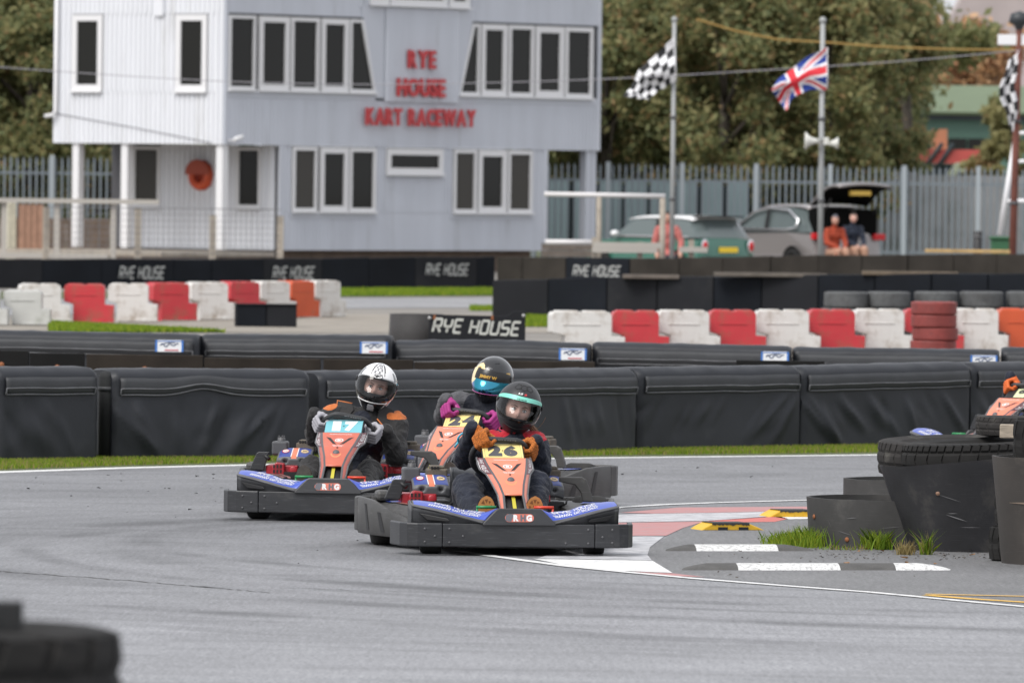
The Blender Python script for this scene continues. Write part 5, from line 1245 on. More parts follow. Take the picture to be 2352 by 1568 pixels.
def suit_mat(name, c, patches, fold=.9):
    """cloth with coloured panels sewn on at places given in the wearer's own frame: (centre, radii, colour)"""
    m = bpy.data.materials.new(name); m.use_nodes = True; t = m.node_tree; b = t.nodes['Principled BSDF']; N, K = t.nodes.new, t.links.new
    b.inputs['Roughness'].default_value = .75; b.inputs['Sheen Weight'].default_value = .08; b.inputs['Specular IOR Level'].default_value = .3
    tc = N('ShaderNodeTexCoord').outputs['Object']
    nz = N('ShaderNodeTexNoise'); nz.inputs['Scale'].default_value = 7; nz.inputs['Detail'].default_value = 6; K(tc, nz.inputs['Vector'])
    mx = N('ShaderNodeMix'); mx.data_type = 'RGBA'; K(nz.outputs['Fac'], mx.inputs[0]); mx.inputs[6].default_value = (*[x * .6 for x in c], 1); mx.inputs[7].default_value = (*[x * 1.5 for x in c], 1)
    out = mx.outputs[2]
    for cen, rad, cc in patches:
        mp = N('ShaderNodeMapping'); mp.vector_type = 'POINT'; mp.inputs['Location'].default_value = [-a / r for a, r in zip(cen, rad)]; mp.inputs['Scale'].default_value = [1 / r for r in rad]; K(tc, mp.inputs[0])
        ln = N('ShaderNodeVectorMath'); ln.operation = 'LENGTH'; K(mp.outputs[0], ln.inputs[0])
        lt = N('ShaderNodeMath'); lt.operation = 'LESS_THAN'; K(ln.outputs['Value'], lt.inputs[0]); lt.inputs[1].default_value = 1
        q = N('ShaderNodeMix'); q.data_type = 'RGBA'; K(lt.outputs[0], q.inputs[0]); K(out, q.inputs[6]); q.inputs[7].default_value = (*cc, 1); out = q.outputs[2]
    K(out, b.inputs['Base Color'])
    n2 = N('ShaderNodeTexNoise'); n2.inputs['Scale'].default_value = 16; n2.inputs['Detail'].default_value = 3; n2.inputs['Distortion'].default_value = 1.2; K(tc, n2.inputs['Vector'])
    bp = N('ShaderNodeBump'); bp.inputs['Strength'].default_value = fold; bp.inputs['Distance'].default_value = .02; K(n2.outputs['Fac'], bp.inputs['Height']); K(bp.outputs[0], b.inputs['Normal'])
    return m
SKIN = mat('skin', (.56, .31, .23), .5, var=.05, vscale=20); SKIN2 = mat('skin_fair', (.66, .39, .31), .5, var=.05, vscale=20)
EYEW = mat('eye_white', (.7, .68, .66), .3); EYED = mat('eye_dark', (.02, .018, .018), .3); BROW = mat('brow_brown', (.12, .075, .05), .8); LIP = mat('lips', (.42, .14, .12), .5)
def head(parent, M, skin, mask=None, hair=None):
    def f(u, v):
        az = (u - .5) * 2 * math.pi; el = (v - .5) * math.pi; d = Vector((math.sin(az) * math.cos(el), -math.cos(az) * math.cos(el), math.sin(el)))
        p = Vector((d.x * .072, d.y * .092, d.z * .112)); x, z = p.x, p.z
        if d.y < 0:
            g = lambda cx, cz, sx, sz: math.exp(-((x - cx) / sx) ** 2 - ((z - cz) / sz) ** 2)
            p.y -= .024 * g(0, -.022, .011, .017) + .014 * g(0, -.0, .008, .022) + .007 * g(0, -.058, .022, .012) + .006 * g(0, -.09, .022, .018)
            p.y += .010 * (g(.031, .008, .016, .012) + g(-.031, .008, .016, .012)); p.y -= .006 * (g(.031, .03, .022, .010) + g(-.031, .03, .022, .010)) + .005 * (g(.045, -.02, .02, .02) + g(-.045, -.02, .02, .02))
            p.x *= 1 - .16 * max(0, -z / .112)
        return M @ p
    mb = MB(); mb.grid(f, 60, 44); h = mb.build('head', skin, parent)
    for s in (-1, 1):
        q = MB(); ell(q, (0, 0, 0), (.0125, .0115, .0100)); o = MB(); o.add([M @ (Vector(v) + Vector((s * .031, -.079, .008))) for v in q.v], q.f, 0, True); e = o.build('eye', EYEW, h)
        q = MB(); ell(q, (0, 0, 0), (.0052, .003, .0052)); e = MB(); e.add([M @ (Vector(v) + Vector((s * .030, -.0895, .008))) for v in q.v], q.f, 0, True); e.build('iris', EYED, h)
        b = MB(); b.tube([M @ Vector((s * x, y, z)) for x, y, z in ((.012, -.097, .026), (.03, -.098, .032), (.05, -.086, .027))], [.0018, .0028, .0012], 6); b.build('eyebrow', BROW, h)
        b = MB(); b.tube([M @ Vector((s * x, y, z)) for x, y, z in ((.018, -.088, .011), (.031, -.0925, .0185), (.044, -.086, .012))], [.0015, .0022, .0015], 6); b.build('eyelid', BROW, h)
    b = MB(); b.tube([M @ Vector(p) for p in ((-.022, -.088, -.058), (0, -.101, -.056), (.022, -.088, -.058))], [.003, .0065, .003], 8); b.build('lips', LIP, h)
    if mask:
        q = MB(); q.grid(lambda u, v: M @ (lambda p: p * 1.06 + Vector((0, -.004, 0)))(M.inverted() @ f(.27 + .46 * u, .05 + .37 * v)), 20, 14); q.build('mask', mask, h, solid=.003)
    if hair:
        q = MB(); q.grid(lambda u, v: M @ ((M.inverted() @ f(u, .66 + .34 * v)) * 1.06), 30, 10); q.build('hair', hair, h)
    return h
def HS(az, el, k=1.0):
    """the outside of a full face helmet; az from the front, el upwards"""
    d = Vector((math.sin(az) * math.cos(el), -math.cos(az) * math.cos(el), math.sin(el))); p = Vector((d.x * .127, d.y * (.160 if d.y < 0 else .150), d.z * (.142 if d.z > 0 else .165)))
    if p.z < 0:
        p.z *= 1.06; t = min(1, -p.z / .16); p.x *= 1 - .20 * t ** 1.6; fr = max(0, -d.y)
        p.y -= fr * (.030 * math.sin(math.pi * min(1, t * .95)) ** 1.2 + .022 * t) ; p.y += (1 - fr) * -.03 * t * (d.y > 0)
        lim = -.162 + .018 * (1 - fr)
        if p.z < lim: p.z = lim
    return p * k
VAZ, VE0, VE1 = R(76), R(-24), R(24)
def helmet(parent, M, scheme, mats, visor, lab=None):
    nu, nv = 128, 84
    inwin = lambda az, el: abs(az) < VAZ and VE0 + R(5) * (abs(az) / VAZ) ** 3 < el < VE1 - R(9) * (abs(az) / VAZ) ** 3
    mb = MB(); V = [M @ HS((i / nu - .5) * 2 * math.pi, (j / nv - .5) * math.pi) for j in range(nv + 1) for i in range(nu)]
    f = []; ms = []
    for j in range(nv):
        for i in range(nu):
            az = ((i + .5) / nu - .5) * 2 * math.pi; el = ((j + .5) / nv - .5) * math.pi
            if inwin(az, el): continue
            if el < R(-78): continue
            f.append((j * nu + i, j * nu + (i + 1) % nu, (j + 1) * nu + (i + 1) % nu, (j + 1) * nu + i)); ms.append(scheme(math.degrees(az), math.degrees(el)))
    mb.v = V; mb.f = f; mb.m = ms; mb.sm = [True] * len(f)
    h = mb.build('helmet', mats, parent)
    if lab: h['label'] = lab
    mb = MB(); V = [M @ HS((i / 64 - .5) * 2 * math.pi, (j / 42 - .5) * math.pi, .90) for j in range(43) for i in range(64)]; f = []
    for j in range(42):
        for i in range(64):
            az = ((i + .5) / 64 - .5) * 2 * math.pi; el = ((j + .5) / 42 - .5) * math.pi
            if (abs(az) < VAZ * .9 and VE0 * .95 < el < VE1) or el < R(-70): continue
            f.append((j * 64 + i, j * 64 + (i + 1) % 64, (j + 1) * 64 + (i + 1) % 64, (j + 1) * 64 + i))
    mb.v = V; mb.f = f; mb.m = [0] * len(f); mb.sm = [True] * len(f); mb.build('lining', mat('helmet_lining', (.02, .02, .022), .95), h)
    # rubber round the opening
    rim = []
    for k in range(80):
        a = k / 80 * 2 * math.pi; c_, s_ = math.cos(a), math.sin(a); az = VAZ * abs(c_) ** .45 * (1 if c_ > 0 else -1); e = abs(s_) ** .45 * (1 if s_ > 0 else -1)
        q = (abs(az) / VAZ) ** 3; el = (VE1 - R(9) * q) * e if e > 0 else (VE0 + R(5) * q) * -e
        rim.append(M @ HS(az, el, 1.004))
    mb = MB(); mb.tube(rim, .0035, 6, closed=True); mb.build('opening_trim', mat('helmet_rubber', (.012, .012, .012), .6), h)
    mb = MB()
    def vf(u, v):
        az = (u - .5) * 2 * R(84); q = (abs(az) / R(84)) ** 3; return M @ HS(az, R(-26) + R(6) * q + (R(54) - R(17) * q) * v, 1.028)
    mb.grid(vf, 60, 26, mf=visor['f']); v_ = mb.build('visor', visor['m'], h)
    for s in (-1, 1):
        c = HS(s * R(82), R(8), 1.03); mb = MB(); q = MB(); q.lathe([(0, .006), (.016, .005), (.019, 0)], 14, axis='x', closed=False); mb.add([M @ (Vector((v[0] * s, v[1], v[2])) + c) for v in q.v], q.f); mb.build('visor_pivot', visor['m'][-1], h)
    return h
def on_helmet(name, h, M, body, az, el, w_, hh, mt, k=1.012, shear=0, off=.04, rot=0):
    v, f = text_mesh(body, shear, off)
    def fn(u, v_): x, y = u * w_, v_ * hh; x, y = x * math.cos(rot) - y * math.sin(rot), x * math.sin(rot) + y * math.cos(rot); return M @ HS(R(az + x), R(el + y), k)
    return print_on(name, (v, f), fn, mt, h)
def glass_mat(name, tint, refl=.10):
    m = bpy.data.materials.new(name); m.use_nodes = True; t = m.node_tree; N, K = t.nodes.new, t.links.new; t.nodes.remove(t.nodes['Principled BSDF'])
    tr = N('ShaderNodeBsdfTransparent'); tr.inputs[0].default_value = (*tint, 1); gl = N('ShaderNodeBsdfGlossy'); gl.inputs['Roughness'].default_value = .03
    lw = N('ShaderNodeFresnel'); lw.inputs['IOR'].default_value = 1.5; mx = N('ShaderNodeMixShader'); K(lw.outputs[0], mx.inputs[0]); K(tr.outputs[0], mx.inputs[1]); K(gl.outputs[0], mx.inputs[2])
    K(mx.outputs[0], t.nodes['Material Output'].inputs[0]); return m
def glove(parent, P, T, Rd, Fd, wrist, mt, sc=1.0, fr=.0115, vox=.0042, cuff=None):
    """a hand closed round the wheel: P on the rim, T along it towards the thumb, Rd outward, Fd to the far side of the wheel from the driver"""
    P, T, Rd, Fd, wrist = map(Vector, (P, T.normalized(), Rd.normalized(), Fd.normalized(), wrist)); mb = MB()
    pt = lambda th, r, t: P + (Rd * math.cos(th) + Fd * math.sin(th)) * r * sc + T * t * sc
    for i, (t, ln) in enumerate(((.034, .95), (.012, 1.05), (-.010, 1.0), (-.031, .85))):
        chain(mb, [pt(R(-75), .052, t * .9), pt(R(-10), .047 * ln, t), pt(R(60), .041, t), pt(R(120), .036, t), pt(R(165), .034, t * .95)], [fr * 1.15, fr * 1.12, fr * 1.02, fr * .95, fr * .85])
    a = pt(R(-95), .048, .002); chain(mb, [pt(R(-80), .046, .030), pt(R(-100), .050, .002), pt(R(-85), .044, -.028)], [.017, .019, .016])
    k = pt(R(-115), .060, .0); d = (wrist - k).normalized(); capsule(mb, k, k + d * .045, .026, .026); capsule(mb, k + d * .03, wrist, .027, .030)
    chain(mb, [pt(R(-110), .036, .030), pt(R(-150), .030, .046), pt(R(170), .028, .053), pt(R(120), .027, .050)], [.015, .0135, .012, .0105])
    o = skin_over(mb, 'glove', mt, parent, vox, 3)
    return o
def shoe(parent, heel, toe, sole_n, up_mt, sole_mt, spots=None, w_=.046):
    heel, toe, n = Vector(heel), Vector(toe), Vector(sole_n).normalized(); d = (toe - heel).normalized(); x = d.cross(n).normalized(); L_ = (toe - heel).length
    def outline(k): # half width along the sole
        e = math.sqrt(max(0, 1 - ((k - .58) / .42) ** 2)) if k > .58 else (math.sqrt(max(0, 1 - ((.10 - k) / .10) ** 2)) * .86 if k < .10 else .86 + .14 * (k - .10) / .48)
        return w_ * max(.04, e)
    def P(k, q, h): return heel + d * (L_ * k) + x * (outline(k) * q) + n * h
    mb = MB(); V = []; ks = [i / 20 for i in range(21)]
    ring = [(1, k) for k in ks] + [(-1, k) for k in ks[::-1]]
    a = [P(k, q, .012) for q, k in ring]; b = [P(k, q * .98, -.012) for q, k in ring]; m_ = len(ring)
    mb.add(a + b, [tuple(range(m_)), tuple(range(m_, 2 * m_))[::-1]] + [(i, (i + 1) % m_, m_ + (i + 1) % m_, m_ + i) for i in range(m_)])
    s = mb.build('shoe', sole_mt, parent)
    mb = MB(); mb.grid(lambda u, v: P(.02 + .96 * v, math.cos(math.pi * u) * 1.07, -.008 - math.sin(math.pi * u) * (.075 - .035 * v)), 14, 16); mb.build('upper', up_mt, s)
    if spots:
        rg = random.Random(5); mb = MB()
        for k in (.2, .36, .52, .68, .84):
            for q in (-.62, 0, .62):
                kk = k + rg.uniform(-.03, .03); r_ = rg.uniform(.008, .0125); a0 = rg.uniform(0, 2); c = P(kk, q * (.9 if k < .8 else .7), .0128)
                mb.add([c + x * r_ * math.cos(a0 + j * 2.09) + d * r_ * 1.3 * math.sin(a0 + j * 2.09) for j in range(3)], [(0, 1, 2)])
        mb.build('sole_lug', spots, s)['kind'] = 'stuff'
    return s
V1 = lambda x, y: ((840 + x * .31463) / 1.06293, (900 + y * .31463) / 1.06293)
V2 = lambda x, y: ((540 + x * .28691) / 1.06293, (850 + y * .28691) / 1.06293)
V3 = lambda x, y: ((1050 + x * .16584) / 1.06293, (840 + y * .16584) / 1.06293)
def J(k, uv, b):
    t = KROOT[k]; yw = t.rotation_euler.z; p = AT(uv[0], uv[1], t.location.y + b * math.cos(yw)) - t.location
    c, s = math.cos(-yw), math.sin(-yw); return Vector((p.x * c - p.y * s, p.x * s + p.y * c, p.z))
def person(k, label):
    t = KROOT[k]; return empty('person', t.location, t.rotation_euler.z, label, 'person', 'kart drivers')
def body_of(p, j, mt, thin=1.0):
    mb = MB(); V = Vector
    ch = (j['shL'] + j['shR']) / 2
    ell(mb, (ch + j['pel']) / 2 + V((0, .02, .02)), (.155, .115, .20)); ell(mb, ch + V((0, .015, -.09)), (.175, .115, .13)); ell(mb, j['pel'], (.175, .14, .12))
    capsule(mb, ch + V((0, 0, -.02)), j['neck'], .085, .058); capsule(mb, j['neck'], j['head'] + V((0, .02, -.04)), .055, .05)
    capsule(mb, ch + V((0, .01, .0)), j['shL'], .075, .072); capsule(mb, ch + V((0, .01, .0)), j['shR'], .075, .072)
    for s in 'LR':
        a = j.get('aw', 1.0)
        chain(mb, [j['sh' + s], j['el' + s], j['wr' + s]], [.074 * a, .062 * a, .042 * a])
        chain(mb, [j['hip' + s], j['kn' + s], j['an' + s]], [.098 * thin, .082 * thin, .056 * thin])
        ell(mb, (j['kn' + s] * .62 + j['an' + s] * .38) + V((0, .02, -.01)), (.07 * thin, .075 * thin, .09 * thin))
    return skin_over(mb, 'body', mt, p, .0125, 5, .5, wr=.028)
def wheel_hand(k, a):
    rot = WROT[k]; P = rim_pt(a, rot); T = (rim_pt(a + .05, rot) - rim_pt(a - .05, rot)).normalized(); Rd = (P - WC).normalized(); return P, T, Rd, -WN
def collar(p, c, mt, r=.085, tilt=0, edge=None):
    c = Vector(c); mb = MB(); V = []
    def f(u, v): a = -.9 + (math.pi * 2 - .0) * u * .78 + 1.9; return c + Vector((math.cos(a) * (r + .03 * v), math.sin(a) * (r + .02 * v) * .9, .045 * (1 - v) - .02 + .02 * math.sin(a)))
    mb.grid(f, 24, 5); o = mb.build('collar', mt, p, solid=.007)
    if edge: mb = MB(); mb.tube([f(k / 24, 0) for k in range(25)], .005, 6); mb.build('collar_edge', edge, o)
    return o
def rotM(c, yaw=0, roll=0, pitch=0): return Matrix.Translation(c) @ Matrix.Rotation(R(yaw), 4, 'Z') @ Matrix.Rotation(R(roll), 4, 'Y') @ Matrix.Rotation(R(pitch), 4, 'X')
# ---- driver of the foremost kart
k = '26'; p = person(k, 'driver in navy overalls with red shoulders, mint-striped black helmet and orange knitted gloves'); t = KROOT[k]
j = dict(shL=J(k, V1(1112, 572), .97), shR=J(k, V1(1490, 585), .93), elL=J(k, V1(925, 705), .84), elR=J(k, V1(1528, 790), .82), pel=Vector((.02, 1.06, .22)), head=J(k, V1(1355, 290), .98), hipL=Vector((-.10, .98, .20)), hipR=Vector((.11, .98, .20)),
         knL=J(k, V1(955, 925), .45), knR=J(k, V1(1490, 905), .45), anL=Vector((-.175, .03, .125)), anR=Vector((.115, .03, .125)), aw=1.0)
j['neck'] = j['head'] + Vector((-.025, .03, -.14))
hl, hr = wheel_hand(k, R(134)), wheel_hand(k, R(20))
j['wrL'] = hl[0] + hl[2] * .035 + WN * .10 + Vector((-.03, .03, -.01)); j['wrR'] = hr[0] + hr[2] * .035 + WN * .10 + Vector((.03, .03, -.02))
NAVY = (.0105, .0135, .024)
body_of(p, j, suit_mat('navy_overalls', NAVY, [(j['shL'] + Vector((.06, -.02, .07)), (.075, .10, .05), (.42, .012, .025)), (j['shR'] + Vector((-.0, -.02, .065)), (.08, .10, .055), (.42, .012, .025))]), 1.1)
g = mat('orange_knit', (.46, .135, .022), .9, var=.55, vscale=130, bump=1.2, bscale=140)
for (P, T, Rd, Fd), wr, s in ((hl, j['wrL'], 1), (hr, j['wrR'], -1)): glove(p, P, T * -s, Rd, Fd, wr, g, 1.1, .013)
CREP = mat('crepe_sole', (.55, .24, .075), .75, var=.15, vscale=20); LUG = mat('sole_lug_brown', (.22, .085, .03), .8); NVY = mat('navy_upper', (.02, .022, .03), .7)
shoe(p, (-.155, -.060, .115), (-.160, -.105, .325), (0, -1, .15), NVY, CREP, LUG, .05); shoe(p, (.105, -.060, .115), (.112, -.105, .325), (0, -1, .15), NVY, CREP, LUG, .05)
collar(p, j['neck'] + Vector((.01, -.01, -.015)), mat('overall_collar', NVY and (.014, .016, .026), .8), .09, edge=mat('collar_red', (.35, .01, .05), .7))
M = rotM(j['head'], -3, 13, 4)
head(p, M @ Matrix.Translation((.0, -.008, -.022)), SKIN2, hair=mat('hair_brown', (.10, .055, .03), .6))
MATTE = mat('helmet_matte_black', (.022, .022, .024), .42, spec=.5); TEAL = mat('mint_strip', (.20, .62, .50), .4)
h = helmet(p, M, lambda a, e: 0, [MATTE], dict(f=lambda u, v: 1 if v > .80 else 0, m=[glass_mat('clear_visor', (.84, .85, .86)), TEAL, K_BLK]), 'matte black helmet with a mint strip across the visor')
on_helmet('strip_lettering', h, M, 'RYE HOUSE', -1, 20.6, 26, 2.6, EYED, 1.036, off=.02); on_helmet('strip_lettering', h, M, 'KART RACEWAY', -1, 17.4, 26, 1.8, EYED, 1.036)
on_helmet('helmet_logo', h, M, 'LS', -8, 35, 15, 5, K_WHT, 1.008, .2, .05); on_helmet('helmet_logo', h, M, '2', 7, 34.5, 9, 5, mat('logo_red', (.6, .05, .05), .5), 1.008, .2, .07)
on_helmet('chin_logo', h, M, 'M', 3, -56, 12, 9, mat('logo_red', (.6, .05, .05), .5), 1.01, 0, .06)
SEAM = mat('helmet_seam', (.008, .008, .008), .7)
for a0 in (-26, 0, 26):                                   # raised plates on the crown
    mb = MB(); mb.tube([M @ HS(R(a0 + x), R(e), 1.002) for x, e in ((-12, 48), (-9, 62), (9, 62), (12, 48), (0, 44))], .0022, 5, closed=True); mb.build('shell_crease', SEAM, h)
mb = MB(); mb.tube([M @ HS(R(a), R(-34 - 8 * math.cos(R(a * 1.8))), 1.004) for a in range(-50, 51, 5)], .003, 6); mb.build('chin_vent', SEAM, h)
# sleeve badge, loose hair
c = J(k, V1(938, 528), .775); mb = MB()
ex, ez = Vector((.86, -.25, .45)).normalized(), Vector((-.30, -.5, .8)).normalized()
def bd(u, v): return c + ex * u + ez * v + Vector((0, -.004 - .0, 0))
mb.tube([bd(.045 * math.cos(a) * (1.15 if math.cos(a) > 0 else 1), .030 * math.sin(a)) for a in [R(200) - R(300) * q / 20 for q in range(21)]], .0065, 6); mb.tube([bd(-.045, -.012), bd(-.075, -.032)], .006, 6)
mb2 = MB(); print_on('', text_mesh('B', .2, .06), lambda u, v: bd(u * .034, v * .042) + Vector((0, -.006, 0)), None, mb=mb2); q = mb.build('sleeve_badge', mat('badge_cyan', (.05, .42, .58), .5), p); mb2.build('badge_letter', K_WHT, q)
HAIR = mat('hair_light_brown', (.22, .12, .07), .6); mb = MB(); rg = random.Random(3); b0 = j['shR'] + Vector((-.04, .06, .10))
for i in range(16):
    o = Vector((rg.uniform(-.02, .02), rg.uniform(-.02, .02), rg.uniform(-.01, .02))); mb.tube([b0 + o + Vector((-.02, 0, .01)), b0 + o + Vector((.015, 0, -.01)), b0 + o + Vector((.05, 0, -.05 + rg.uniform(-.01, .01)))], .004, 5)
mb.tube([b0 + Vector((.0, 0, 0)), b0 + Vector((.06, 0, -.01)), b0 + Vector((.085, 0, .02)), b0 + Vector((.10, 0, .05))], .0016, 4); mb.build('hair', HAIR, p)
# ---- driver of kart 17
k = '17'; p = person(k, 'driver in an open black jacket with orange shoulders, white helmet and grey gloves')
j = dict(shL=J(k, V2(955, 575), .98), shR=J(k, V2(1480, 640), .95), elL=J(k, V2(800, 745), .84), elR=J(k, V2(1490, 915), .80), pel=Vector((.03, 1.06, .22)), head=J(k, V2(1322, 318), .98), hipL=Vector((-.10, .98, .20)), hipR=Vector((.11, .98, .20)),
         knL=Vector((-.2, .48, .30)), knR=J(k, V2(1265, 1040), .46), anL=Vector((-.175, .03, .125)), anR=Vector((.155, .03, .125)), aw=1.08)
j['neck'] = j['head'] + Vector((-.035, .03, -.15))
hl, hr = wheel_hand(k, R(172)), wheel_hand(k, R(8))
j['wrL'] = hl[0] + hl[2] * .04 + WN * .10 + Vector((-.02, .03, -.02)); j['wrR'] = hr[0] + hr[2] * .03 + WN * .09 + Vector((.04, .03, -.04))
BLK_ = (.019, .0185, .019); ORG_ = (.50, .14, .035)
ch = (j['shL'] + j['shR']) / 2
body_of(p, j, suit_mat('black_jacket', BLK_, [(ch + Vector((-.01, -.10, -.16)), (.085, .12, .26), (.014, .017, .028)), (j['shR'] + Vector((.0, -.0, .065)), (.085, .10, .06), ORG_), (j['shL'] + Vector((-.02, -.0, .07)), (.05, .10, .05), ORG_)]), .95)
g = mat('grey_glove', (.36, .355, .385), .85, bump=.4, bscale=90, dirt=(.22, .22, .24), dscale=25, dpos=.58)
for (P, T, Rd, Fd), wr, s in ((hl, j['wrL'], 1), (hr, j['wrR'], -1)): glove(p, P, T * -s, Rd, Fd, wr, g, 1.08, .0120)
RUBS = mat('worn_shoe_sole', (.085, .075, .065), .8, var=.3, vscale=30); CRM = mat('cream_upper', (.60, .52, .40), .6)
shoe(p, (-.165, -.06, .11), (-.175, -.105, .335), (0, -1, .12), CRM, RUBS, None, .05); shoe(p, (.125, -.06, .105), (.15, -.105, .315), (0, -1, .12), CRM, RUBS, None, .05)
CO = mat('jacket_lining', (.022, .021, .021), .85); OE = mat('orange_piping', (.55, .16, .04), .6)
for s, pts in ((-1, [(-.170, .02, .115), (-.165, -.05, .055), (-.10, -.095, .0), (-.06, -.05, .06), (-.075, -.01, .10)]), (1, [(.10, -.03, .10), (.09, -.09, .01), (.17, -.10, -.08), (.215, -.06, -.04), (.18, .0, .06)])):
    mb = MB(); mb.add([ch + Vector(q) for q in pts], [tuple(range(len(pts)))]); o = mb.build('collar_flap', CO, p, solid=.010, bevel=.003); mb = MB(); mb.tube([ch + Vector(q) + Vector((0, -.006, 0)) for q in (pts[-1:] + pts[:2] if s < 0 else pts[1:4])], .0045, 6); mb.build('piping', OE, o)
mb = MB(); capsule(mb, j['neck'] + Vector((.0, -.03, -.03)), j['neck'] + Vector((.02, -.04, .07)), .055, .052); mb.build('neck', SKIN2, p)
M = rotM(j['head'], 3, 13, 3)
head(p, M @ Matrix.Translation((0, -.008, -.012)), SKIN2, mask=mat('face_mask', (.02, .02, .024), .8), hair=mat('hair_dark', (.03, .02, .015), .7))
WHT = mat('helmet_white', (.80, .80, .80), .18, coat=.6); HBLK = mat('helmet_gloss_black', (.012, .012, .013), .12, coat=.6); HGRY = mat('helmet_grey', (.22, .22, .23), .3)
def sch17(a, e):
    s = abs(a)
    if e > 30 and s < 16: return (2 if (int((a + 40) // 8) + int(e // 9)) % 2 else 0) if e < 80 else 2
    if e > 26 and 22 < s < 22 + (e - 26) * .28: return 1
    if 22 < e < 46 and 62 < s < 86 - (e - 22) * .5: return 1
    if -22 < e < 26 and s > 74: return 0 if (s < 96 or s > 124) else 1
    if e < -22:
        if s < 54 and e > -62: return 0 if (s < 13 + (-40 - e) * .5 and e < -42 and s > (-52 - e) * .6 - 2) else 1
        if 62 < s < 72: return 1
        return 0
    return 0
h = helmet(p, M, sch17, [WHT, HBLK, HGRY], dict(f=lambda u, v: 0, m=[glass_mat('smoked_visor', (.70, .71, .72)), HBLK]), 'white helmet with black wedges and grey chequers')
ov = [(17 * math.cos(a), 29 + 6 * math.sin(a)) for a in [q * math.pi / 14 for q in range(28)]]
mb = MB(); mb.add([M @ HS(R(a), R(e), 1.034) for a, e in ov], [tuple(range(28))], 0); mb.add([M @ HS(R(a * .88), R(29 + (e - 29) * .82), 1.037) for a, e in ov], [tuple(range(28))], 1); mb.build('helmet_badge', [HBLK, WHT], h)
on_helmet('helmet_logo', h, M, 'HJC', 0, 29, 23, 6.6, HBLK, 1.040, .2, .06)
mb = MB(); mb.prism([(-.034, .0), (.034, .0), (.024, .030), (-.024, .030)], 0, .012, lambda x, y, d: M @ (HS(x / .127, R(54) + y * 9, 1.0 + d))); mb.build('crown_vent', HGRY, h, bevel=.003)
mb = MB(); mb.tube([M @ HS(R(a), R(-29 - 3 * math.cos(R(a * 1.6))), 1.012) for a in range(-60, 61, 5)], .0032, 6); mb.build('chin_line', WHT, h)
mb = MB(); mb.box((0, 0, 0), (.036, .012, .014)); Mx = M @ Matrix.Translation(HS(0, R(-40), 1.01)); mb.v = [tuple(Mx @ Vector(q)) for q in mb.v]; mb.build('chin_vent', HGRY, h, bevel=.003)
# ---- driver of kart 24
k = '24'; p = person(k, 'driver in grey overalls with a gold banded black helmet and magenta gloves')
j = dict(shL=J(k, V3(420, 860), 1.0), shR=J(k, V3(1120, 960), .95), elL=J(k, V3(195, 1060), .86), elR=Vector((.33, .82, .42)), pel=Vector((.02, 1.06, .22)), head=J(k, V3(930, 505), .98), hipL=Vector((-.10, .98, .20)), hipR=Vector((.11, .98, .20)),
         knL=Vector((-.2, .48, .33)), knR=Vector((.19, .48, .33)), anL=Vector((-.175, .03, .125)), anR=Vector((.155, .03, .125)), aw=1.05)
j['neck'] = j['head'] + Vector((-.03, .03, -.15))
hl, hr = wheel_hand(k, R(135)), wheel_hand(k, R(20))
j['wrL'] = hl[0] + hl[2] * .04 + WN * .10 + Vector((-.03, .03, -.01)); j['wrR'] = hr[0] + hr[2] * .03 + WN * .09 + Vector((.03, .03, -.03))
ch = (j['shL'] + j['shR']) / 2
body_of(p, j, suit_mat('grey_overalls', (.075, .075, .082), [(ch + Vector((.02, -.06, -.10)), (.13, .16, .24), (.012, .014, .022)), (j['shL'].lerp(j['elL'], .35) + Vector((-.03, -.07, .03)), (.03, .05, .012), (.55, .33, .05))]), 1)
g = mat('magenta_glove', (.33, .025, .18), .7, dirt=(.65, .5, .6), dscale=22, dpos=.60)
for (P, T, Rd, Fd), wr, s in ((hl, j['wrL'], 1), (hr, j['wrR'], -1)): glove(p, P, T * -s, Rd, Fd, wr, g, 1.08, .0122)
shoe(p, (-.165, -.06, .11), (-.175, -.105, .335), (0, -1, .12), NVY, RUBS, None, .05); shoe(p, (.125, -.06, .105), (.15, -.105, .315), (0, -1, .12), NVY, RUBS, None, .05)
collar(p, j['neck'] + Vector((.02, .0, -.02)), mat('dark_collar', (.022, .023, .03), .8), .10)
M = rotM(j['head'], 2, 11, 4)
head(p, M @ Matrix.Translation((0, -.008, -.022)), SKIN)
GOLD = mat('helmet_gold', (.52, .30, .035), .25, coat=.5); CRMH = mat('helmet_cream', (.80, .64, .34), .25, coat=.4)
def sch24(a, e):
    if a < 0:
        r_ = math.hypot((a + 34) / 30, (e - 2) / 42)
        if .72 < r_ < 1.0 and e > 0 and a > -66: return 2
        if .66 < r_ <= .72 and e > 0: return 1
        if -86 < a < -70 and -6 < e < 34: return 1
    if 62 < a < 78 and -10 < e < 26: return 1
    return 0
def iris():
    m = bpy.data.materials.new('mirror_visor'); m.use_nodes = True; t = m.node_tree; b = t.nodes['Principled BSDF']; N, K = t.nodes.new, t.links.new
    b.inputs['Metallic'].default_value = 1; b.inputs['Roughness'].default_value = .10
    lw = N('ShaderNodeLayerWeight'); lw.inputs[0].default_value = .35; r_ = N('ShaderNodeValToRGB'); K(lw.outputs['Facing'], r_.inputs[0])
    e = r_.color_ramp.elements; e[0].position = .0; e[0].color = (.06, .28, .40, 1); e[1].position = .9; e[1].color = (.75, .30, .55, 1)
    q = e.new(.35); q.color = (.03, .27, .36, 1); q = e.new(.62); q.color = (.30, .30, .65, 1)
    K(r_.outputs[0], b.inputs['Base Color']); return m
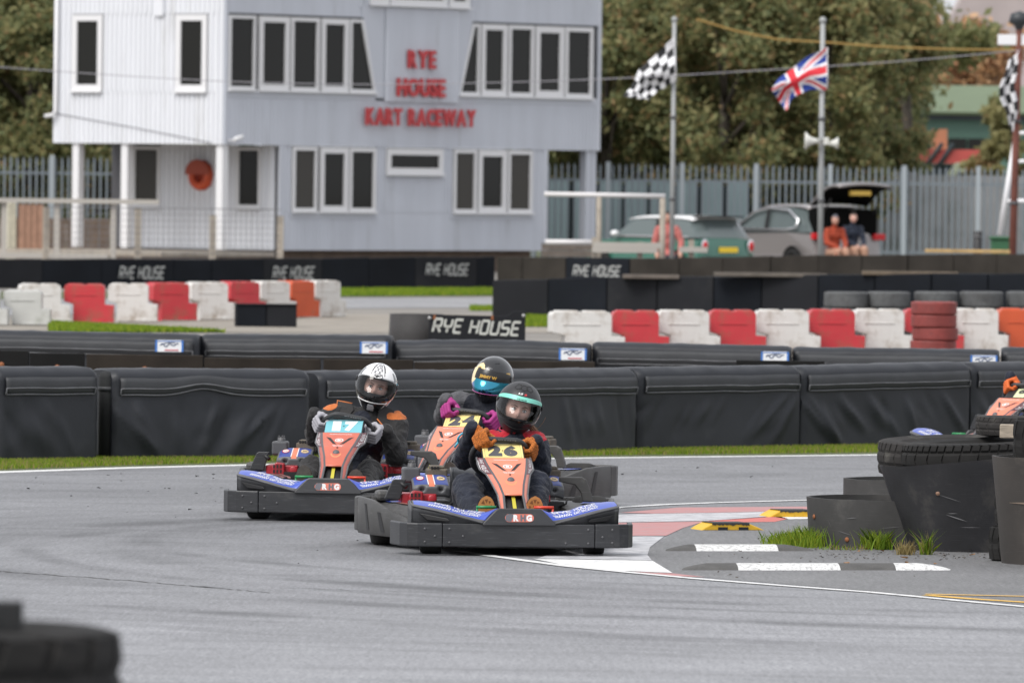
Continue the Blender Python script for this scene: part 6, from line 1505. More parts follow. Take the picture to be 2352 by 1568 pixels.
h = helmet(p, M, sch24, [mat('helmet_black_gloss2', (.014, .0145, .016), .2, coat=.6), GOLD, CRMH], dict(f=lambda u, v: (1 if v > .50 and u > .26 else (2 if .12 < u < .30 and v > .08 + (u - .12) * 2.0 and v > .0 else 0)), m=[iris(), mat('visor_band', (.012, .012, .012), .3), CRMH, HBLK]), 'black helmet with gold bands and a blue mirrored visor')
on_helmet('visor_lettering', h, M, 'JIMMY W', 6, 9, 52, 10, GOLD, 1.036, 0, .05)
on_helmet('helmet_lettering', h, M, 'PARD', 6, 34, 14, 3, HGRY, 1.006)
for s in (-1, 1):
    mb = MB(); mb.prism([(-.02, 0), (.02, .006), (.012, .022)], 0, .02, lambda x, y, d: M @ HS(R(s * 30) + x * s / .12, R(50) + y * 7, 1.0 + d)); mb.build('crown_vent', HBLK, h)
mb = MB(); mb.tube([M @ HS(R(a), R(-27), 1.02) for a in range(-60, 61, 6)], .003, 6); mb.build('visor_edge', mat('visor_pink', (.5, .12, .35), .3), h)
# ---- driver of kart 9, nearly all hidden
k = '9'; p = person(k, 'driver with an orange glove on the wheel of the kart numbered 9')
V = Vector
j = dict(shL=V((-.17, .97, .60)), shR=V((.17, .97, .60)), elL=V((-.29, .84, .46)), elR=V((.29, .84, .46)), pel=V((.0, 1.06, .22)), head=V((.03, .98, .80)), hipL=V((-.1, .98, .2)), hipR=V((.1, .98, .2)), knL=V((-.2, .48, .33)), knR=V((.19, .48, .33)), anL=V((-.175, .03, .125)), anR=V((.155, .03, .125)))
j['neck'] = j['head'] + V((-.01, .03, -.14))
hl, hr = wheel_hand(k, R(140)), wheel_hand(k, R(30))
j['wrL'] = hl[0] + hl[2] * .04 + WN * .10; j['wrR'] = hr[0] + hr[2] * .03 + WN * .09
body_of(p, j, suit_mat('dark_overalls', NAVY, []), 1)
g = mat('bright_orange_glove', (.62, .12, .02), .7)
for (P, T, Rd, Fd), wr, s in ((hl, j['wrL'], 1), (hr, j['wrR'], -1)): glove(p, P, T * -s, Rd, Fd, wr, g, 1.08, .0122)
M = rotM(j['head'], 0, 4, 4); head(p, M @ Matrix.Translation((0, -.008, -.022)), SKIN)
helmet(p, M, lambda a, e: 0, [WHT], dict(f=lambda u, v: 0, m=[MATS['visor_band'], HBLK]))
# ================================================================ palisade fence and what stands behind it
M_GALV = mat('galvanised_steel', (.185, .215, .24), .55, metal=.1, var=.12, vscale=1.5)
FY = 206.5; fs = 19600 / FY
a, b = AT(-70, 400, FY), AT(2430, 400, FY)
pf = empty('palisade_fence', (a.x, FY, 0), 0, 'galvanised palisade fence of pointed pales behind the clubhouse and the cars', 'fence')
ztop = ZAT(2000, 381, FY); me = None; Ln = b.x - a.x; n = int(Ln / .155)
for k in range(n):
    if me is None:
        mb = MB(); h = ztop
        P = [(-.027, .08), (-.027, h - .12), (-.018, h - .03), (-.010, h - .07), (0, h), (.010, h - .07), (.018, h - .03), (.027, h - .12), (.027, .08)]
        V = [(x, -abs(x) * -.45, z) for x, z in P] + [(x, -abs(x) * -.45 + .006, z) for x, z in P]; m_ = len(P)
        mb.add(V, [tuple(range(m_)), tuple(range(m_, 2 * m_))[::-1]] + [(i, (i + 1) % m_, m_ + (i + 1) % m_, m_ + i) for i in range(m_)]); o = mb.build('pale', M_GALV, pf); me = o.data
    else: o = link('pale', me, pf)
    o.location = (.07 + k * .155, random.Random(k).uniform(-.006, .006), random.Random(k).uniform(-.02, .02))
for z in (.5, ztop - .42):
    mb = MB(); mb.box((Ln / 2, .045, z), (Ln, .04, .06)); mb.build('rail', M_GALV, pf)
for u in [120] + [1737 + 170 * k for k in range(-3, 5)]:
    x = AT(u, 400, FY).x - a.x; mb = MB(); mb.box((x, -.03, (ztop + .02) / 2), (.11, .06, ztop + .02)); mb.build('fence_post', mat('fence_post_steel', (.36, .40, .43), .5, metal=.2), pf)
M_HOARD = mat('hoarding_green', (.15, .20, .215), .5, var=.12, vscale=.7); M_GAPD = mat('dark_gap', (.02, .03, .035), .8)
a = AT(1255, 420, 209.5); b = AT(1725, 420, 209.5); hz = ZAT(1500, 416, 209.5)
hd = empty('sheet_hoarding', (a.x, 209.5, 0), 0, 'blue green sheet hoarding behind the palisade fence, left of the grey concrete wall', 'wall')
n = 8; w_ = (b.x - a.x) / n
mb = MB(); mb.box(((b.x - a.x) / 2, .12, hz / 2 - .05), (b.x - a.x, .05, hz - .1)); mb.build('backing', M_GAPD, hd)
for k in range(n): mb = MB(); ww = w_ - random.Random(k).choice((.07, .12, .16)); mb.box((w_ * (k + .5), 0, hz / 2), (ww, .05, hz)); mb.build('panel', M_HOARD, hd)
a = AT(1735, 420, 216); b = AT(2480, 420, 216); hz = ZAT(2000, 398, 216)
cw = empty('concrete_wall', (a.x, 216, 0), 0, 'mottled pale grey concrete wall seen through the right part of the palisade fence', 'wall'); n = 6; w_ = (b.x - a.x) / n
for k in range(n): mb = MB(); mb.box((w_ * (k + .5), 0, hz / 2 + random.Random(k).uniform(-.05, .05)), (w_ - .03, .15, hz)); mb.build('panel', mat('mottled_concrete', (.30, .30, .31), .9, var=.3, vscale=.8, dirt=(.14, .16, .14), dscale=.9, dpos=.52), cw)
sheet('back_grass', [(-14, 204), (16, 204), (16, 300), (-14, 300)], M_GRASSB, .01)
q = np.random.default_rng(77); pts = np.stack([q.uniform(4, 13, 9000), q.uniform(207, 214, 9000), np.zeros(9000)], 1); blades('back_grass_blades', pts, .16, M_GR[:3], rng=q, wd=.02)
# ================================================================ trees
LV = [leafmat('leaf_olive_dark', (.155, .18, .085), .5), leafmat('leaf_olive', (.25, .262, .12), .5), leafmat('leaf_yellow_olive', (.345, .32, .15), .5), leafmat('leaf_brown', (.35, .245, .12), .5)]
BARK = mat('bark', (.075, .062, .05), .9, var=.3, vscale=4)
def tree(u, y, zc, rx, rz, n, label, seed, mix=(0, 0, 1, 1, 1, 2, 2, 3), mats=None, size=.15, name='broadleaf_tree', group='trees beyond the fence', nc=46, z0=.9):
    rg = np.random.default_rng(seed); p = AT(u, 300, y); t = empty(name, (p.x, y, 0), 0, label, 'tree', group); top = zc + rz
    mb = MB(); k = [(0, 0, 0), (.1, .05, zc * .3), (-.05, .1, zc * .7), (.0, 0, zc + rz * .4)]; mb.tube(k, [x * min(1, rx / 1.7) for x in (.22, .18, .13, .03)] if rx > 1.55 else [.07, .05, .04, .02], 8)
    for j in range(7 if rx > 1.55 or z0 < 2 else 0):
        an = rg.uniform(0, 6.28); z = rg.uniform(zc * .3, zc); l = rg.uniform(.5, .9)
        mb.tube([(0, 0, z), (math.cos(an) * rx * l * .5, math.sin(an) * rx * l * .5, z + rz * .2), (math.cos(an) * rx * l, math.sin(an) * rx * l, z + rz * .45)], [.08, .05, .012], 6)
    mb.build('trunk', BARK, t)
    c = rg.normal(size=(nc, 3)); c /= np.linalg.norm(c, axis=1)[:, None]; c *= rg.uniform(.35, 1, (nc, 1)) ** .5; c *= [rx, rx, rz]; c[:, 2] += zc
    sz = rg.uniform(.32, .75, nc) * rx / 2.2; idx = rg.choice(nc, n, p=sz ** 2 / (sz ** 2).sum()); pts = c[idx] + rg.normal(size=(n, 3)) * (sz[idx] * .55)[:, None] * [1, 1, .8]
    pts = pts[pts[:, 2] > z0]
    tone = rg.integers(0, 8, nc); M_ = mats or LV
    o = leaves('crown', pts, size, M_, t, rg)
    mi = np.array([mix[(tone[i] + (rg.integers(0, 4) == 0) * rg.integers(0, 8)) % 8] for i in idx])[:len(pts)]
    o.data.polygons.foreach_set('material_index', np.minimum(mi, len(M_) - 1)[:len(o.data.polygons)]); return t
TR = [(-60, 214, 4.4, 2.1, 3.6, 'olive tree at the far left behind the fence, cut off by the edge'), (70, 212, 4.0, 1.7, 3.4, 'olive tree right beside the white side of the clubhouse'), (215, 222, 3.6, 2.0, 3.2, 'tree glimpsed under the raised white side of the clubhouse'),
      (1395, 213, 4.0, 1.9, 3.6, 'tree directly beside the right end of the clubhouse'), (1530, 216, 4.6, 2.0, 4.2, 'bushy olive tree behind the chequered flag'), (1665, 212, 4.3, 2.0, 4.0, 'tree between the two flagpoles'),
      (1790, 217, 4.7, 2.0, 4.2, 'tall tree behind the union flag'), (1905, 213, 4.2, 1.9, 3.9, 'tree just right of the pole with the horn speaker'), (1985, 218, 4.5, 1.6, 3.9, 'last dense tree left of the green shed')]
for i, (u, y, zc, rx, rz, lab) in enumerate(TR): tree(u, y, zc, rx, rz, 26000, lab, 50 + i, size=.095, nc=70)
TB = [(20, 238, 5.5, 3.0, 4.6), (300, 236, 4.5, 3.2, 4.2), (1450, 236, 5.4, 3.0, 4.8), (1650, 240, 5.6, 3.2, 4.8), (1860, 238, 5.6, 3.0, 4.8), (1975, 246, 5.2, 2.0, 4.2)]
for i, (u, y, zc, rx, rz) in enumerate(TB): tree(u, y, zc, rx, rz, 22000, 'taller tree of the back row, ' + ['behind the far left trees', 'behind the clubhouse', 'behind the tree beside the clubhouse', 'behind the gap of the two flags', 'behind the horn speaker', 'nearest the green shed'][i], 90 + i, size=.13, group='back row of trees', nc=60)
tree(2085, 232, 6.4, 2.2, 1.3, 4200, 'thin sprigs of a tree crown hanging high over the green shed', 120, size=.16, z0=4.4, nc=16)
tree(2296, 224, 2.5, .75, 1.9, 6500, 'yellowish olive bush right of the green shed', 121, mix=(1, 2, 2, 2, 2, 1, 2, 3), name='tall_bush', size=.13, nc=26)
tree(2205, 385, 7.6, 2.6, 1.9, 7000, 'tan autumn tree above the green roof', 122, mix=(0, 1, 1, 2, 0, 1, 2, 0), mats=[mat('leaf_tan', (.36, .20, .09), .7), mat('leaf_pale_tan', (.46, .28, .15), .7), mat('leaf_rust', (.28, .13, .06), .7)], size=.26, z0=5.5)
# ---------------------------------------------------------------- buildings far behind
def wall_box(t, name, x0, x1, z0, z1, y, d, mt): mb = MB(); mb.box(((x0 + x1) / 2, y, (z0 + z1) / 2), (x1 - x0, d, z1 - z0)); return mb.build(name, mt, t)
y = 330; gx = lambda u: AT(u, 300, y).x; zz = lambda v, u=2200: ZAT(u, v, y); gs = empty('green_shed', (gx(2190), y, 0), 0, 'long green shed with a sage roof and dark window band beyond the trees', 'building'); X = lambda u: gx(u) - gs.location.x
mb = MB(); mb.add([(X(2020), 0, zz(258)), (X(2420), 0, zz(258)), (X(2420), 6, zz(192)), (X(2020), 6, zz(192)), (X(2020), .1, zz(258) - .12), (X(2420), .1, zz(258) - .12), (X(2420), 6, zz(192) - .12), (X(2020), 6, zz(192) - .12)], [(0, 1, 2, 3), (7, 6, 5, 4), (0, 4, 5, 1), (1, 5, 6, 2), (2, 6, 7, 3), (3, 7, 4, 0)])
mb.build('roof', mat('sage_roof', (.125, .165, .095), .7, var=.1, vscale=.4), gs)
wall_box(gs, 'fascia', X(2040), X(2400), zz(274), zz(260), .5, .3, mat('dark_fascia', (.025, .035, .05), .5)); wall_box(gs, 'wall', X(2040), X(2400), 0, zz(274), 1.0, .6, mat('green_wall', (.075, .15, .115), .6))
for k in range(8): wall_box(gs, 'window', X(2050 + k * 44), X(2090 + k * 44), zz(342), zz(318), .66, .08, M_GLASS)
y2 = 560; bh = empty('mauve_building', (AT(2300, 50, y2).x, y2, 0), 0, 'large pale mauve gable building far behind the right-hand pole', 'building'); xx = lambda u: AT(u, 50, y2).x - bh.location.x; z2 = lambda v: ZAT(2300, v, y2)
wall_box(bh, 'wall', xx(2150), xx(2600), 0, z2(110), 0, 6, mat('mauve_render', (.42, .36, .35), .8)); mb = MB(); mb.prism([(xx(2150) - .4, z2(112)), (xx(2640), z2(112)), (xx(2640), z2(-160)), (xx(2300), z2(-160)), (xx(2215), z2(-20))], -3.3, 3.3, lambda x, z, d: (x, d, z)); mb.build('roof', mat('mauve_roof', (.37, .32, .31), .8, var=.08, vscale=.5), bh)
y3 = 262; rc = empty('red_lorry', (AT(2170, 380, y3).x, y3, 0), 0, 'red lorry body with dark struts parked in front of the green shed', 'lorry'); x3 = lambda u: AT(u, 360, y3).x - rc.location.x; z3 = lambda v: ZAT(2170, v, y3)
RD = mat('lorry_red', (.42, .07, .06), .5, var=.15, vscale=1.5)
wall_box(rc, 'body', x3(2100), x3(2262), z3(376), z3(344), 0, 2.2, RD); wall_box(rc, 'chassis', x3(2095), x3(2266), .5, z3(378), 0, 2.0, M_GAPD); wall_box(rc, 'crate', x3(2142), x3(2174), z3(343), z3(297), .2, .9, mat('rust_box', (.38, .17, .09), .7))
for u0, u1 in ((2120, 2160), (2150, 2185)): mb = MB(); mb.tube([(x3(u0), -1.15, z3(385)), (x3(u1), -1.15, z3(330))], .07, 6); mb.build('strut', M_GAPD, rc)
for u in (2110, 2240): mb = MB(); mb.lathe([(0, -.15), (.45, -.15), (.5, 0), (.45, .15), (0, .15)], 18, c=(x3(u), -1.0, .5), axis='y', closed=False); mb.build('wheel', K_RUBR, rc)
pv_ = empty('pale_van', (AT(2226, 385, 236).x, 236, 0), 0, 'pale greenish roof of a van just above the palisade fence', 'van'); h = ZAT(2226, 374, 236); W_ = (AT(2272, 385, 236).x - AT(2180, 385, 236).x)
mb = MB(); mb.prism([(-W_ / 2, .3), (W_ / 2, .3), (W_ / 2 - .02, h - .14), (W_ / 2 - .12, h), (-W_ / 2 + .2, h), (-W_ / 2, h - .3)], -.8, .8, lambda x, z, d: (x, d, z)); q = mb.build('body', mat('pale_green_paint', (.55, .60, .42), .35), pv_, bevel=.05)
for x in (-W_ / 3, W_ / 3): mb = MB(); mb.lathe([(0, -.1), (.28, -.1), (.32, 0), (.28, .1), (0, .1)], 16, c=(x, -.8, .32), axis='y', closed=False); mb.build('wheel', K_RUBR, pv_)
mb = MB(); mb.box((0, -.81, h - .42), (W_ * .7, .02, .3)); mb.build('window', M_GLASS, pv_)
# ================================================================ parked cars
def car(name, label, loc_, rz, prof, house, Wd, paint, roofm, wheels, wr, extra=None, tuck=.16, lower=None):
    """body profile and glasshouse profile in (forward, up), both loftedacross the width"""
    t = empty(name, loc_, rz, label, 'car', 'cars parked behind the sleeper wall'); n = 14
    def loft(P, w0, w1, zlo, zhi, mb, m=0, rnd=.86):
        V = []; k = len(P); ys = np.linspace(-1, 1, n + 1)
        for q in ys:
            for x, z in P:
                f = min(1, max(0, (z - zlo) / (zhi - zlo))); w_ = w0 + (w1 - w0) * f; e = abs(q) ** 5
                V.append((x * (1 - .05 * e), q * w_ / 2 * (1 - .06 * (abs(x) / 2.2) ** 3), z - .05 * e * f))
        mb.add(V, [(i * k + j, i * k + (j + 1) % k, (i + 1) * k + (j + 1) % k, (i + 1) * k + j) for i in range(n) for j in range(k)], m, True); mb.add(V[:k], [tuple(range(k))], m); mb.add(V[-k:], [tuple(range(k))[::-1]], m)
    zb = [z for x, z in prof]; mb = MB(); loft(prof, Wd, Wd * .97, min(zb), max(zb), mb); body = mb.build('body', paint, t); body.modifiers.new('e', 'EDGE_SPLIT').split_angle = R(42)
    if lower: mb = MB(); mb.box((0, 0, .30), (lower[0], Wd + .02, .16)); mb.build('sill_cladding', mat('car_plastic', (.03, .03, .03), .6), body, bevel=.02)
    zh = [z for x, z in house]; mb = MB(); loft(house, Wd * .95, Wd * (.95 - tuck), min(zh), max(zh), mb); g = mb.build('glasshouse', mat('car_glass', (.11, .135, .135), .06), t); g.modifiers.new('e', 'EDGE_SPLIT').split_angle = R(42)  # pale glass colour stands in for reflected sky
    zr = max(zh); xr = [x for x, z in house if z > zr - .08]; mb = MB(); x0, x1 = min(xr) - .06, max(xr) + .10
    mb.grid(lambda u, v: (x0 + (x1 - x0) * u, (v - .5) * Wd * (.95 - tuck) * 1.03, zr + .012 - .05 * abs(2 * v - 1) ** 5 - .05 * abs(2 * u - 1) ** 4), 14, 14); mb.build('roof', roofm, t, solid=.02)
    for x in wheels:
        for s in (-1, 1):
            mb = MB(); mb.lathe([(wr * .62, -.09), (wr * .9, -.1), (wr, -.07), (wr, .07), (wr * .9, .1), (wr * .62, .09)], 24, axis='y'); w_ = mb.build('wheel', K_RUBR, t); w_.location = (x, s * (Wd / 2 - .09), wr)
            mb = MB(); mb.lathe([(0, -.06 * s), (wr * .2, .075 * s), (wr * .6, .06 * s), (wr * .64, .09 * s)], 16, axis='y', closed=False); mb.build('rim', K_MET, w_)
            mb = MB(); mb.lathe([(0, .0), (wr * 1.14, 0), (wr * 1.14, .006 * s)], 24, c=(x, s * (Wd / 2 + .002), wr), axis='y', closed=False); mb.build('wheel_arch', mat('arch_black', (.012, .012, .012), .7), body)
    return t, body, g
GRNP = mat('car_green', (.045, .155, .115), .22, coat=.7); WROOF = mat('car_white', (.78, .78, .78), .25, coat=.5); GBR = mat('car_grey_brown', (.27, .25, .245), .3, metal=.3, coat=.5); CHR = mat('car_chrome', (.75, .75, .76), .2, metal=.9)
hd_ = math.atan2(.77, -.64); p = AT(1672, 560, 183.5); c = Vector((p.x, p.y, 0)) + Vector((-.64, .77, 0)) * 1.92
mini, mbody, mg = car('green_hatchback', 'green hatchback with a white roof parked left of the grey car', c, hd_, [(-1.90, .25), (-1.93, .55), (-1.88, .92), (-1.2, .96), (.75, .95), (1.35, .90), (1.78, .74), (1.92, .5), (1.90, .25)], [(-1.80, .93), (-1.52, 1.34), (-1.3, 1.39), (.2, 1.38), (.45, 1.32), (.98, .93)], 1.72, GRNP, WROOF, (-1.22, 1.28), .31)
for s in (-1, 1):
    mb = MB(); mb.lathe([(0, .02), (.085, .015), (.10, 0)], 18, axis='x', closed=False); mb.v = [(-1.925 - x, s * .66 + y, .76 + z * 1.5) for x, y, z in mb.v]; q = mb.build('tail_light', CHR, mini)
    mb = MB(); mb.lathe([(0, .028), (.065, .026), (.07, .02)], 18, axis='x', closed=False); mb.v = [(-1.925 - x, s * .66 + y, .76 + z * 1.5) for x, y, z in mb.v]; mb.build('lens', mat('lens_red', (.55, .015, .02), .2), q)
    mb = MB(); ell(mb, (.72, s * .95, 1.0), (.08, .10, .07)); mb.build('wing_mirror', WROOF, mini)
    mb = MB(); mb.box((-.45, s * .845, .95), (2.3, .02, .03)); mb.build('window_trim', CHR, mini)
    mb = MB(); mb.prism([(-.62, .94), (-.48, .94), (-.40, 1.34), (-.5, 1.34)], 0, .015, lambda x, z, d: (x, s * (.825 - (z - .94) * .30 + d), z)); mb.build('door_pillar', mat('arch_black', 0, 0) if False else MATS['arch_black'], mini)
mb = MB(); mb.box((-1.945, 0, .68), (.02, .52, .115)); q = mb.build('number_plate', mat('yellow_plate', (.80, .56, .03), .5), mini)
mb = MB(); mb.box((-1.6, 0, 1.39), (.3, 1.2, .03)); mb.build('roof_spoiler', MATS['arch_black'], mini); mb = MB(); mb.box((-1.94, 0, .47), (.05, 1.5, .12)); mb.build('rear_bumper', MATS['arch_black'], mini)
mb = MB(); mb.tube([(1.80, y_, .72) for y_ in (-.5, .5)], .05, 8); mb.build('grille_bar', CHR, mini)
for s in (-1, 1): mb = MB(); mb.lathe([(0, .03), (.11, .02), (.13, 0)], 16, axis='x', closed=False); mb.v = [(1.76 + x, s * .60 + y, .76 + z) for x, y, z in mb.v]; mb.build('headlight', CHR, mini)
d2 = Vector((-.5, .866, 0)).normalized(); p = AT(1952, 560, 186.0); c = Vector((p.x, p.y, 0)) + d2 * 2.3
suv, sb, sg = car('grey_estate_car', 'grey brown estate car with its tailgate open behind the sleeper wall', c, math.atan2(d2.y, d2.x), [(-2.28, .3), (-2.30, .62), (-2.22, 1.06), (-1.2, 1.10), (.9, 1.06), (1.6, 1.0), (2.15, .82), (2.3, .55), (2.28, .3)], [(-2.05, 1.06), (-1.75, 1.58), (-1.2, 1.66), (.1, 1.65), (.5, 1.55), (1.2, 1.04)], 1.86, GBR, GBR, (-1.4, 1.42), .36, lower=(3.9,))
mb = MB(); mb.tube([(1.05, .89, 1.12), (.3, .83, 1.50), (-.3, .80, 1.585), (-1.1, .815, 1.54), (-1.55, .86, 1.32), (-1.5, .89, 1.16), (-1.1, .90, 1.115), (1.05, .89, 1.12)], .028, 6); mb.build('window_trim', CHR, suv)
mb = MB(); mb.tube([(1.05, -.89, 1.12), (.3, -.83, 1.50), (-.3, -.80, 1.585), (-1.1, -.815, 1.54), (-1.55, -.86, 1.32), (-1.5, -.89, 1.16), (-1.1, -.90, 1.115), (1.05, -.89, 1.12)], .028, 6); mb.build('window_trim', CHR, suv)
for s in (-1, 1):
    mb = MB(); mb.prism([(-.30, 1.1), (-.2, 1.1), (-.2, 1.58), (-.28, 1.58)], 0, .02, lambda x, z, d: (x, s * (.895 - (z - 1.1) * .20 + d), z)); mb.build('door_pillar', MATS['arch_black'], suv)
    mb = MB(); mb.box((-2.22, s * .78, .98), (.16, .28, .14)); mb.build('tail_light', MATS['lens_red'], suv, bevel=.02)
mb = MB(); mb.box((-2.0, 0, 1.28), (.42, 1.5, .60)); mb.build('boot_opening', mat('boot_dark', (.006, .006, .006), 1, spec=.05), suv)
def tgate(u, v): x = -1.80 - 1.12 * v; return (x, (u - .5) * (1.45 - .1 * v), 1.66 + .50 * math.sin(v * 1.9) * .85 + .06 * (1 - (2 * u - 1) ** 2))
mb = MB(); mb.grid(tgate, 10, 12, mf=lambda u, v: 1 if .15 < v < .5 and .1 < u < .9 else 0); q = mb.build('tailgate', [GBR, MATS['car_glass']], suv, solid=.05)
mb = MB(); mb.grid(lambda u, v: Vector(tgate(u, .05 + .9 * v)) + Vector((0, 0, -.05)), 8, 8); mb.build('tailgate_lining', MATS['boot_dark'], q, solid=.04)
mb = MB(); mb.box((-2.85, .1, 1.93), (.10, .5, .10)); mb.build('plate_holder', mat('tailgate_plate', (.5, .33, .06), .5), q)
for s in (-1, 1): mb = MB(); mb.tube([(-2.0, s * .66, 1.25), (-2.5, s * .62, 1.80)], .015, 6); mb.build('gas_strut', MATS['arch_black'], q)
# ================================================================ people in the distance
def bystander(label, u, vh, y, mt, legs, skin, hair, pose, rz=0):
    h = AT(u, vh, y); t = empty('person', (h.x, y, 0), rz, label, 'person', 'people by the parked cars'); j = {k_: Vector(v) for k_, v in pose(h.z).items()}
    body_of(t, j, mt, 1.0)
    M = Matrix.Translation(j['head']); head(t, M, skin, hair=hair)
    for s in 'LR': mb = MB(); chain(mb, [j['wr' + s], j['wr' + s] + Vector((.01, -.03, -.05)), j['wr' + s] + Vector((.01, -.04, -.10))], [.036, .042, .022]); mb.build('hand', skin, t)
    mb = MB()
    for s in 'LR': chain(mb, [j['hip' + s], j['kn' + s], j['an' + s]], [.104, .088, .062]); ell(mb, j['an' + s] + Vector((0, -.07, -.03)), (.05, .13, .045))
    ell(mb, j['pel'] + Vector((0, 0, -.03)), (.18, .145, .11)); skin_over(mb, 'trousers', legs, t, .016, 3); return t
JEAN = mat('dark_jeans', (.03, .035, .05), .8); PNK_ = suit_mat('pink_hoodie', (.42, .13, .115), []); RUS_ = suit_mat('rust_jumper', (.30, .045, .018), []); NJK = suit_mat('navy_jacket', (.016, .022, .038), [])
HD = mat('hair_dark2', (.03, .02, .015), .7)
stand = lambda z: dict(head=(0, 0, z), neck=(0, .02, z - .15), shL=(-.17, .02, z - .23), shR=(.17, .02, z - .23), elL=(-.24, .0, z - .48), elR=(.27, -.05, z - .46), wrL=(-.2, -.12, z - .68), wrR=(.24, -.2, z - .66), pel=(0, .03, z - .72), hipL=(-.09, .03, z - .76), hipR=(.09, .03, z - .76), knL=(-.1, 0, (z - .76) * .55), knR=(.1, 0, (z - .76) * .55), anL=(-.1, .03, .08), anR=(.1, .03, .08))
sit = lambda z: dict(head=(-.02, -.06, z), neck=(-.01, -.0, z - .15), shL=(-.17, .02, z - .24), shR=(.17, .02, z - .24), elL=(-.22, -.08, z - .50), elR=(.22, -.08, z - .50), wrL=(-.04, -.30, z - .60), wrR=(.12, -.30, z - .60), pel=(0, .08, z - .70), hipL=(-.09, .05, z - .72), hipR=(.09, .05, z - .72), knL=(-.1, -.38, z - .70), knR=(.12, -.38, z - .70), anL=(-.1, -.40, .1), anR=(.12, -.40, .1))
bystander('person in a pink hoodie standing beside the first flagpole', 1533, 499, 162.5, PNK_, JEAN, SKIN, HD, stand)
bystander('person in a rust red jumper sitting in the open boot of the grey car', 1918, 505, 184.9, RUS_, mat('tan_trousers', (.38, .22, .15), .8), SKIN, mat('grey_cap', (.10, .10, .12), .8), sit, .35)
bystander('person in a navy jacket sitting in the open boot, nearer the fence', 1960, 500, 185.2, NJK, mat('tan_trousers', 0), SKIN2, HD, sit, .35)
# ================================================================ flagpoles, flags, wires
M_POLE = mat('grey_pole_paint', (.33, .34, .34), .5, var=.1, vscale=2)
def Z7(x, y): return ((1350 + x / 2.0452) / 1.06293, (y / 2.0452) / 1.06293)
def pole(u0, v0, u1, v1, y, r, mt, label, base=True):
    b, t_ = AT(u0, v0, y), AT(u1, v1, y); e = empty('flagpole', (b.x, y, 0), 0, label, 'flagpole', 'flagpoles')
    mb = MB(); mb.tube([(0, 0, 0), (t_.x - b.x, 0, t_.z)], [r, r * .8], 12); mb.build('shaft', mt, e)
    mb = MB(); ell(mb, (t_.x - b.x, 0, t_.z + r * .8), (r * 1.2, r * 1.2, r * 1.2)); mb.build('finial', mt, e)
    mb = MB(); mb.lathe([(0, .12), (r * 1.8, .12), (r * 2.2, 0)], 12, closed=False); mb.build('base_plate', mt, e)
    for k in (.35, .65): mb = MB(); mb.lathe([(r * 1.15, -.03), (r * 1.15, .03)], 12, c=((t_.x - b.x) * k, 0, t_.z * k), closed=False); mb.build('joint_band', K_EDGE, e, solid=.01)
    return e
P1 = pole(1543, 584, 1549, 50, 160, .048, M_POLE, 'grey flagpole carrying the chequered flag, nearer the clubhouse'); P2 = pole(1884, 584, 1890, 53, 160, .056, M_POLE, 'grey flagpole carrying the union flag and a horn speaker')
def flag(label, top, bot, y, colour, mats, nu, nv, rip=.10, seed=1):
    T = [AT(*Z7(*q), y) for q in top]; B = [AT(*Z7(*q), y) for q in bot]; o = T[0].copy(); e = empty('flag', o, 0, label, 'flag', 'flags')
    def fn(u, v):
        p = poly_at(T, u).lerp(poly_at(B, u), v) - o; return p + Vector((0, -.06 + rip * math.sin(u * 9 + v * 3 + seed) * u + .06 * math.sin(v * 7 + u * 4), .015 * math.sin(u * 14 + seed)))
    mb = MB(); mb.grid(fn, nu, nv, mf=colour); mb.build('cloth', mats, e, solid=.004)
    mb = MB(); mb.tube([fn(0, v / 6) + Vector((.01, .0, 0)) for v in range(7)], .012, 6); mb.build('hem', mats[0], e); return e
FW = mat('flag_white', (.78, .78, .80), .7); FK = mat('flag_black', (.012, .012, .014), .7); FR = mat('flag_red', (.60, .02, .035), .7); FBL = mat('flag_blue', (.012, .04, .26), .7)
flag('small black and white chequered flag drooping from the pole nearer the clubhouse', [(600, 195), (520, 265), (430, 350), (385, 440), (350, 485)], [(612, 412), (565, 432), (520, 462), (478, 495), (455, 503)], 159.9, lambda u, v: (int(u * 8) + int(v * 5)) % 2, [FW, FK], 40, 30)
def union(u, v):
    x, y = (u - .5) * 2, (v - .5) * 1.2; ax, ay = abs(x), abs(y)
    if ax < .12 or ay < .12: return 1
    if ax < .2 or ay < .2: return 0
    d = abs(ay - ax * .6) / 1.166
    if d < .045: return 1
    return 0 if d < .12 else 2
flag('union flag in red, white and blue drooping from the pole with the speaker', [(1366, 236), (1270, 288), (1180, 350), (1120, 405), (1088, 445)], [(1366, 446), (1290, 452), (1225, 468), (1190, 500), (1165, 552)], 159.9, union, [FW, FR, FBL], 100, 60, .08, 4)
h_ = AT(*Z7(1330, 705), 159.85); hs_ = empty('horn_speaker', h_, 0, 'cream double horn loudspeaker clamped to the pole under the union flag', 'loudspeaker'); CRS = mat('horn_cream', (.62, .62, .58), .5)
mb = MB(); mb.lathe([(.04, 0), (.05, .14), (.09, .24), (.17, .32), (.155, .33), (.07, .24), (.035, .14)], 20, axis='x', closed=True); mb.v = [(-x + .06, y_, z) for x, y_, z in mb.v]; mb.build('horn', CRS, hs_)
mb = MB(); mb.lathe([(.04, 0), (.06, .08), (.12, .17), (.11, .175), (.05, .08)], 18, axis='x'); mb.v = [(x + .18, y_ - .05, z - .04) for x, y_, z in mb.v]; mb.build('horn', CRS, hs_)
mb = MB(); mb.box((.13, -.02, 0), (.10, .10, .14)); mb.build('clamp', CRS, hs_, bevel=.01)
RUSTP = mat('rust_red_pole', (.16, .055, .04), .8, var=.3, vscale=3)
P3 = pole(2324, 588, 2341, 60, 161, .075, RUSTP, 'rust red pole with a lamp and a furled chequered flag at the right edge')
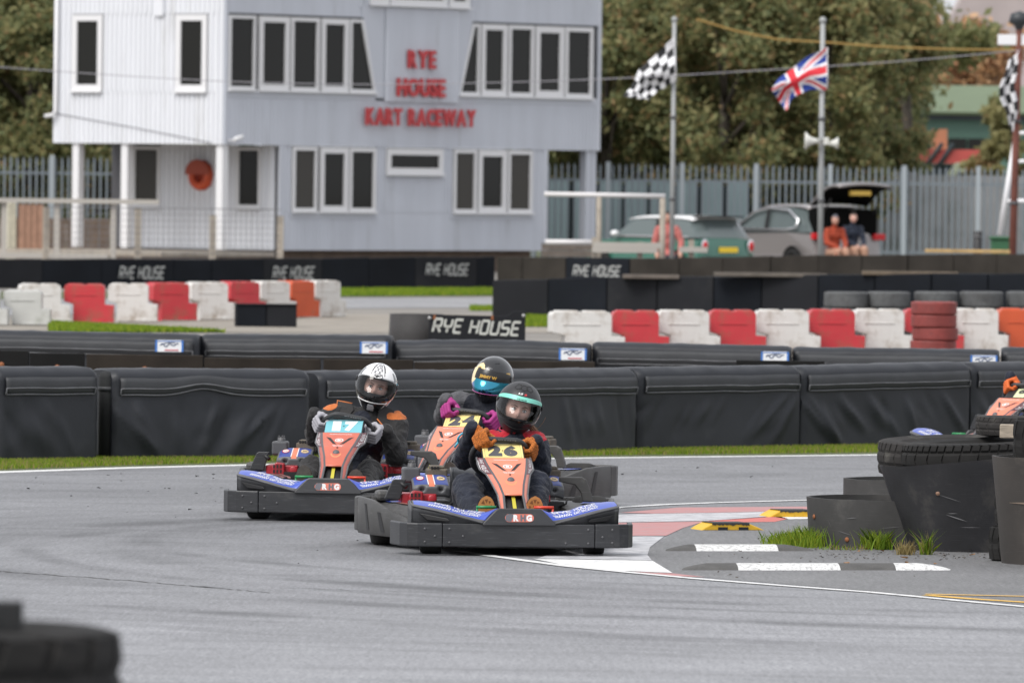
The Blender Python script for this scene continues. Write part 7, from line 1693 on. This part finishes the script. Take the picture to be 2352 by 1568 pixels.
t_ = AT(2341, 52, 161); mb = MB(); mb.lathe([(0, .22), (.16, .16), (.20, .0), (.10, -.06), (.06, -.14)], 16, c=(t_.x - P3.location.x, 0, t_.z), closed=False); mb.build('lamp', mat('lamp_black', (.03, .035, .04), .5), P3)
t_ = AT(2330, 92, 161); s_ = empty('box_sign', t_, 0, 'white rectangular box mounted near the top of the rust red pole', 'sign'); mb = MB(); mb.box((.02, .02, 0), (.66, .12, .20)); mb.build('box', FW, s_, bevel=.01); mb = MB(); mb.box((.0, .10, -.0), (.10, .06, .16)); mb.build('bracket', K_EDGE, s_)
T = [AT(2334, 125 + 34 * k, 160.8) for k in range(6)]; o = T[0].copy(); e = empty('flag', o, 0, 'furled black and white chequered flag hanging along the rust red pole', 'flag', 'flags')
mb = MB(); mb.grid(lambda u, v: poly_at([q - o for q in T], v) + Vector((-.30 * (1 - u) * (.25 + .75 * math.sin(math.pi * min(1, v * .95 + .1))) + .03 * math.sin(v * 11), -.08 - .07 * math.sin(u * 8 + v * 3), -.12 * (1 - u))), 24, 40, mf=lambda u, v: (int(u * 3) + int(v * 8)) % 2); mb.build('cloth', [FW, FK], e, solid=.004)
mb = MB(); mb.tube([T[0] - o + Vector((.03, -.05, .05)), T[0] - o + Vector((.0, -.08, -.1))], .01, 5); mb.build('cord', FW, e)
def wire(label, pts, y, r, mt, name='overhead_cable'):
    P = [AT(u, v, y) for u, v in pts]; o = P[0].copy(); mb = MB(); Q = []
    for k in range(81): Q.append(poly_at(P, k / 80) - o)
    for _ in range(3): Q = [Q[0]] + [(Q[i - 1] + Q[i] * 2 + Q[i + 1]) / 4 for i in range(1, 80)] + [Q[-1]]
    mb.tube(Q, r, 6); ob = mb.build(name, mt); ob.location = o; tag(ob, label, 'cable'); return ob
wire('thin grey cable strung across in front of the clubhouse and both flagpoles', [(-20, 153), (140, 165), (320, 177), (520, 188), (700, 193), (880, 195), (1060, 192), (1230, 188), (1390, 182), (1550, 174), (1700, 165), (1900, 153), (2100, 139), (2345, 116)], 158, .008, mat('cable_grey', (.34, .33, .36), .5))
wire('yellowish rope line sagging in front of the trees behind the flags', [(1600, 45), (1690, 72), (1790, 92), (1900, 98), (2020, 108), (2180, 114), (2345, 116)], 175, .022, mat('rope_ochre', (.30, .19, .05), .7), 'rope_line')
# ================================================================ odds and ends by the car park
WP = mat('white_pipe', (.66, .64, .64), .5); y = 157.5
def tubes(name, label, cat, items, mt, y):
    q0 = AT(*items[0][0], y); o = Vector((q0.x, y, 0)); e = empty(name, o, 0, label, cat)
    for a_, b_, r, nm, m2 in items:
        A, B = AT(*a_, y) - o, AT(*b_, y) - o
        if nm == 'upright': A.z = 0
        mb = MB(); mb.tube([A, B], r, 10); mb.build(nm, m2 or mt, e)
    return e
tubes('pipe_rail', 'white pipe rail on timber uprights beside the clubhouse, left of the green hatchback', 'railing', [((1250, 446), (1528, 451), .045, 'crossbar', None), ((1376, 560), (1376, 452), .05, 'upright', M_TIMB), ((1522, 576), (1522, 455), .055, 'upright', M_TIMB), ((1252, 556), (1368, 557), .05, 'low_rail', None)], WP, 158.5)
e = empty('timber_rail', AT(1366, 560, 157), 0, 'low pale timber rail in front of the green hatchback', 'railing'); o = e.location.copy(); e.location.z = 0
for u0, u1, v, h in ((1362, 1520, 562, .10), (1360, 1510, 574, .09), (1560, 1625, 573, .10)): A, B = AT(u0, v, 157), AT(u1, v, 157); mb = MB(); mb.box(((A.x + B.x) / 2 - o.x, 0, A.z), (B.x - A.x, .06, h)); mb.build('rail_board', MATS['pale_timber'], e)
for u, v in ((1366, 545), (1470, 556), (1588, 550)): A = AT(u, v, 157.08); mb = MB(); mb.box((A.x - o.x, .08, A.z / 2), (.10, .08, A.z)); mb.build('rail_post', M_TIMB, e)
A = AT(1310, 574, 170); e = empty('timber_stack', (A.x, 170, 0), 0, 'stacked dark timber baulks under the right end of the clubhouse', 'timber')
zt_ = ZAT(1310, 560, 170)
for k in range(3): mb = MB(); mb.box((0, 0, zt_ - .06 - .135 * k), (1.15, .3, .125)); mb.build('baulk', MATS['plank_1'], e)
A = AT(2300, 580, 175); h = ZAT(2300, 543, 175); e = empty('green_bin', (A.x, 175, 0), 0, 'dark green wheeled bin beside the rust red pole', 'bin'); GB = mat('bin_green', (.03, .11, .05), .5)
mb = MB(); mb.prism([(-.19, 0), (.19, 0), (.22, h - .06), (-.22, h - .06)], -.22, .22, lambda x, z, d: (x, d, z)); mb.build('body', GB, e, bevel=.02); mb = MB(); mb.box((0, 0, h - .03), (.50, .52, .06)); mb.build('lid', GB, e, bevel=.02)
for s in (-1, 1): mb = MB(); mb.lathe([(0, -.03), (.09, -.03), (.09, .03), (0, .03)], 14, c=(s * .2, .24, .09), axis='x', closed=False); mb.build('wheel', K_RUBR, e)
A = AT(2246, 578, 172); h = ZAT(2246, 531, 172); e = empty('bollard', (A.x, 172, 0), 0, 'short black bollard left of the green bin', 'bollard'); mb = MB(); mb.lathe([(.085, 0), (.085, h - .02), (.06, h), (0, h + .005)], 16, closed=False); mb.build('tube', K_BLK, e); mb = MB(); mb.lathe([(.088, h - .14), (.088, h - .09)], 16, closed=False); mb.build('band', K_EDGE, e, solid=.005)
tubes('white_frame', 'white painted leaning frame with crossbars behind the rust red pole', 'frame', [((2296, 540), (2334, 310), .055, 'leaning_pole', None), ((2312, 462), (2400, 461), .04, 'crossbar', None), ((2330, 371), (2400, 370), .035, 'crossbar', None), ((2332, 306), (2400, 305), .035, 'crossbar', None), ((2396, 560), (2396, 300), .055, 'upright', None)], FW, 174)
A = AT(2349, 1146, 46.4);
